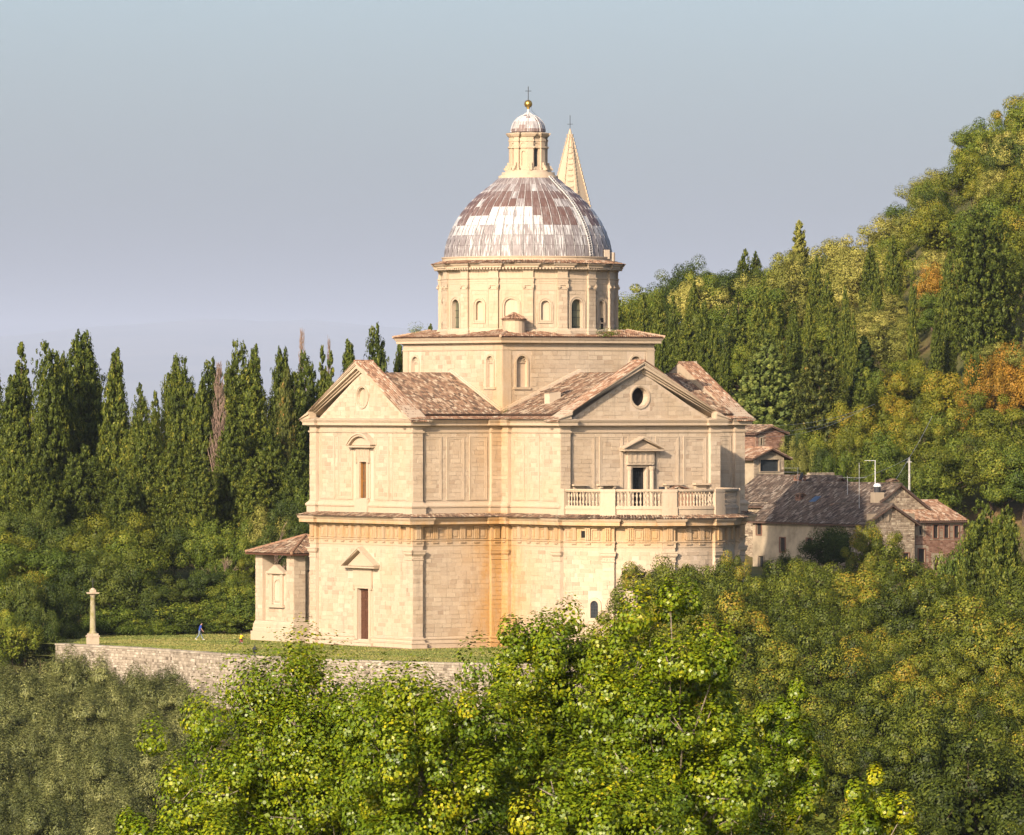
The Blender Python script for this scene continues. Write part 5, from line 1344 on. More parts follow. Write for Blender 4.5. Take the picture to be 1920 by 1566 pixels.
def cypress(seed, H, Wd, mat, n=9000, tops=1, leaf=0.34, gap=0.0, cone=0.5, top=0.10, trunk=0.04, branchy=False, puff=0.06):
    """Dense column of upright sprays; several leaders, deep vertical folds."""
    g = np.random.default_rng(seed); K = 5 + tops * 2
    lob = []                                   # sub-columns that merge into one outline
    for k in range(K):
        a = 2 * math.pi * (k + g.uniform(-0.3, 0.3)) / K; rr = Wd * 0.5 * g.uniform(0.30, 0.55)
        lob.append((rr * math.cos(a), rr * math.sin(a), H * g.uniform(0.68, 0.95), Wd * 0.5 * g.uniform(0.52, 0.78)))
    for k in range(tops):
        a = g.uniform(0, 6.28); rr = 0 if tops == 1 else Wd * 0.18
        lob.append((rr * math.cos(a + k * 6.28 / tops), rr * math.sin(a + k * 6.28 / tops), H * (1.0 if k == 0 else g.uniform(0.86, 0.97)), Wd * 0.5 * 0.85))
    lob = np.array(lob); area = lob[:, 2] * lob[:, 3]; per = 26; m = max(20, n // per); idx = g.choice(len(lob), m, p=area / area.sum())
    t = g.random(m) ** 0.9; L = lob[idx]
    zz = H * trunk + t * (L[:, 2] - H * trunk)
    pr = np.clip(np.minimum(0.55 + 2.2 * t, 1.0) * np.where(t > cone, top + (1 - top) * np.clip(1 - ((t - cone) / (1 - cone)) ** 2.2, 0, 1), 1.0), 0.03, 1)
    a = g.uniform(0, 2 * math.pi, m)
    bump = 1 + 0.12 * np.sin(4 * a + zz * 0.9 + idx) + 0.10 * np.sin(zz * 2.3 + 3 * a + idx * 2)
    r = L[:, 3] * pr * bump * (0.74 + 0.22 * g.random(m)); k = 0.55 + 0.45 * pr
    CP = np.stack([L[:, 0] * k + r * np.cos(a), L[:, 1] * k + r * np.sin(a), zz], 1)         # puff centres
    if gap > 0: s_ = g.random(m) > gap; CP, a, idx, zz, pr = CP[s_], a[s_], idx[s_], zz[s_], pr[s_]; m = len(CP)
    rp_ = Wd * puff * g.uniform(0.6, 1.3, m) * (0.5 + 0.5 * pr)
    pi_ = np.repeat(np.arange(m), per); N = len(pi_)
    q = unit(g.normal(0, 1, (N, 3))) * g.uniform(0.6, 1.0, (N, 1)); q[:, 2] *= 1.7
    P = CP[pi_] + q * rp_[pi_][:, None]; P[:, 2] = np.clip(P[:, 2], 0.02 * H, H * 1.02)
    out = np.stack([np.cos(a[pi_]), np.sin(a[pi_]), np.full(N, 0.12)], 1)
    nn = unit(q * 1.2 + out * 0.5 + g.normal(0, 0.2, (N, 3)))
    d = np.stack([np.zeros(N), np.zeros(N), np.ones(N)], 1) * (1.0 if not branchy else 0.35) + out * (0.35 if not branchy else 0.9) + g.normal(0, 0.25, (N, 3)); d = unit(d - nn * np.sum(d * nn, 1, keepdims=True))
    w = np.cross(nn, d); Ln = leaf * g.uniform(0.7, 1.4, (N, 1))
    tint = np.clip(0.42 + (g.normal(0, 0.13, m))[pi_] + g.normal(0, 0.12, N), 0, 1)
    # dense inner foliage that closes the column
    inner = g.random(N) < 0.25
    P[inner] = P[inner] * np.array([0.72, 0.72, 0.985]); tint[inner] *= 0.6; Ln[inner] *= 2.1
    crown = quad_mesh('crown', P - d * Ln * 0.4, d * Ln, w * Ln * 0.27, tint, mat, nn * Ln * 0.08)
    mb = MB(); tube_path(mb, [Vector((0, 0, -0.5)), Vector((0.1, 0, H * 0.4)), Vector((0, 0, H * 0.93))], max(0.14, H * 0.014), 0.03, 6)
    return mesh_of('trunk', mb, M['bark']), crown

LEAF = {}
LEAF['cypress'] = leaf_material('cypress_sprays', [(0.0, (0.0305, 0.0458, 0.0070)), (0.4, (0.0794, 0.1040, 0.0132)), (0.75, (0.1678, 0.1768, 0.0211)), (1.0, (0.2898, 0.2395, 0.0299))], 0.12, 0.012, 0.22)
LEAF['brown'] = leaf_material('dead_cypress_sprays', [(0.0, (0.0842, 0.0455, 0.0257)), (0.5, (0.2106, 0.1105, 0.0585)), (1.0, (0.3650, 0.2210, 0.1170))], 0.10, 0.012)
LEAF['patchy'] = leaf_material('half_browned_sprays', [(0.0, (0.0390, 0.0512, 0.0099)), (0.45, (0.1074, 0.1200, 0.0218)), (0.72, (0.1952, 0.1600, 0.0347)), (0.86, (0.4880, 0.2080, 0.0595)), (1.0, (0.7027, 0.3040, 0.0992))], 0.12, 0.012)
LEAF['green'] = leaf_material('broad_green_leaves', [(0.0, (0.0353, 0.0591, 0.0072)), (0.4, (0.0823, 0.1166, 0.0127)), (0.75, (0.1667, 0.1866, 0.0198)), (1.0, (0.2940, 0.2642, 0.0317))], 0.10, 0.012)
LEAF['dark'] = leaf_material('dark_evergreen_leaves', [(0.0, (0.0167, 0.0290, 0.0055)), (0.5, (0.0445, 0.0666, 0.0101)), (1.0, (0.1020, 0.1188, 0.0172))], 0.10, 0.012)
LEAF['yellow'] = leaf_material('turning_leaves', [(0.0, (0.0448, 0.0616, 0.0075)), (0.4, (0.1119, 0.1272, 0.0120)), (0.75, (0.1940, 0.1847, 0.0165)), (1.0, (0.3133, 0.2052, 0.0226))], 0.10, 0.012)
LEAF['orange'] = leaf_material('orange_autumn_leaves', [(0.0, (0.1512, 0.1000, 0.0134)), (0.5, (0.3132, 0.1700, 0.0198)), (1.0, (0.4536, 0.2000, 0.0315))], 0.10, 0.012)
LEAF['pale'] = leaf_material('pale_grey_green_leaves', [(0.0, (0.1077, 0.1223, 0.0237)), (0.5, (0.2249, 0.2201, 0.0423)), (1.0, (0.3914, 0.3422, 0.0846))], 0.10, 0.012)
LEAF['olive'] = leaf_material('olive_leaves', [(0.0, (0.0529, 0.0688, 0.0192)), (0.45, (0.1323, 0.1477, 0.0393)), (0.8, (0.2381, 0.2461, 0.0743)), (1.0, (0.3879, 0.3772, 0.1311))], 0.12, 0.03, 0.5)
LEAF['poplar'] = leaf_material('poplar_leaves', [(0.0, (0.0417, 0.0743, 0.0034)), (0.35, (0.1010, 0.1552, 0.0043)), (0.7, (0.2007, 0.2362, 0.0059)), (0.96, (0.3567, 0.3171, 0.0085)), (1.0, (0.4524, 0.3915, 0.0085))], 0.10, 0.03, 0.12, 0.4)
LEAF['oak'] = leaf_material('oak_leaves', [(0.0, (0.0179, 0.0278, 0.0037)), (0.35, (0.0553, 0.0740, 0.0073)), (0.7, (0.1205, 0.1369, 0.0122)), (0.92, (0.1963, 0.1897, 0.0171)), (1.0, (0.2677, 0.1851, 0.0184))], 0.10, 0.015, 0.5)
LEAF['cedar'] = leaf_material('cedar_needles', [(0.0, (0.0394, 0.0645, 0.0140)), (0.5, (0.1078, 0.1413, 0.0297)), (1.0, (0.2066, 0.2227, 0.0481))], 0.12, 0.012)

PROTO = {}
def proto(key, *meshes): PROTO.setdefault(key, []).append(meshes)
for i in range(4): proto('cyp', *cypress(20 + i, 19, [5.0, 5.6, 6.2, 4.6][i], LEAF['cypress'], 21000, leaf=0.30, cone=[0.45, 0.35, 0.55, 0.3][i]))
for i in range(3): proto('cyp2', *cypress(40 + i, 19, [7.0, 8.0, 7.4][i], LEAF['cypress'], 25000, tops=2 + i % 2, leaf=0.31, cone=0.5, top=0.2))
proto('cypblunt', *cypress(50, 19, 6.0, LEAF['cypress'], 22000, tops=3, leaf=0.29, cone=0.75, top=0.4))
for i in range(2): proto('patchy', *cypress(64 + i, 15, 6.0, LEAF['patchy'], 19000, tops=2, leaf=0.28, cone=0.5, top=0.15))
proto('bigcyp', *cypress(70, 20, 8.5, LEAF['cypress'], 36000, tops=7, leaf=0.30, puff=0.04, cone=0.78, top=0.25))
for i in range(2): proto('nearcyp', *cypress(74 + i, 13, 4.8, LEAF['cypress'], 30000, tops=3, leaf=0.22, cone=0.6, top=0.2, puff=0.05))
proto('cedar', *cypress(80, 15, 10.0, LEAF['cedar'], 24000, tops=1, leaf=0.40, puff=0.03, cone=0.05, top=0.0, branchy=True))
proto('fir', *cypress(81, 10, 4.4, LEAF['dark'], 9000, tops=1, leaf=0.34, cone=0.02, top=0.0, branchy=True))
def dead_cypress(seed, H, Wd):
    g = random.Random(seed); mb = MB(); mb.tube((0, 0, -0.4), (0.1, 0, H), 0.2, 0.03, 6, 0.5)
    for i in range(230):
        t = g.random() ** 0.8; z = H * (0.1 + 0.88 * t); a = g.uniform(0, 6.28); l = Wd * 0.5 * (1.1 - 0.85 * t) * g.uniform(0.6, 1.15)
        m = Vector((l * 0.6 * math.cos(a), l * 0.6 * math.sin(a), z + l * 0.55)); e = Vector((l * math.cos(a), l * math.sin(a), z + l * 1.5))
        mb.tube((0, 0, z), m, 0.06, 0.045, 3, g.random(), cap=False); mb.tube(m, e, 0.045, 0.015, 3, g.random(), cap=False)
        for k in range(3):
            q = m.lerp(e, g.uniform(0, 1)); mb.tube(q, q + Vector((g.gauss(0, 0.18), g.gauss(0, 0.18), g.uniform(0.2, 0.6))), 0.035, 0.012, 3, g.random(), cap=False)
    return mesh_of('trunk', mb, M['bark_dead']), None
proto('dead', *dead_cypress(60, 18, 4.2)); proto('dead', *dead_cypress(61, 18, 4.6))
for i in range(3): proto('green', *broadleaf(100 + i, 9, 8, 34, 310, 0.24, LEAF['green'], cr=0.145, shell=0.66, base=0.12))
for i in range(2): proto('dark', *broadleaf(110 + i, 9, 8.5, 36, 310, 0.23, LEAF['dark'], cr=0.14, shell=0.66, base=0.12))
for i in range(3): proto('yellow', *broadleaf(120 + i, 9, 8, 36, 310, 0.22, LEAF['yellow'], cr=0.135, shell=0.66, base=0.15))
proto('orange', *broadleaf(125, 9, 8, 60, 150, 0.25, LEAF['orange'], cr=0.13, shell=0.6, base=0.2))
for i in range(3): proto('pale', *broadleaf(130 + i, 10, 8, 36, 300, 0.22, LEAF['pale'], cr=0.13, shell=0.66, base=0.12, plume=1.5))
proto('spirepoplar', *cypress(140, 10, 2.8, LEAF['pale'], 9000, leaf=0.26, cone=0.5, tops=2, puff=0.07))
for i in range(3): proto('bush', *broadleaf(145 + i, 4, 5, 60, 110, 0.22, LEAF['dark' if i == 0 else 'green'], cr=0.15, shell=0.55, base=0.02))
for i in range(3): proto('olive', *broadleaf(150 + i, 4.6, 5.2, 44, 370, 0.23, LEAF['olive'], cr=0.12, shell=0.66, base=0.10, plume=2.6, wide=0.26, jit=0.3, upw=1.3))
for i in range(4): proto('oak', *broadleaf(160 + i, 10, 8.5, 58, 450, 0.18, LEAF['oak'], cr=0.108, shell=0.66, base=0.16, twigs=True, wide=0.7))
def bare(seed, H):
    g = random.Random(seed); mb = MB()
    def br(p, d, l, r, k):
        q = p + d * l; mb.tube(p, q, r, r * 0.62, 4 if k else 5, g.random(), cap=False)
        if k > 3: return
        for i in range(3):
            e = (d + Vector((g.gauss(0, 0.5), g.gauss(0, 0.5), g.gauss(0.15, 0.3)))).normalized(); br(p.lerp(q, g.uniform(0.55, 1)), e, l * g.uniform(0.55, 0.8), r * 0.6, k + 1)
    br(Vector((0, 0, -0.3)), Vector((g.gauss(0, 0.1), 0, 1)), H * 0.32, H * 0.014, 0); return mesh_of('trunk', mb, M['bark_dead']), None
for i in range(3): proto('bare', *bare(170 + i, 8))
HT = {'cyp': 19, 'cyp2': 19, 'cypblunt': 19, 'dead': 18, 'patchy': 15, 'bigcyp': 20, 'nearcyp': 13, 'cedar': 15, 'fir': 10, 'green': 9, 'dark': 9, 'yellow': 9, 'orange': 9, 'pale': 10, 'spirepoplar': 10, 'bush': 4, 'olive': 4.6, 'oak': 10, 'bare': 8}
WD = {'cyp': 5.4, 'cyp2': 7.5, 'cypblunt': 6.0, 'dead': 4.4, 'patchy': 6.0, 'bigcyp': 8.5, 'nearcyp': 4.8, 'cedar': 10, 'fir': 4.4, 'green': 8, 'dark': 8.5, 'yellow': 8, 'orange': 8, 'pale': 8, 'spirepoplar': 2.6, 'bush': 5, 'olive': 5.2, 'oak': 8.5, 'bare': 3.5}
tr_rng = random.Random(99)
def tree(key, name, label, cat, loc, H, Wd=None, group=None, var=None, rz=None):
    V = PROTO[key]; tm, cm = V[tr_rng.randrange(len(V)) if var is None else var % len(V)]
    sz = H / HT[key]; sx = sz if Wd is None else Wd / WD[key]
    o = thing(name, label, cat, loc, tr_rng.uniform(0, 6.28) if rz is None else rz, group)
    for nm, me in (('trunk', tm), ('crown', cm)):
        if me: c = link(nm, me, o); c.scale = (sx, sx, sz)
    return o
def tree_px(key, name, label, cat, px, top, depth, H=None, wpx=None, group=None, base=None, var=None):
    """Tree whose tip is seen at (px, top) at a distance; stands on the ground there."""
    x = xat(px, depth); zt = zat(top, depth); zg = float(ground_z(x, depth)) - 0.1
    h = zt - zg
    return tree(key, name, label, cat, (x, depth, zg), h, None if wpx is None else wpx * depth / FPX, group, var)

def hill_px(key, name, label, px, top, H, wpx=None, group=None, var=None, d0=762, d1=1040):
    """Tree of height H on the hillside whose tip shows at (px, top): its distance follows from the slope."""
    best = min(np.arange(d0, d1, 4.0), key=lambda d: abs(zat(top, d) - float(ground_z(xat(px, d), d)) - H))
    return tree_px(key, name, label, 'tree', px, top, float(best), wpx=wpx, group=group, var=var)

# --- stand of cypresses beyond the lawn
G1 = 'cypresses in the stand beyond the lawn'
L_cyp = 'tall dark green pointed cypress in the dense stand beyond the lawn'
L_cyp2 = 'broad dark cypress with several tips in the stand beyond the lawn'
def cy(key, px, top, w, d, lab=None):
    return tree_px(key, 'cypress_tree', lab or ('short bushy cypress in the front row of the left stand' if top > 770 else ('broad' if key != 'cyp' else 'slim') + ' dark cypress close behind the left gable' if px > 545 else ('broad' if key != 'cyp' else 'slim') + ' cypress next to the bare dead one in the left stand' if 340 < px < 450 else ('broad cypress with several tips' if key != 'cyp' else 'pointed cypress') + (' above the votive column' if px < 130 else ' between the votive column and the tower stump')), 'tree', px, top, d, wpx=w * 1.3, group=None if lab else G1)
for k, (key, px, top, w, d) in enumerate([
    ('cyp', 40, 644, 60, 742), ('cyp', 24, 700, 60, 738), ('cyp2', 28, 780, 66, 726), ('cypblunt', 95, 642, 58, 736), ('cyp2', 112, 662, 60, 741), ('cyp2', 150, 621, 84, 748), ('cyp', 172, 665, 62, 752),
    ('cyp', 217, 648, 54, 733), ('cyp', 205, 740, 34, 737), ('cyp2', 141, 850, 52, 724), ('cyp2', 168, 835, 56, 726), ('cyp', 263, 720, 34, 775), ('cyp', 291, 735, 36, 768),
    ('cyp2', 325, 668, 52, 742), ('cypblunt', 345, 671, 48, 738), ('cyp2', 250, 782, 58, 728), ('cyp2', 276, 792, 62, 724), ('cyp', 378, 705, 46, 733), ('cyp2', 402, 674, 62, 750),
    ('cypblunt', 440, 640, 46, 747), ('cyp', 477, 641, 46, 744), ('cyp2', 470, 690, 78, 735), ('cyp2', 430, 780, 60, 728), ('cyp2', 530, 652, 58, 746), ('cyp2', 572, 662, 62, 735), ('cyp', 552, 700, 54, 730), ('cyp', 604, 650, 40, 748), ('cyp', 620, 660, 44, 744),
    ('cyp', 655, 632, 50, 742), ('cyp2', 709, 610, 58, 744), ('cyp', 748, 640, 40, 750), ('cyp', 806, 604, 34, 752), ('cyp2', -20, 690, 70, 742), ('cyp2', 315, 830, 60, 723), ('cyp2', 60, 860, 60, 722), ('cyp2', 510, 800, 66, 726), ('cyp2', 375, 850, 56, 722), ('cyp2', 480, 860, 64, 722), ('cyp2', 560, 840, 60, 722), ('cyp2', 95, 900, 50, 719), ('cyp2', 222, 880, 50, 720), ('cyp2', 610, 780, 60, 736), ('cyp2', 690, 760, 70, 738)]):
    cy(key, px, top, w, d)
tree_px('dead', 'dead_cypress', 'dead brown leafless cypress standing between green ones in the left stand', 'tree', 411, 686, 731, wpx=44)
tree_px('patchy', 'cypress_tree', 'cypress with a browned upper half among the green stand by the left gable', 'tree', 533, 690, 729, wpx=46)
tree_px('dead', 'dead_cypress', 'thin russet dead cypress top rising above the stand beside the left gable', 'tree', 566, 625, 741, wpx=30)
tree_px('dead', 'dead_cypress', 'bare brown cypress tip behind the gable between two green cypresses', 'tree', 617, 642, 752, wpx=22)

# --- bank of shrubs and broadleaf trees between the stand and the lawn
G2 = 'broadleaf trees on the bank behind the lawn'
def bk(key, px, top, w, d, lab, grp=G2): return tree_px(key, {'bush': 'shrub', 'bare': 'bare_tree'}.get(key, 'broadleaf_tree'), lab, 'shrub' if key == 'bush' else 'tree', px, top, d, wpx=w, group=grp)
LB = {'yellow': 'yellow green turning tree on the bank below the cypresses', 'green': 'leafy green tree on the bank below the cypresses', 'dark': 'dark green shady tree on the bank behind the lawn', 'bush': 'low dark bush at the back edge of the lawn', 'pale': 'pale green loose tree on the bank below the cypresses', 'bare': 'bare dead tree with pale branches on the bank beside the tower stump'}
for key, px, top, w, d in [('dark', 20, 955, 120, 712), ('dark', 75, 965, 110, 709), ('dark', 130, 985, 110, 706), ('yellow', 180, 975, 130, 703), ('yellow', 255, 972, 130, 705), ('green', 225, 1010, 150, 697), ('dark', 225, 1045, 130, 692), ('dark', 160, 1040, 130, 694), ('green', 100, 1030, 130, 697), ('yellow', 30, 1010, 130, 702), ('green', -15, 1000, 140, 700), ('yellow', 60, 1080, 120, 686),
    ('dark', 330, 985, 100, 707), ('green', 385, 980, 100, 706), ('green', 440, 985, 100, 705), ('pale', 500, 955, 110, 707), ('dark', 545, 930, 100, 709), ('green', 580, 925, 90, 712), ('dark', 390, 1065, 110, 697), ('dark', 330, 1090, 100, 695), ('yellow', 455, 1050, 70, 700), ('green', 440, 1085, 90, 696), ('green', 410, 1055, 80, 701), ('dark', 290, 1095, 110, 692), ('dark', 520, 990, 110, 703), ('dark', 575, 985, 100, 702)]:
    bk(key, px, top, w, d, LB[key])
for px, top, w, d in [(230, 1140, 90, 689), (280, 1135, 90, 690), (335, 1135, 100, 691), (390, 1130, 90, 692), (440, 1120, 90, 693), (475, 1105, 80, 695), (300, 1165, 70, 688), (250, 1165, 80, 687), (360, 1160, 70, 690), (420, 1155, 80, 691), (465, 1150, 70, 692), (190, 1150, 90, 687)]:
    bk('bush', px, top, w, d, LB['bush'], 'bushes along the back of the lawn')
for px, top, w, d in [(415, 965, 60, 700), (505, 945, 60, 700), (530, 950, 60, 699)]: bk('bare', px, top, w, d, LB['bare'], 'bare trees on the bank')
GL = 'trees beyond the left end of the retaining wall'
for key, px, top, w, d in [('dark', 45, 1075, 110, 672), ('green', -5, 1060, 120, 675), ('dark', 95, 1085, 100, 676), ('green', 20, 1130, 100, 664), ('dark', 75, 1130, 90, 666), ('dark', 120, 1120, 80, 678)]:
    zg = -2.5; x = xat(px, d); zt = zat(top, d)
    tree(key, 'broadleaf_tree', {'yellow': 'yellow tinged tree at the end of the retaining wall near the column', 'green': 'green tree at the end of the retaining wall near the column', 'dark': 'dark tree at the end of the retaining wall near the column'}[key], 'tree', (x, d, min(zg, float(ground_z(x, d)))), zt - zg, w * d / FPX, GL)

# --- olive grove below the wall
G3 = 'olive trees in the grove below the wall'
og = random.Random(31)
for row, y in enumerate(np.arange(530, 628, 8.2)):
    x0, x1 = xat(-60, y), xat(430, y); n = int((x1 - x0) / 5.4)
    for i in range(n):
        x = x0 + (i + 0.5 * (row % 2) + og.uniform(-0.25, 0.25)) * 5.4; yy = y + og.uniform(-1.5, 1.5)
        yw = float(np.interp(x, [p.x for p in WL[:6]], [p.y for p in WL[:6]])) if x > WL[0].x else 640
        if yy > yw - 3.2: continue
        if 560 < yy < 600 and abs(x - xat(30, yy)) < 2.4 and yy < 575: continue
        H = og.uniform(3.9, 5.8)
        lab = 'silvery olive tree growing right against the foot of the retaining wall' if yy > yw - 10 and x > WL[0].x else 'silvery olive tree below the trees at the end of the retaining wall' if yy > 600 else 'silvery olive tree beside the low spreading poplar' if x > xat(300, yy) else 'silvery olive tree at the bottom of the grove near the bare soil' if yy < 560 else 'silvery olive tree in the middle of the grove below the retaining wall'
        tree('olive', 'olive_tree', lab, 'tree', (x, yy, float(ground_z(x, yy)) - 0.1), H, H * og.uniform(1.0, 1.25), G3)

# --- wooded hill on the right
G4 = 'trees on the wooded hillside'
hg = random.Random(17)
SPEC = []
def special(key, name, label, px, top, H, w, bottom, grp=None):
    o = hill_px(key, name, label, px, top, H, wpx=w, group=grp); SPEC.append((px, w * 0.36, bottom, o.location.y)); return o
special('spirepoplar', 'poplar_tree', 'slender yellow green poplar sticking up above the hillside skyline', 1499, 412, 10.5, 42, 480)
special('bigcyp', 'cypress_tree', 'huge broad many tipped cypress rising from the right hillside', 1846, 388, 20.0, 128, 640)
special('cedar', 'cedar_tree', 'big grey green feathery conifer behind the church beside the farm roofs', 1440, 628, 15.0, 165, 810)
special('patchy', 'cypress_tree', 'broad cypress with pinkish brown dead patches beside the feathery conifer', 1536, 648, 14.0, 105, 800)
special('fir', 'fir_tree', 'dark blue green fir with layered branches on the hillside', 1618, 630, 10.0, 78, 720)
special('orange', 'broadleaf_tree', 'bright golden orange tree beside the huge cypress on the hill', 1750, 500, 7.5, 80, 548)
for px, top, w, d in [(1205, 560, 34, 880), (1235, 555, 34, 870), (1262, 568, 30, 850), (1180, 580, 34, 860), (1320, 572, 34, 800), (1338, 612, 30, 780), (1385, 556, 46, 830), (1430, 600, 40, 845), (1530, 490, 28, 880), (1552, 525, 34, 850), (1518, 560, 26, 855), (1632, 470, 36, 880), (1675, 455, 30, 890), (1645, 505, 26, 850), (1712, 515, 22, 860), (1585, 545, 24, 850), (1600, 600, 26, 820), (1780, 480, 28, 875), (1755, 590, 28, 830), (1830, 640, 30, 800), (1240, 630, 36, 800), (1290, 600, 36, 830), (1215, 640, 34, 790), (1360, 640, 30, 790), (1455, 590, 34, 840), (1490, 600, 34, 835), (1560, 600, 36, 825), (1420, 560, 32, 870), (1330, 650, 34, 775)]:
    special('cyp', 'cypress_tree', 'slim dark cypress on the wooded hillside', px, top - 12, hg.uniform(11, 14), w * 1.2, top + 80, G4)
def hill_kind(px, py):
    if py < 420 and px > 1740: return hg.choice(['dark', 'pale', 'green', 'yellow', 'green'])
    if px > 1560 and py < 600: return hg.choice(['pale', 'pale', 'green', 'pale'])
    if px < 1520 and py < 620: return hg.choice(['dark', 'cyp', 'green', 'dark', 'green', 'pale'])
    if py < 720: return hg.choice(['yellow', 'green', 'cyp', 'green', 'cyp', 'cyp'])
    return hg.choice(['yellow', 'yellow', 'green', 'dark'])
LH = {'dark': 'rounded dark green tree on the wooded hillside', 'pale': 'pale grey green tree on the wooded hillside', 'green': 'mid green bushy tree on the wooded hillside', 'yellow': 'yellow green turning tree on the wooded hillside', 'cyp': 'slim dark cypress on the wooded hillside', 'orange': 'orange autumn tree on the wooded hillside'}
hill_sil = lambda px: float(np.interp(px, [1150, 1180, 1250, 1340, 1450, 1520, 1620, 1690, 1790, 1850, 1920, 2000], [585, 560, 492, 480, 472, 462, 430, 350, 255, 225, 178, 165]))
for d in list(np.arange(985, 752, -15.0)):
    px = 1090 + hg.uniform(0, 30)
    while px < 2010:
        x = xat(px, d); zg = float(ground_z(x, d)); k = None
        H = hg.uniform(5.5, 10.5) if d < 960 else hg.uniform(7, 9)
        py = HORIZON - (zg + H - EYE) / d * FPX
        sil = hill_sil(px)
        if py < sil: H = max(3.5, (HORIZON - sil) / FPX * d + EYE - zg + hg.uniform(-0.8, 0.3)); py = HORIZON - (zg + H - EYE) / d * FPX
        key = hill_kind(px, py); w = H * hg.uniform(0.8, 1.1) if key != 'cyp' else H * 0.3
        if key == 'cyp': H *= 1.25
        for q in SPEC:                       # keep lower than the landmark trees that stand behind
            if abs(px - q[0]) < q[1] + w * 0.4 * FPX / d and py < q[2] and d < q[3] + 8:
                H -= (q[2] - py) * d / FPX; py = q[2]; w = min(w, max(H, 2.5) * 1.3)
        if H > 2.6 and not (d < 775 and px < 1560 and px > 1380 and py > 700) and px > 1140:
            tree(key, 'cypress_tree' if key == 'cyp' else 'broadleaf_tree', LH[key].replace('on the wooded hillside', 'on the skyline of the wooded hill' if py < sil + 25 else 'among the slim cypresses on the hillside' if px < 1600 and py > 560 else 'around the huge cypress on the hillside' if px > 1700 and py > 420 else 'on the upper wooded hillside' if py < 560 else 'on the lower hillside above the farm'), 'tree', (x, d + hg.uniform(-4, 4), zg - 0.2), H, w, G4)
        px += (w if key != 'cyp' else 4.5) * FPX / d * hg.uniform(0.7, 1.0)
for px, top, w, d in [(1880, 655, 110, 770), (1840, 690, 90, 768), (1925, 680, 100, 766)]: hill_px('orange', 'broadleaf_tree', 'orange brown autumn tree at the foot of the huge cypress', px, top, 8.5, wpx=w, group='orange trees at the hill foot')
G5 = 'yellow green trees behind the farmhouses'
for key, px, top, w, d in [('yellow', 1660, 708, 110, 765), ('yellow', 1720, 690, 110, 766), ('yellow', 1600, 765, 110, 762), ('yellow', 1690, 770, 130, 760), ('yellow', 1780, 705, 120, 762), ('yellow', 1850, 740, 130, 760), ('yellow', 1900, 770, 140, 756), ('green', 1640, 700, 80, 768), ('yellow', 1590, 820, 80, 757), ('green', 1660, 815, 110, 755), ('yellow', 1730, 800, 120, 754), ('green', 1790, 830, 130, 750), ('yellow', 1860, 815, 140, 748), ('green', 1920, 840, 140, 746), ('green', 1750, 870, 110, 749), ('dark', 1700, 880, 90, 751), ('green', 1640, 880, 80, 756), ('pale', 1480, 825, 60, 768), ('pale', 1510, 830, 60, 770), ('dark', 1545, 835, 70, 766), ('dark', 1430, 800, 70, 770), ('dark', 1470, 790, 80, 774), ('green', 1570, 850, 70, 760)]:
    hill_px(key, 'broadleaf_tree', {'yellow': 'yellow green spreading tree on the slope behind the farmhouses', 'green': 'fresh green spreading tree on the slope behind the farmhouses', 'dark': 'dark low tree on the slope behind the farmhouses', 'pale': 'greyish small tree on the slope behind the farmhouses'}[key], px, top, 8.5, wpx=w, group=G5, d0=742)

# --- trees round the farmhouses
tree_px('dark', 'broadleaf_tree', 'very dark shaded tree in front of the long farmhouse wall', 'tree', 1562, 985, 716, wpx=120)
tree_px('nearcyp', 'cypress_tree', 'big bright green bushy cypress in front of the brick farmhouse corner', 'tree', 1842, 935, 640, wpx=95, var=0)
tree_px('nearcyp', 'cypress_tree', 'second bushy cypress joined to the big one by the brick farmhouse', 'tree', 1880, 950, 636, wpx=85, var=1)
tree_px('bush', 'shrub', 'dark green ivy clad bush against the brick farmhouse wall', 'shrub', 1795, 1030, 690, wpx=80)
for px, top, w, d in [(1640, 985, 110, 700), (1470, 1040, 90, 690), (1690, 1050, 100, 690), (1380, 1035, 100, 640), (1310, 1060, 90, 632)]:
    tree_px('oak', 'oak_tree', 'yellowish leafy tree close in front of the farmhouse walls', 'tree', px, top, d, wpx=w, group='trees close to the farmhouse walls')

# --- oaks filling the slope on the right
G6 = 'oaks on the slope below the farmhouses'
for row, y in enumerate(np.arange(362, 640, 12.5)):
    x0, x1 = xat(1215 if y > 520 else 1260, y), xat(2010, y); n = int((x1 - x0) / 7.2) + 1
    for i in range(n):
        x = x0 + (i + 0.5 * (row % 2) + og.uniform(-0.3, 0.3)) * 7.2; yy = y + og.uniform(-2.5, 2.5)
        if yy > 600 and x < 12: continue
        H = og.uniform(7.4, 11.6); px = 960 + x / yy * FPX
        if 1760 < px < 1920 and yy > 560: H *= 0.62
        lab = 'bushy oak hard against the bottom of the farmhouse walls' if yy > 575 and px < 1740 else 'low bushy oak at the foot of the big bushy cypress' if yy > 540 and px >= 1740 else 'bushy oak just behind the tall poplar in front of the apse' if px < 1420 else 'bushy oak at the very bottom of the slope by the low poplars' if yy < 420 else 'bushy oak around the small dark cypresses on the near slope' if yy < 480 else 'olive green bushy oak halfway up the slope below the farmhouses'
        tree('oak', 'oak_tree', lab, 'tree', (x, yy, float(ground_z(x, yy)) - 0.2), H, H * og.uniform(0.8, 1.0), G6)
for px, top, w, d in [(1715, 1290, 70, 452), (1745, 1345, 60, 448)]: tree_px('nearcyp', 'cypress_tree', 'small dark cypress among the oaks on the near slope', 'tree', px, top, d, wpx=w, group='small cypresses among the oaks')

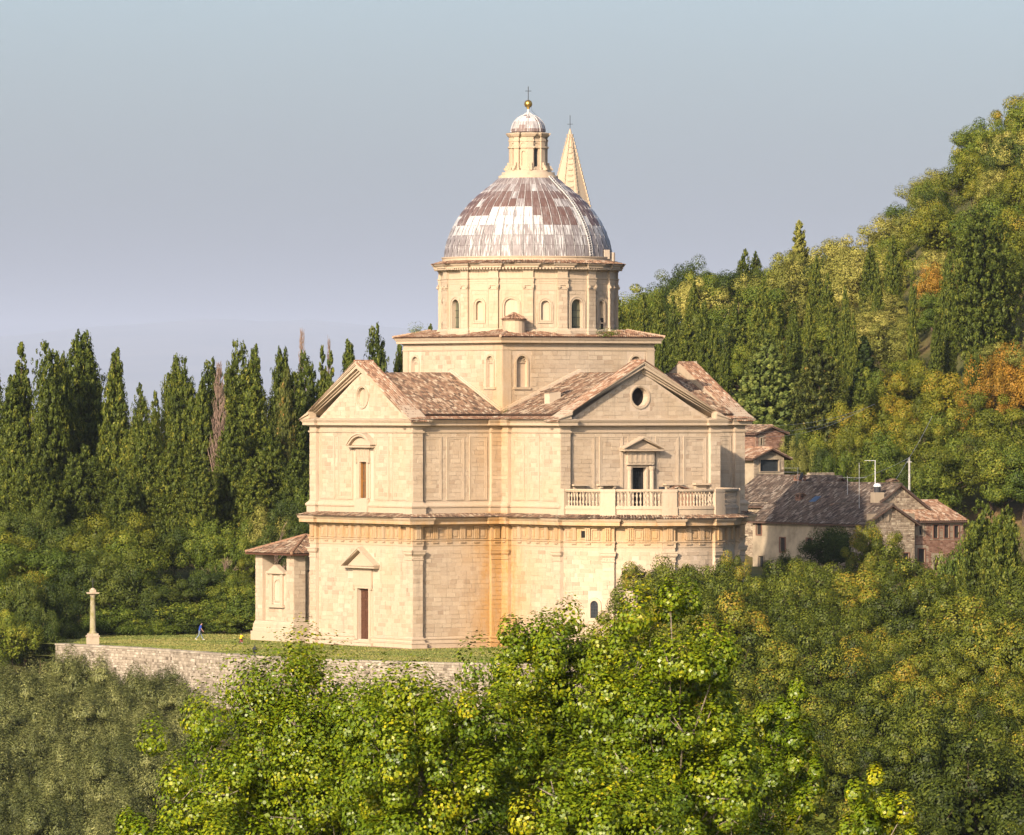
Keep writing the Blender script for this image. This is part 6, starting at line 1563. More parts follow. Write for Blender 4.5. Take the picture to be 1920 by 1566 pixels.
# --- poplars in the foreground
def poplar(seed, H, Wd, cl, per, leaf): return broadleaf(seed, H, Wd, cl, per, leaf, LEAF['poplar'], base=0.12, cr=0.085, shell=0.42, plume=1.9, trunkmat='bark_pale', twigs=True, wide=0.92, jit=0.34, sticks=3, inner=9000, isz=0.045)
pops = [('bright yellow green poplar in front of the lawn wall', 570, 1226, 178, 520, 9.0, 170, 400, 0.092, 3), ('tall fresh green poplar in front of the church corner', 1015, 1146, 172, 360, 10.0, 150, 400, 0.095, 4), ('tall green poplar in front of the apse', 1255, 1168, 168, 390, 10.0, 165, 400, 0.095, 5), ('green poplar between the yellow one and the tall one', 790, 1222, 165, 400, 8.5, 140, 390, 0.092, 6), ('low poplar spreading over the olive grove corner', 330, 1455, 160, 330, 6.5, 80, 380, 0.092, 7), ('low poplar at the foot of the oaks', 1640, 1470, 165, 250, 6.0, 60, 380, 0.095, 8), ('low leafy poplar in front of the oak slope', 1440, 1290, 185, 230, 8.0, 75, 380, 0.095, 9), ('low poplar between the tall trunks', 1120, 1420, 150, 420, 7.0, 95, 380, 0.092, 10)]
for lab, px, top, d, w, H, cl, per, lf, sd in pops:
    zt = zat(top, d); wd = w * d / FPX; x = xat(px, d); zg = zt - H
    tm, cm = poplar(sd, H, wd, cl, per + 20, lf)
    o = thing('poplar_tree', lab, 'tree', (x, d, zg), sd * 1.3)
    link('crown', cm, o); t_ = link('trunk', tm, o)
    gz = float(ground_z(x, d)); mb = MB(); mb.tube((0, 0, gz - zg - 0.5), (0, 0, 0.0), H * 0.03, H * 0.021, 8, 0.5)
    if gz < zg: part('lower_trunk', mb, M['bark_pale'], o)

# ================================================================== FARMHOUSES
s = NT('farmhouse_stone'); p = s.pos(); t = s.attr('tint')
c = s.ramp(t, [(0.0, (0.17, 0.12, 0.085)), (0.5, (0.33, 0.26, 0.185)), (1.0, (0.48, 0.40, 0.29))]); M['farm_stone'] = s.done(s.bsdf(c, 0.95, spec=0.1, normal=s.bump(s.noise(p, 8, 4), 0.5, 0.04)))
s = NT('farm_brick'); p = s.pos(); t = s.attr('tint')
c = s.ramp(t, [(0.0, (0.13, 0.065, 0.045)), (0.5, (0.24, 0.125, 0.085)), (1.0, (0.36, 0.23, 0.165))]); M['farm_brick'] = s.done(s.bsdf(c, 0.95, spec=0.1))
M['plaster'] = plain('old_plaster', (0.36, 0.29, 0.20), 0.95, 0, 0.3, 0.7)
M['farm_mortar'] = plain('farm_mortar', (0.30, 0.235, 0.165), 0.95, 0, 0.25, 1.2)
M['skylight'] = plain('skylight_glass', (0.035, 0.05, 0.075), 0.2, 0, 0.1, 1, 0.6)
M['metal'] = plain('galvanised_metal', (0.42, 0.42, 0.42), 0.45, 0.6)
M['white_metal'] = plain('white_metal', (0.7, 0.7, 0.68), 0.5)
def rubble_face(o, F, z0, z1, mat, seed, gable=None, brick=False, avoid=()):
    mb = MB(); rg = random.Random(seed); z = z0
    while z < z1 - 0.03:
        h = 0.13 if brick else rg.uniform(0.16, 0.32); a0, a1 = 0.02, F.len - 0.02
        if gable and z + h > gable[0]:
            f = (z + h - gable[0]) / (gable[1] - gable[0]); a0, a1 = F.len / 2 * f + 0.05, F.len - F.len / 2 * f - 0.05
        a = a0
        while a < a1 - 0.05:
            l = rg.uniform(0.3, 0.42) if brick else rg.uniform(0.22, 0.6); b = min(a + l, a1)
            if not any(h_[0] < b and h_[1] > a and h_[2] < z + h and h_[3] > z for h_ in avoid):
                pr = rg.uniform(0.012, 0.03) if brick else rg.uniform(0.02, 0.07)
                P = [(a + 0.012, z + 0.012), (b - 0.012, z + 0.012), (b - 0.012, z + h - 0.012), (a + 0.012, z + h - 0.012)]
                e = 0.0 if brick else 0.03; Q = [(P[0][0] + e, P[0][1] + e), (P[1][0] - e, P[1][1] + e), (P[2][0] - e, P[2][1] - e), (P[3][0] + e, P[3][1] - e)]
                V = [F.pt(*q, 0) for q in P] + [F.pt(*q, pr) for q in Q]; mb.idx(V, [(4, 5, 6, 7), (0, 1, 5, 4), (1, 2, 6, 5), (2, 3, 7, 6), (3, 0, 4, 7)], min(1, max(0, rg.gauss(0.5, 0.25))))
            a = b
        z += h
    part('bricks' if brick else 'rubble_stones', mb, mat, o, kind='stuff')
def house(name, label, corner, lu, lv, z0, ze, rise, tile, ridge='u', hipped=False, walls=None, windows=(), brick=False, over=0.45, thick=0.0, plaster=None):
    """Block whose front corner (nearest the camera) is at corner; it runs lu along -nA (right and back) and lv along -nB (left and back).
    Local x = nA, y = nB like the church. ridge 'v': ridge runs along nB (long eave faces nA)."""
    o = thing(name, label, 'house', (corner[0], corner[1], 0), math.pi + TH)
    A = [(0, -lv), (0, 0), (-lu, 0), (-lu, -lv)]
    faces = [Flat(A[i], A[(i + 1) % 4]) for i in range(4)]             # 0 faces nA, 1 faces nB
    zr = ze + rise; mb = MB()
    holes = {i: [] for i in range(4)}
    for (fi, a, zb, w, h, kd) in windows: holes[fi].append((a - w / 2, a + w / 2, zb, zb + h, kd == 'arch', 0.22))
    for i in range(4): wall(mb, faces[i], 0, faces[i].len, z0, ze, holes[i], tint=0.5)
    if not hipped:
        for i in ((1, 3) if ridge == 'v' else (0, 2)):
            F = faces[i]; mb.face([F.pt(0, ze), F.pt(F.len, ze), F.pt(F.len / 2, zr)], 0.5)
    part('wall', mb, M['plaster'] if plaster else M['farm_mortar'], o)
    for (fi, a, zb, w, h, kd) in windows:
        F = faces[fi]; hl = (a - w / 2, a + w / 2, zb, zb + h, kd == 'arch', 0.22)
        b = MB(); back(b, F, hl, 0.0); wn_ = part('door' if kd == 'arch' else 'window', b, M['glass_dark'] if kd != 'arch' else M['wood_door'], o)
        b = MB(); frame(b, F, hl[0], hl[1], hl[2], hl[3], kd == 'arch', 0.11 if kd != 'arch' else 0.24, 0, 0.075, bottom=kd != 'arch'); part('frame', b, M['farm_brick'] if kd == 'redarch' or kd == 'arch' and brick is False else M['farm_mortar'] if kd != 'shut' else M['farm_brick'], wn_)
        if kd == 'shut':
            for s_ in (-1, 1): b = MB(); fbox(b, F, a + s_ * w / 4 - w / 4 + 0.01, a + s_ * w / 4 + w / 4 - 0.01, zb, zb + h, -0.2, -0.1); part('shutter', b, M['shutter'], wn_)
    for i in (0, 1):
        gb = (ze, zr) if (not hipped and ((ridge == 'v') == (i == 1))) else None
        if not plaster or i == 1: rubble_face(o, faces[i], z0, zr - 0.3 if gb else ze, M['farm_brick'] if brick else M['farm_stone'], 40 + i + int(lu * 10), gb, brick, [(h[0] - 0.16, h[1] + 0.16, h[2] - 0.14, h[3] + 0.3) for h in holes[i]])
    # roof
    ov = over; und = MB(); tl = MB()
    X0, X1, Y0, Y1 = -lu - ov, ov, -lv - ov, ov
    if ridge == 'v':
        ym, sl = None, rise / (lu / 2); zd = ze - sl * ov
        r0, r1 = (-lu / 2, Y0 + (lv * 0.0)), (-lu / 2, Y1)
        if hipped: r0, r1 = (-lu / 2, Y0 + lu / 2 + ov), (-lu / 2, Y1 - lu / 2 - ov)
        planes = [[(X1, Y0, zd), (X1, Y1, zd), (*r1, zr), (*r0, zr)], [(X0, Y1, zd), (X0, Y0, zd), (*r0, zr), (*r1, zr)]]
        if hipped: planes += [[(X1, Y1, zd), (X0, Y1, zd), (*r1, zr)], [(X0, Y0, zd), (X1, Y0, zd), (*r0, zr)]]
    else:
        sl = rise / (lv / 2); zd = ze - sl * ov
        r0, r1 = (X0, -lv / 2), (X1, -lv / 2)
        if hipped: r0, r1 = (X0 + lv / 2 + ov, -lv / 2), (X1 - lv / 2 - ov, -lv / 2)
        planes = [[(X1, Y1, zd), (X0, Y1, zd), (*r0, zr), (*r1, zr)], [(X0, Y0, zd), (X1, Y0, zd), (*r1, zr), (*r0, zr)]]
        if hipped: planes += [[(X1, Y0, zd), (X1, Y1, zd), (*r1, zr)], [(X0, Y1, zd), (X0, Y0, zd), (*r0, zr)]]
    for k, P in enumerate(planes):
        und.face([(p[0], p[1], p[2] + 0.05) for p in P], 0.3); und.face([(p[0], p[1], p[2] - 0.08) for p in P], 0.3)
        und.face([(*P[0][:2], P[0][2] - 0.08), (*P[1][:2], P[1][2] - 0.08), (*P[1][:2], P[1][2] + 0.05), (*P[0][:2], P[0][2] + 0.05)], 0.3)
        for a_, b_ in ((1, 2), (len(P) - 1, 0)): und.face([(*P[a_][:2], P[a_][2] - 0.08), (*P[b_][:2], P[b_][2] - 0.08), (*P[b_][:2], P[b_][2] + 0.05), (*P[a_][:2], P[a_][2] + 0.05)], 0.3)
        roof_tiles(tl, [(p[0], p[1], p[2] + 0.055) for p in P], 0.26, 0.46, r_seed=int(lu * 7) + k)
    L_ = (Vector((*r1, 0)) - Vector((*r0, 0))).length; nn = max(2, int(L_ / 0.45))
    for q in range(nn):
        a_ = Vector((*r0, zr + 0.12)).lerp(Vector((*r1, zr + 0.12)), q / nn); b_ = Vector((*r0, zr + 0.14)).lerp(Vector((*r1, zr + 0.14)), (q + 1.1) / nn); tl.tube(a_, b_, 0.17, 0.14, 6, rng.random())
    rf = part('roof', und, M['tile_under'], o); part('roof_tiles', tl, tile, rf, kind='stuff')
    return o
def chimney(o, x, y, z0, z1, w, mat, cap='tile'):
    mb = MB(); mb.box(x - w / 2, x + w / 2, y - w / 2, y + w / 2, z0, z1 - 0.38, tint=0.7)
    for sx in (-1, 1):
        for sy in (-1, 1): mb.box(x + sx * (w / 2 - 0.09) - 0.09, x + sx * (w / 2 - 0.09) + 0.09, y + sy * (w / 2 - 0.09) - 0.09, y + sy * (w / 2 - 0.09) + 0.09, z1 - 0.379, z1 - 0.12, tint=0.6)
    mb.box(x - w / 2 - 0.08, x + w / 2 + 0.08, y - w / 2 - 0.08, y + w / 2 + 0.08, z1 - 0.45, z1 - 0.38 - 0.001, tint=0.5)
    ch = part('chimney', mb, mat, o)
    mb = MB(); roof_tiles(mb, [(x + w / 2 + 0.12, y - w / 2 - 0.1, z1 - 0.13), (x + w / 2 + 0.12, y + w / 2 + 0.1, z1 - 0.13), (x, y + w / 2 + 0.1, z1 + 0.08), (x, y - w / 2 - 0.1, z1 + 0.08)], 0.2, 0.3); roof_tiles(mb, [(x - w / 2 - 0.12, y + w / 2 + 0.1, z1 - 0.13), (x - w / 2 - 0.12, y - w / 2 - 0.1, z1 - 0.13), (x, y - w / 2 - 0.1, z1 + 0.08), (x, y + w / 2 + 0.1, z1 + 0.08)], 0.2, 0.3)
    mb.box(x - w / 2 - 0.1, x + w / 2 + 0.1, y - w / 2 - 0.1, y + w / 2 + 0.1, z1 - 0.12, z1 - 0.06, tint=0.3); part('chimney_cap', mb, M['tile'], ch)

HD = 735.0
def hz(py, d=HD): return zat(py, d)
# long house: front eave faces left and forward (nA); its front right end is the nB side
d = 726; cE = at(1605, 985, d)
E_ = house('farmhouse', 'long old stone farmhouse with dark lichen covered tile roof behind the church', (cE.x, cE.y), 11.5, 19.0, 3.0, zat(985, d) + 0.35, 3.9, M['tile_old'], 'v', windows=[(0, 1.2, 9.2, 0.9, 1.4, 'shut'), (0, 5.6, 7.4, 0.95, 1.5, 'shut'), (0, 1.6, 5.5, 1.0, 1.35, 'win'), (0, 1.3, 3.1, 1.15, 2.0, 'arch'), (0, 10.5, 7.4, 0.95, 1.5, 'shut'), (1, 4.0, 8.3, 0.8, 1.2, 'win')], plaster=True)
chimney(E_, -3.2, -14.5, 11.0, 13.6, 0.8, M['farm_brick']); chimney(E_, -2.2, -6.5, 10.6, 12.6, 0.85, M['farm_brick']); chimney(E_, -6.2, -1.8, 13.6, 15.2, 0.9, M['farm_stone'])
mb = MB(); sl = 3.9 / 5.75; q = lambda x, y: (x, y, cE.z + 0.35 - x * sl + 0.24)
mb.idx([q(-2.6, -12.2), q(-2.6, -11.0), q(-3.5, -11.0), q(-3.5, -12.2)], [(0, 1, 2, 3)]); part('skylight', mb, M['skylight'], E_)
mb = MB(); mb.lathe([(0.0, 0), (0.22, 0.03), (0.40, 0.12), (0.46, 0.2), (0.44, 0.2), (0.2, 0.06), (0, 0.03)], 14)
ds = part('satellite_dish', mb, M['iron'], E_, True); ds.location = (-6.0, -18.0, cE.z + 5.0); ds.rotation_euler = (R(70), 0, R(70))
mb = MB(); mb.tube((-6, -18, cE.z + 3.4), (-6.0, -18, cE.z + 4.95), 0.04); part('dish_mast', mb, M['metal'], E_)
# house next to the church with its gable end
d = 741; cD = at(1512, 940, d)
D_ = house('farmhouse', 'old stone house with steep dark roof touching the view of the church corner', (cD.x, cD.y), 9.0, 15.0, 3.0, zat(948, d), 3.0, M['tile_old'], 'v', windows=[(1, 3.0, 10.3, 0.6, 0.9, 'win'), (1, 5.9, 11.4, 0.55, 0.8, 'win')])
chimney(D_, -2.6, -4.8, 13.0, zat(893, d), 0.95, M['farm_brick'])
# gabled wing
d = 722; cF = at(1625, 986, d)
F_ = house('farm_wing', 'gabled rubble stone wing between the long farmhouse and the brick house', (cF.x, cF.y), 6.4, 9.5, 3.0, zat(985, d) + 0.2, 1.85, M['tile_old'], 'v', windows=[(1, 2.6, 11.0, 0.5, 0.75, 'win'), (1, 5.2, 6.0, 0.8, 1.5, 'shut'), (0, 6, 7.5, 0.8, 1.2, 'win')])
# brick house
d = 727; cG = at(1716, 978, d)
G_ = house('brick_farmhouse', 'brick farmhouse with sunlit orange hipped tile roof and shuttered windows', (cG.x, cG.y), 6.5, 10.5, 3.0, zat(978, d) + 0.1, 1.9, M['tile_verge'], 'u', hipped=False, brick=True, windows=[(1, 0.75, 9.4, 0.5, 0.95, 'win'), (1, 2.75, 9.05, 0.62, 1.4, 'shut'), (1, 4.2, 9.05, 0.62, 1.4, 'shut'), (1, 5.55, 9.05, 0.62, 1.3, 'shut'), (1, 0.85, 6.4, 0.85, 1.5, 'shut'), (1, 2.9, 5.6, 0.7, 1.4, 'arch'), (0, 8.5, 9.0, 0.6, 1.2, 'shut')])
chimney(G_, -1.2, -4.5, zat(960, d), zat(929, d) + 0.2, 0.8, M['joint'])
# metal flue hut on the ridge
d = 728; p0 = at(1645, 925, d)
fl = thing('flue_stack', 'squat stone flue with black drum and white metal cowl behind the gabled wing', 'chimney', (p0.x, p0.y, p0.z - 1.6), 0.4)
mb = MB(); mb.box(-0.55, 0.55, -0.55, 0.55, -1.6, 1.7, tint=0.6); part('stack', mb, M['farm_stone'], fl); mb = MB(); mb.lathe([(0.0, 1.7), (0.36, 1.7), (0.36, 2.3), (0, 2.31)], 12); part('drum', mb, M['iron'], fl); mb = MB(); mb.lathe([(0.42, 2.3), (0.42, 2.42), (0.3, 2.62), (0.0, 2.7)], 12); part('cowl', mb, M['white_metal'], fl)
# cottage with porch up the slope
d = 757; cH = at(1413, 858, d)
H_ = house('cottage', 'small cottage with pinkish tile roof and dark open porch above the farm roofs', (cH.x, cH.y), 4.2, 9.0, 6.0, zat(857, d), 0.9, M['tile_verge'], 'v', plaster=True, windows=[(1, 2.2, zat(884, d), 2.6, 1.3, 'win')], over=0.7)
d = 766; cI = at(1417, 838, d)
I_ = house('brown_house', 'tall plain dark brown brick house end behind the church corner', (cI.x, cI.y), 4.0, 9.0, 6.0, zat(812, d), 0.7, M['tile'], 'v', brick=True, windows=[(1, 0.8, zat(835, d), 0.25, 0.8, 'win')])
# garden wall
d = 752; a, b = at(1518, 895, d), at(1565, 885, d + 3)
gw = thing('garden_wall', 'short broken stone garden wall among shrubs above the farm roofs', 'wall', (a.x, a.y, a.z), 0.0)
F = Flat((0, 0), (b.x - a.x, b.y - a.y)); mb = MB(); fbox(mb, F, 0, F.len, -2.5, 0.5, -0.4, 0.0, 0.5); part('core', mb, M['farm_mortar'], gw); mb = MB(); rubble(mb, F, 0, F.len, -2.5, 0.5, seed=9); part('rubble_stones', mb, M['farm_stone'], gw, kind='stuff')
# poles, aerials and wires
def pole(px, top, bot, d, r, name, label, cat, mat, arms=()):
    t, b = at(px, top, d), at(px, bot, d); zb = min(b.z, float(ground_z(b.x, d)))
    o = thing(name, label, cat, (b.x, b.y, b.z)); mb = MB(); mb.tube((0, 0, -0.6), (0, 0, t.z - b.z), r, r * 0.8, 8); part('mast', mb, mat, o)
    for (h, l, off_) in arms:
        mb = MB(); mb.tube((off_ - l / 2, 0, t.z - b.z - h), (off_ + l / 2, 0, t.z - b.z - h), r * 0.5, n=5); part('crossarm', mb, mat, o)
    return o, t
concrete = plain('pale_concrete', (0.42, 0.40, 0.36), 0.9)
up_, ptop = pole(1705, 858, 915, 748, 0.13, 'utility_pole', 'pale concrete utility pole standing behind the farmhouses', 'pole', concrete, ((0.5, 0.5, 0),))
pole(1611, 868, 945, 727, 0.035, 'roof_aerial', 'tall thin television aerial mast on the farm roofs', 'aerial', M['metal'], ((0.3, 0.2, 0), (1.6, 2.0, -0.2)))
pole(1641, 863, 912, 729, 0.05, 'lamp_mast', 'thin mast with a bent side arm beside the metal cowl', 'lamp', M['white_metal'], ((0.04, 1.15, -0.58),))
pole(1589, 892, 918, 733, 0.03, 'roof_aerial', 'short television aerial with one bar on the dark farm roof', 'aerial', M['metal'], ((0.2, 1.3, -0.4),))
pole(1496, 876, 905, 744, 0.03, 'roof_aerial', 'wide flat television aerial above the house by the church', 'aerial', M['metal'], ((0.1, 1.9, -0.6), (0.55, 1.9, -0.6)))
def wire(a, b, sag, r, label, n=14):
    mb = MB(); P = [a.lerp(b, i / n) - Vector((0, 0, sag * 4 * (i / n) * (1 - i / n))) for i in range(n + 1)]
    for i in range(n): mb.tube(P[i], P[i + 1], r, n=4, cap=False)
    return tag(part('overhead_wire', mb, M['metal']), label, 'wire')
cw = uvw(-LE + 0.3, HW - 0.2)
for k, (z, py) in enumerate(((21.45, 772), (20.75, 782), (20.3, 792))):
    wire(Vector((cw.x + 0.2, cw.y, z)), at(1640 - 20 * k, py - 14, 768), 0.9, 0.02, ['upper', 'middle', 'lower'][k] + ' overhead wire strung from the church corner to the hillside trees')
wire(ptop, at(1748, 780, 757), 0.2, 0.022, 'overhead wire rising steeply from the utility pole to the hill trees')
wire(ptop, at(1600, 900, 735), 0.25, 0.02, 'overhead wire sloping from the utility pole to the farm roof aerial')
wire(ptop, at(1655, 935, 731), 0.15, 0.02, 'overhead wire dropping from the utility pole to the brick house')

# ================================================================== ON THE LAWN
# column with a cross
cb = at(174, 1210, EYE * FPX / (1210 - HORIZON)); cb.z = 0
cl_ = thing('votive_column', 'slender stone column with an iron cross at the end of the retaining wall', 'column', cb, 0.35)
s = NT('lichen_stone'); p = s.pos(); M['lichen'] = s.done(s.bsdf(s.mix(s.rng(s.noise(p, 2.2, 5), 0.4, 0.6), (0.34, 0.29, 0.19), (0.23, 0.20, 0.075)), 0.95))
mb = MB(); mb.box(-0.5, 0.5, -0.5, 0.5, -0.4, 0.85); mb.box(-0.56, 0.56, -0.56, 0.56, 0.851, 0.97); mb.box(-0.44, 0.44, -0.44, 0.44, 0.971, 1.15); part('pedestal', mb, M['grey_stone'], cl_)
mb = MB(); mb.lathe([(0.40, 1.15), (0.42, 1.22), (0.34, 1.32), (0.29, 1.4), (0.275, 3.0), (0.235, 4.72), (0.26, 4.76), (0.26, 4.82)], 16); part('shaft', mb, M['lichen'], cl_, True)
mb = MB(); mb.lathe([(0.25, 4.82), (0.30, 4.95), (0.42, 5.02)], 16); mb.box(-0.5, 0.5, -0.5, 0.5, 5.02, 5.15); mb.box(-0.26, 0.26, -0.26, 0.26, 5.151, 5.4); mb.lathe([(0.26, 5.4), (0.2, 5.52), (0.0, 5.6)], 10); part('capital', mb, M['grey_stone'], cl_)
mb = MB(); mb.tube((0, 0, 5.5), (0, 0, 6.5), 0.035); mb.tube((-0.22, 0, 6.22), (0.22, 0, 6.22), 0.03); part('cross', mb, M['iron'], cl_)
# lantern on the coping
lp = at(478, 1234, EYE * FPX / (1232.5 - HORIZON) - 0.1); lp.z = 0.1
lt = thing('lantern_post', 'small black iron lantern standing on the retaining wall coping', 'lamp', lp)
mb = MB(); mb.tube((0, 0, 0), (0, 0, 0.28), 0.05); mb.lathe([(0.05, 0.26), (0.16, 0.30), (0.16, 0.33)], 6); mb.lathe([(0.27, 0.68), (0.27, 0.71), (0.1, 0.86), (0.03, 0.92), (0.03, 1.02), (0.0, 1.04)], 6); part('bracket', mb, M['iron'], lt)
mb = MB(); mb.lathe([(0.15, 0.33), (0.23, 0.68)], 6); part('glass', mb, M['glass_dark'], lt)

# people
M['skin'] = plain('skin', (0.46, 0.27, 0.19), 0.6, 0, 0.05); M['blue_shirt'] = plain('blue_shirt', (0.022, 0.055, 0.32), 0.9, 0, 0.2, 12); M['jeans'] = plain('faded_jeans', (0.16, 0.20, 0.25), 0.9, 0, 0.2, 12); M['white_shoe'] = plain('white_shoes', (0.75, 0.73, 0.7), 0.7, 0, 0.05); M['hair'] = plain('dark_hair', (0.05, 0.03, 0.02), 0.6); M['yellow_shirt'] = plain('yellow_shirt', (0.70, 0.52, 0.015), 0.9, 0, 0.1, 12); M['pink'] = plain('pink_paint', (0.66, 0.10, 0.20), 0.4, 0, 0.05); M['rubber'] = plain('black_rubber', (0.02, 0.02, 0.02), 0.8); M['red_cloth'] = plain('dark_red_trousers', (0.30, 0.035, 0.05), 0.9)
def body(J, E, fingers=()):
    """Skinned figure from joints {name: (pos, radius)} and edges; returns an evaluated mesh."""
    names = list(J); me = bpy.data.meshes.new('body'); me.from_pydata([J[n][0] for n in names], [(names.index(a), names.index(b)) for a, b in E], [])
    o = bpy.data.objects.new('body_tmp', me); col.objects.link(o)
    m = o.modifiers.new('s', 'SKIN'); m.use_smooth_shade = True
    sk = me.skin_vertices[0].data
    for i, n in enumerate(names): r = J[n][1]; sk[i].radius = r if isinstance(r, tuple) else (r, r)
    for i in range(len(names)): sk[i].use_root = False
    sk[names.index('pelvis')].use_root = True
    for n in names:
        if n.endswith('_root'): sk[names.index(n)].use_root = True
    sb = o.modifiers.new('d', 'SUBSURF'); sb.levels = sb.render_levels = 2
    dg = bpy.context.evaluated_depsgraph_get(); out = bpy.data.meshes.new_from_object(o.evaluated_get(dg)); bpy.data.objects.remove(o); return out
def person(name, label, loc, rz, J, E, region, mats, scale=1.0):
    o = thing(name, label, 'person', loc, rz)
    me = body(J, E); me.name = 'body'; me.materials.clear()
    for m in mats: me.materials.append(m)
    for p_ in me.polygons: p_.material_index = region(p_.center)
    a = me.attributes.new('tint', 'FLOAT', 'FACE')
    b = link('body', me, o); b.scale = (scale,) * 3; o_ = o; return o
def hand(J, E, key, wrist, d, r=0.011):
    d = Vector(d).normalized(); w = Vector(wrist); sidev = d.cross(Vector((0, 1, 0)) if abs(d.y) < 0.9 else Vector((1, 0, 0))).normalized()
    J[key + 'palm'] = (tuple(w + d * 0.07), (0.034, 0.022)); E.append((key + 'wrist', key + 'palm'))
    for i, (off_, l) in enumerate(((-0.03, 0.065), (-0.011, 0.08), (0.011, 0.085), (0.03, 0.07))):
        a = w + d * 0.075 + sidev * off_; n0 = f'{key}f{i}'
        J[n0 + '_root'] = (tuple(a), r); J[n0 + 'b'] = (tuple(a + d * l * 0.55), r * 0.9); J[n0 + 'c'] = (tuple(a + d * l * 0.9 + Vector((0, -0.02, 0))), r * 0.8); E += [(n0 + '_root', n0 + 'b'), (n0 + 'b', n0 + 'c')]
    a = w + d * 0.03 + sidev * 0.03; J[key + 't_root'] = (tuple(a), r); J[key + 'tb'] = (tuple(a + d * 0.035 + sidev * 0.035), r); J[key + 'tc'] = (tuple(a + d * 0.065 + sidev * 0.04), r * 0.85); E += [(key + 't_root', key + 'tb'), (key + 'tb', key + 'tc')]
# man striding to the right (local +x is forward)
J = {'pelvis': ((0, 0, 0.92), (0.15, 0.12)), 'waist': ((0.03, 0, 1.08), (0.145, 0.115)), 'chest': ((0.09, 0, 1.30), (0.17, 0.13)), 'neckb': ((0.14, 0, 1.46), (0.09, 0.08)), 'neck': ((0.17, 0, 1.53), 0.058), 'head': ((0.215, 0, 1.62), (0.085, 0.095)), 'crown': ((0.225, 0, 1.71), (0.075, 0.085))}
E = [('pelvis', 'waist'), ('waist', 'chest'), ('chest', 'neckb'), ('neckb', 'neck'), ('neck', 'head'), ('head', 'crown')]
for sd, y, kx, kz, fx, fz, tx, ex, ez, wx_, wz in (('l', 0.10, 0.20, 0.52, 0.36, 0.09, 0.55, 0.06, 1.14, 0.20, 0.93), ('r', -0.10, -0.06, 0.50, -0.40, 0.14, -0.26, 0.16, 1.14, 0.30, 0.94)):
    J[sd + 'hip'] = ((0.0, y, 0.88), (0.105, 0.10)); J[sd + 'knee'] = ((kx, y, kz), 0.068); J[sd + 'calf'] = (((kx * 0.6 + fx * 0.4), y, kz * 0.6 + fz * 0.4), 0.064); J[sd + 'ankle'] = ((fx, y, fz), 0.045); J[sd + 'toe'] = ((tx, y, 0.04), 0.042)
    E += [('pelvis', sd + 'hip'), (sd + 'hip', sd + 'knee'), (sd + 'knee', sd + 'calf'), (sd + 'calf', sd + 'ankle'), (sd + 'ankle', sd + 'toe')]
    yy = y * 2.1; J[sd + 'shoulder'] = ((0.12, yy * 0.9, 1.40), 0.075); J[sd + 'elbow'] = ((ex, yy * 1.15, ez), 0.048); J[sd + 'wrist'] = ((wx_, yy * 1.1, wz), 0.032)
    E += [('neckb', sd + 'shoulder'), (sd + 'shoulder', sd + 'elbow'), (sd + 'elbow', sd + 'wrist')]; hand(J, E, sd, (wx_, yy * 1.1, wz), (wx_ - ex, 0, wz - ez))
def reg_man(c):
    if c.z < 0.11 or (c.z < 0.19 and c.x < -0.3): return 3
    if c.z < 0.97 and abs(c.y) < 0.19 and not (c.x > 0.16 and c.z > 0.7): return 2
    if c.z > 1.50: return 4 if (c.z > 1.66 or c.x < 0.17) and c.z > 1.56 else 0
    if abs(c.y) > 0.20 and c.z < 1.20: return 0
    return 1
pm = at(374, 1200, EYE * FPX / (1200.5 - HORIZON)); pm.z = 0
man = person('person', 'person in blue shirt and grey jeans walking across the lawn', pm, R(8), J, E, reg_man, [M['skin'], M['blue_shirt'], M['jeans'], M['white_shoe'], M['hair']])
mb = MB()
for sy in (-1, 1): mb.tube((0.295, sy * 0.032, 1.655), (0.302, sy * 0.032, 1.655), 0.010, n=6, mi=1)
mb.tube((0.29, 0, 1.635), (0.325, 0, 1.615), 0.012, 0.016, 6); mb.tube((0.292, -0.025, 1.585), (0.292, 0.025, 1.585), 0.008, n=5, mi=1)
for sy in (-1, 1): mb.tube((0.20, sy * 0.083, 1.64), (0.20, sy * 0.102, 1.65), 0.026, 0.022, 6)
part('face', mb, [M['skin'], M['hair']], man)
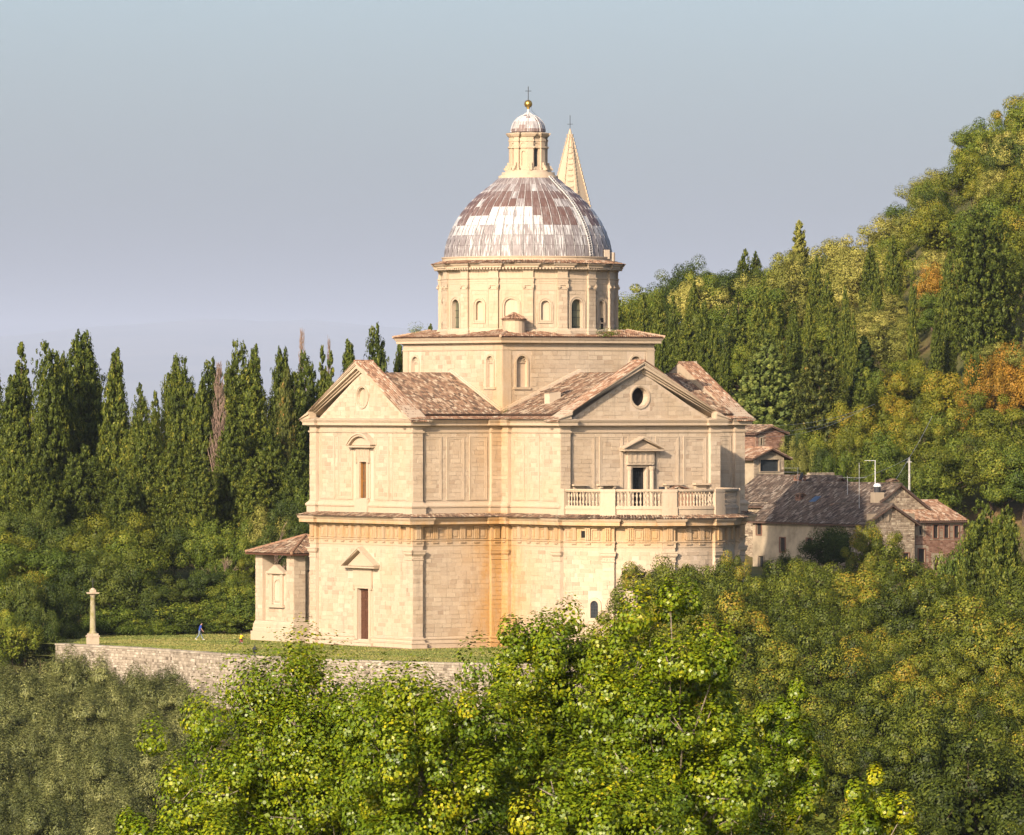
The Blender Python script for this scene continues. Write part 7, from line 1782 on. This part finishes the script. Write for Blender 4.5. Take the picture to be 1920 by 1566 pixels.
# child on a small pink bicycle, riding away
pc = at(451, 1207, EYE * FPX / (1207.5 - HORIZON)); pc.z = 0
J = {'pelvis': ((0, 0, 0.50), (0.10, 0.09)), 'chest': ((0.10, 0, 0.72), (0.115, 0.095)), 'neckb': ((0.15, 0, 0.83), 0.06), 'neck': ((0.17, 0, 0.87), 0.042), 'head': ((0.20, 0, 0.95), (0.082, 0.085)), 'crown': ((0.20, 0, 1.03), 0.07)}
E = [('pelvis', 'chest'), ('chest', 'neckb'), ('neckb', 'neck'), ('neck', 'head'), ('head', 'crown')]
for sd, y, kx, kz, fx, fz in (('l', 0.07, 0.24, 0.44, 0.16, 0.20), ('r', -0.07, 0.20, 0.34, 0.10, 0.10)):
    J[sd + 'hip'] = ((0.02, y, 0.47), 0.065); J[sd + 'knee'] = ((kx, y * 1.3, kz), 0.045); J[sd + 'ankle'] = ((fx, y * 1.3, fz), 0.032); J[sd + 'toe'] = ((fx + 0.12, y * 1.3, fz - 0.04), 0.03); E += [('pelvis', sd + 'hip'), (sd + 'hip', sd + 'knee'), (sd + 'knee', sd + 'ankle'), (sd + 'ankle', sd + 'toe')]
    J[sd + 'shoulder'] = ((0.14, y * 1.9, 0.80), 0.045); J[sd + 'elbow'] = ((0.24, y * 2.6, 0.68), 0.032); J[sd + 'wrist'] = ((0.36, y * 2.5, 0.64), 0.022); E += [('neckb', sd + 'shoulder'), (sd + 'shoulder', sd + 'elbow'), (sd + 'elbow', sd + 'wrist')]; hand(J, E, sd, (0.36, y * 2.5, 0.64), (1, 0, -0.1), 0.007)
def reg_kid(c):
    if c.z > 0.85: return 4 if c.z > 0.93 else 0
    if c.z < 0.16 or (c.z < 0.24 and c.y > 0.03): return 3
    if c.z > 0.52: return 0 if c.x > 0.27 else 1
    return 2
kid = person('person', 'small child in yellow shirt and red trousers riding a tiny bicycle on the lawn', pc, R(62), J, E, reg_kid, [M['skin'], M['yellow_shirt'], M['red_cloth'], M['white_shoe'], M['hair']])
mb = MB()
for sy in (-1, 1): mb.tube((0.275, sy * 0.028, 0.965), (0.281, sy * 0.028, 0.965), 0.008, n=5, mi=1)
mb.tube((0.272, 0, 0.95), (0.295, 0, 0.94), 0.008, 0.011, 5); part('face', mb, [M['skin'], M['hair']], kid)
bk_ = thing('bicycle', 'tiny pink childs bicycle under the child in yellow', 'bicycle', pc, R(62))
for x in (-0.22, 0.38):
    mb = MB()
    for i in range(16):
        a0, a1 = 2 * math.pi * i / 16, 2 * math.pi * (i + 1) / 16; mb.tube((x + 0.15 * math.cos(a0), 0, 0.16 + 0.15 * math.sin(a0)), (x + 0.15 * math.cos(a1), 0, 0.16 + 0.15 * math.sin(a1)), 0.018, n=5)
    wh = part('wheel', mb, M['rubber'], bk_); mb = MB()
    for i in range(8): a0 = math.pi * i / 4; mb.tube((x, 0, 0.16), (x + 0.14 * math.cos(a0), 0, 0.16 + 0.14 * math.sin(a0)), 0.005, n=3)
    part('spokes', mb, M['metal'], wh)
mb = MB()
for a, b in (((-0.22, 0, 0.16), (0.06, 0, 0.17)), ((0.06, 0, 0.17), (0.0, 0, 0.42)), ((0.0, 0, 0.36), (0.30, 0, 0.44)), ((0.06, 0, 0.17), (0.30, 0, 0.40)), ((-0.22, 0, 0.16), (0.0, 0, 0.36)), ((0.38, 0, 0.16), (0.29, 0, 0.50))): mb.tube(a, b, 0.018, n=6)
part('frame', mb, M['pink'], bk_)
mb = MB(); mb.tube((0.29, 0, 0.50), (0.31, 0, 0.60), 0.014); mb.tube((0.31, -0.19, 0.615), (0.31, 0.19, 0.615), 0.013); mb.tube((0.31, -0.19, 0.615), (0.42, -0.19, 0.625), 0.016); mb.tube((0.31, 0.19, 0.615), (0.42, 0.19, 0.625), 0.016); part('handlebar', mb, M['rubber'], bk_)
mb = MB(); mb.lathe([(0.0, 0.40), (0.05, 0.41), (0.085, 0.44), (0.08, 0.455), (0, 0.46)], 10); part('saddle', mb, M['rubber'], bk_)
mb = MB(); mb.tube((0.06, -0.06, 0.17), (0.06, 0.06, 0.17), 0.02); mb.tube((0.06, 0.06, 0.17), (0.13, 0.06, 0.20), 0.012); mb.tube((0.06, -0.06, 0.17), (0.10, -0.06, 0.10), 0.012); mb.box(0.10, 0.20, 0.05, 0.13, 0.19, 0.21); mb.box(0.05, 0.15, -0.13, -0.05, 0.075, 0.095); part('pedals', mb, M['rubber'], bk_)

# weeds rooted in the cornices
def weed(u, v, z, sc_, label):
    p = uvw(u, v); g = np.random.default_rng(int(abs(u) * 100 + abs(v))); n = 220
    P = g.normal(0, 0.28, (n, 3)) * sc_; P[:, 2] = np.abs(P[:, 2]); C, D, W_, fo = leaves_at(g, P, P, 0.16 * sc_, 0.03, 0.5)
    o = thing('weed', label, 'plant', (p.x, p.y, z)); link('foliage', quad_mesh('foliage', C, D, W_, np.clip(g.normal(0.5, 0.2, n), 0, 1), LEAF['green']), o)
    mb = MB(); mb.tube((0, 0, -0.15), (0, 0, 0.25 * sc_), 0.03); part('stem', mb, M['bark'], o)
weed(-2.6, 9.4, 30.05, 1.5, 'green weed clump rooted on the crossing block cornice to the right of the drum window')
weed(-3.9, 9.1, 30.2, 1.0, 'small weed on the crossing block tiles right of the bigger clump')
weed(8.0, -8.0, 30.5, 1.6, 'dry grass tuft on the far left corner of the crossing block roof')
weed(8.9, 9.6, 22.5, 0.8, 'tiny weed in the valley where the two roofs meet')

# ================================================================== AIR
mb = MB(); mb.box(-51000, 51000, -350, 103000, -62, 1260); hzb = part('haze', mb, M['void']); hzb['kind'] = 'stuff'; hzb.data.materials.clear()
hm = bpy.data.materials.new('haze_air'); hm.use_nodes = True; ht = hm.node_tree; ht.nodes.clear()
ho = ht.nodes.new('ShaderNodeOutputMaterial'); hv = ht.nodes.new('ShaderNodeVolumePrincipled')
hv.inputs['Color'].default_value = (0.635, 0.72, 0.90, 1); hv.inputs['Density'].default_value = 0.000019; hv.inputs['Anisotropy'].default_value = 0.0
ht.links.new(hv.outputs[0], ho.inputs['Volume']); hzb.data.materials.append(hm)
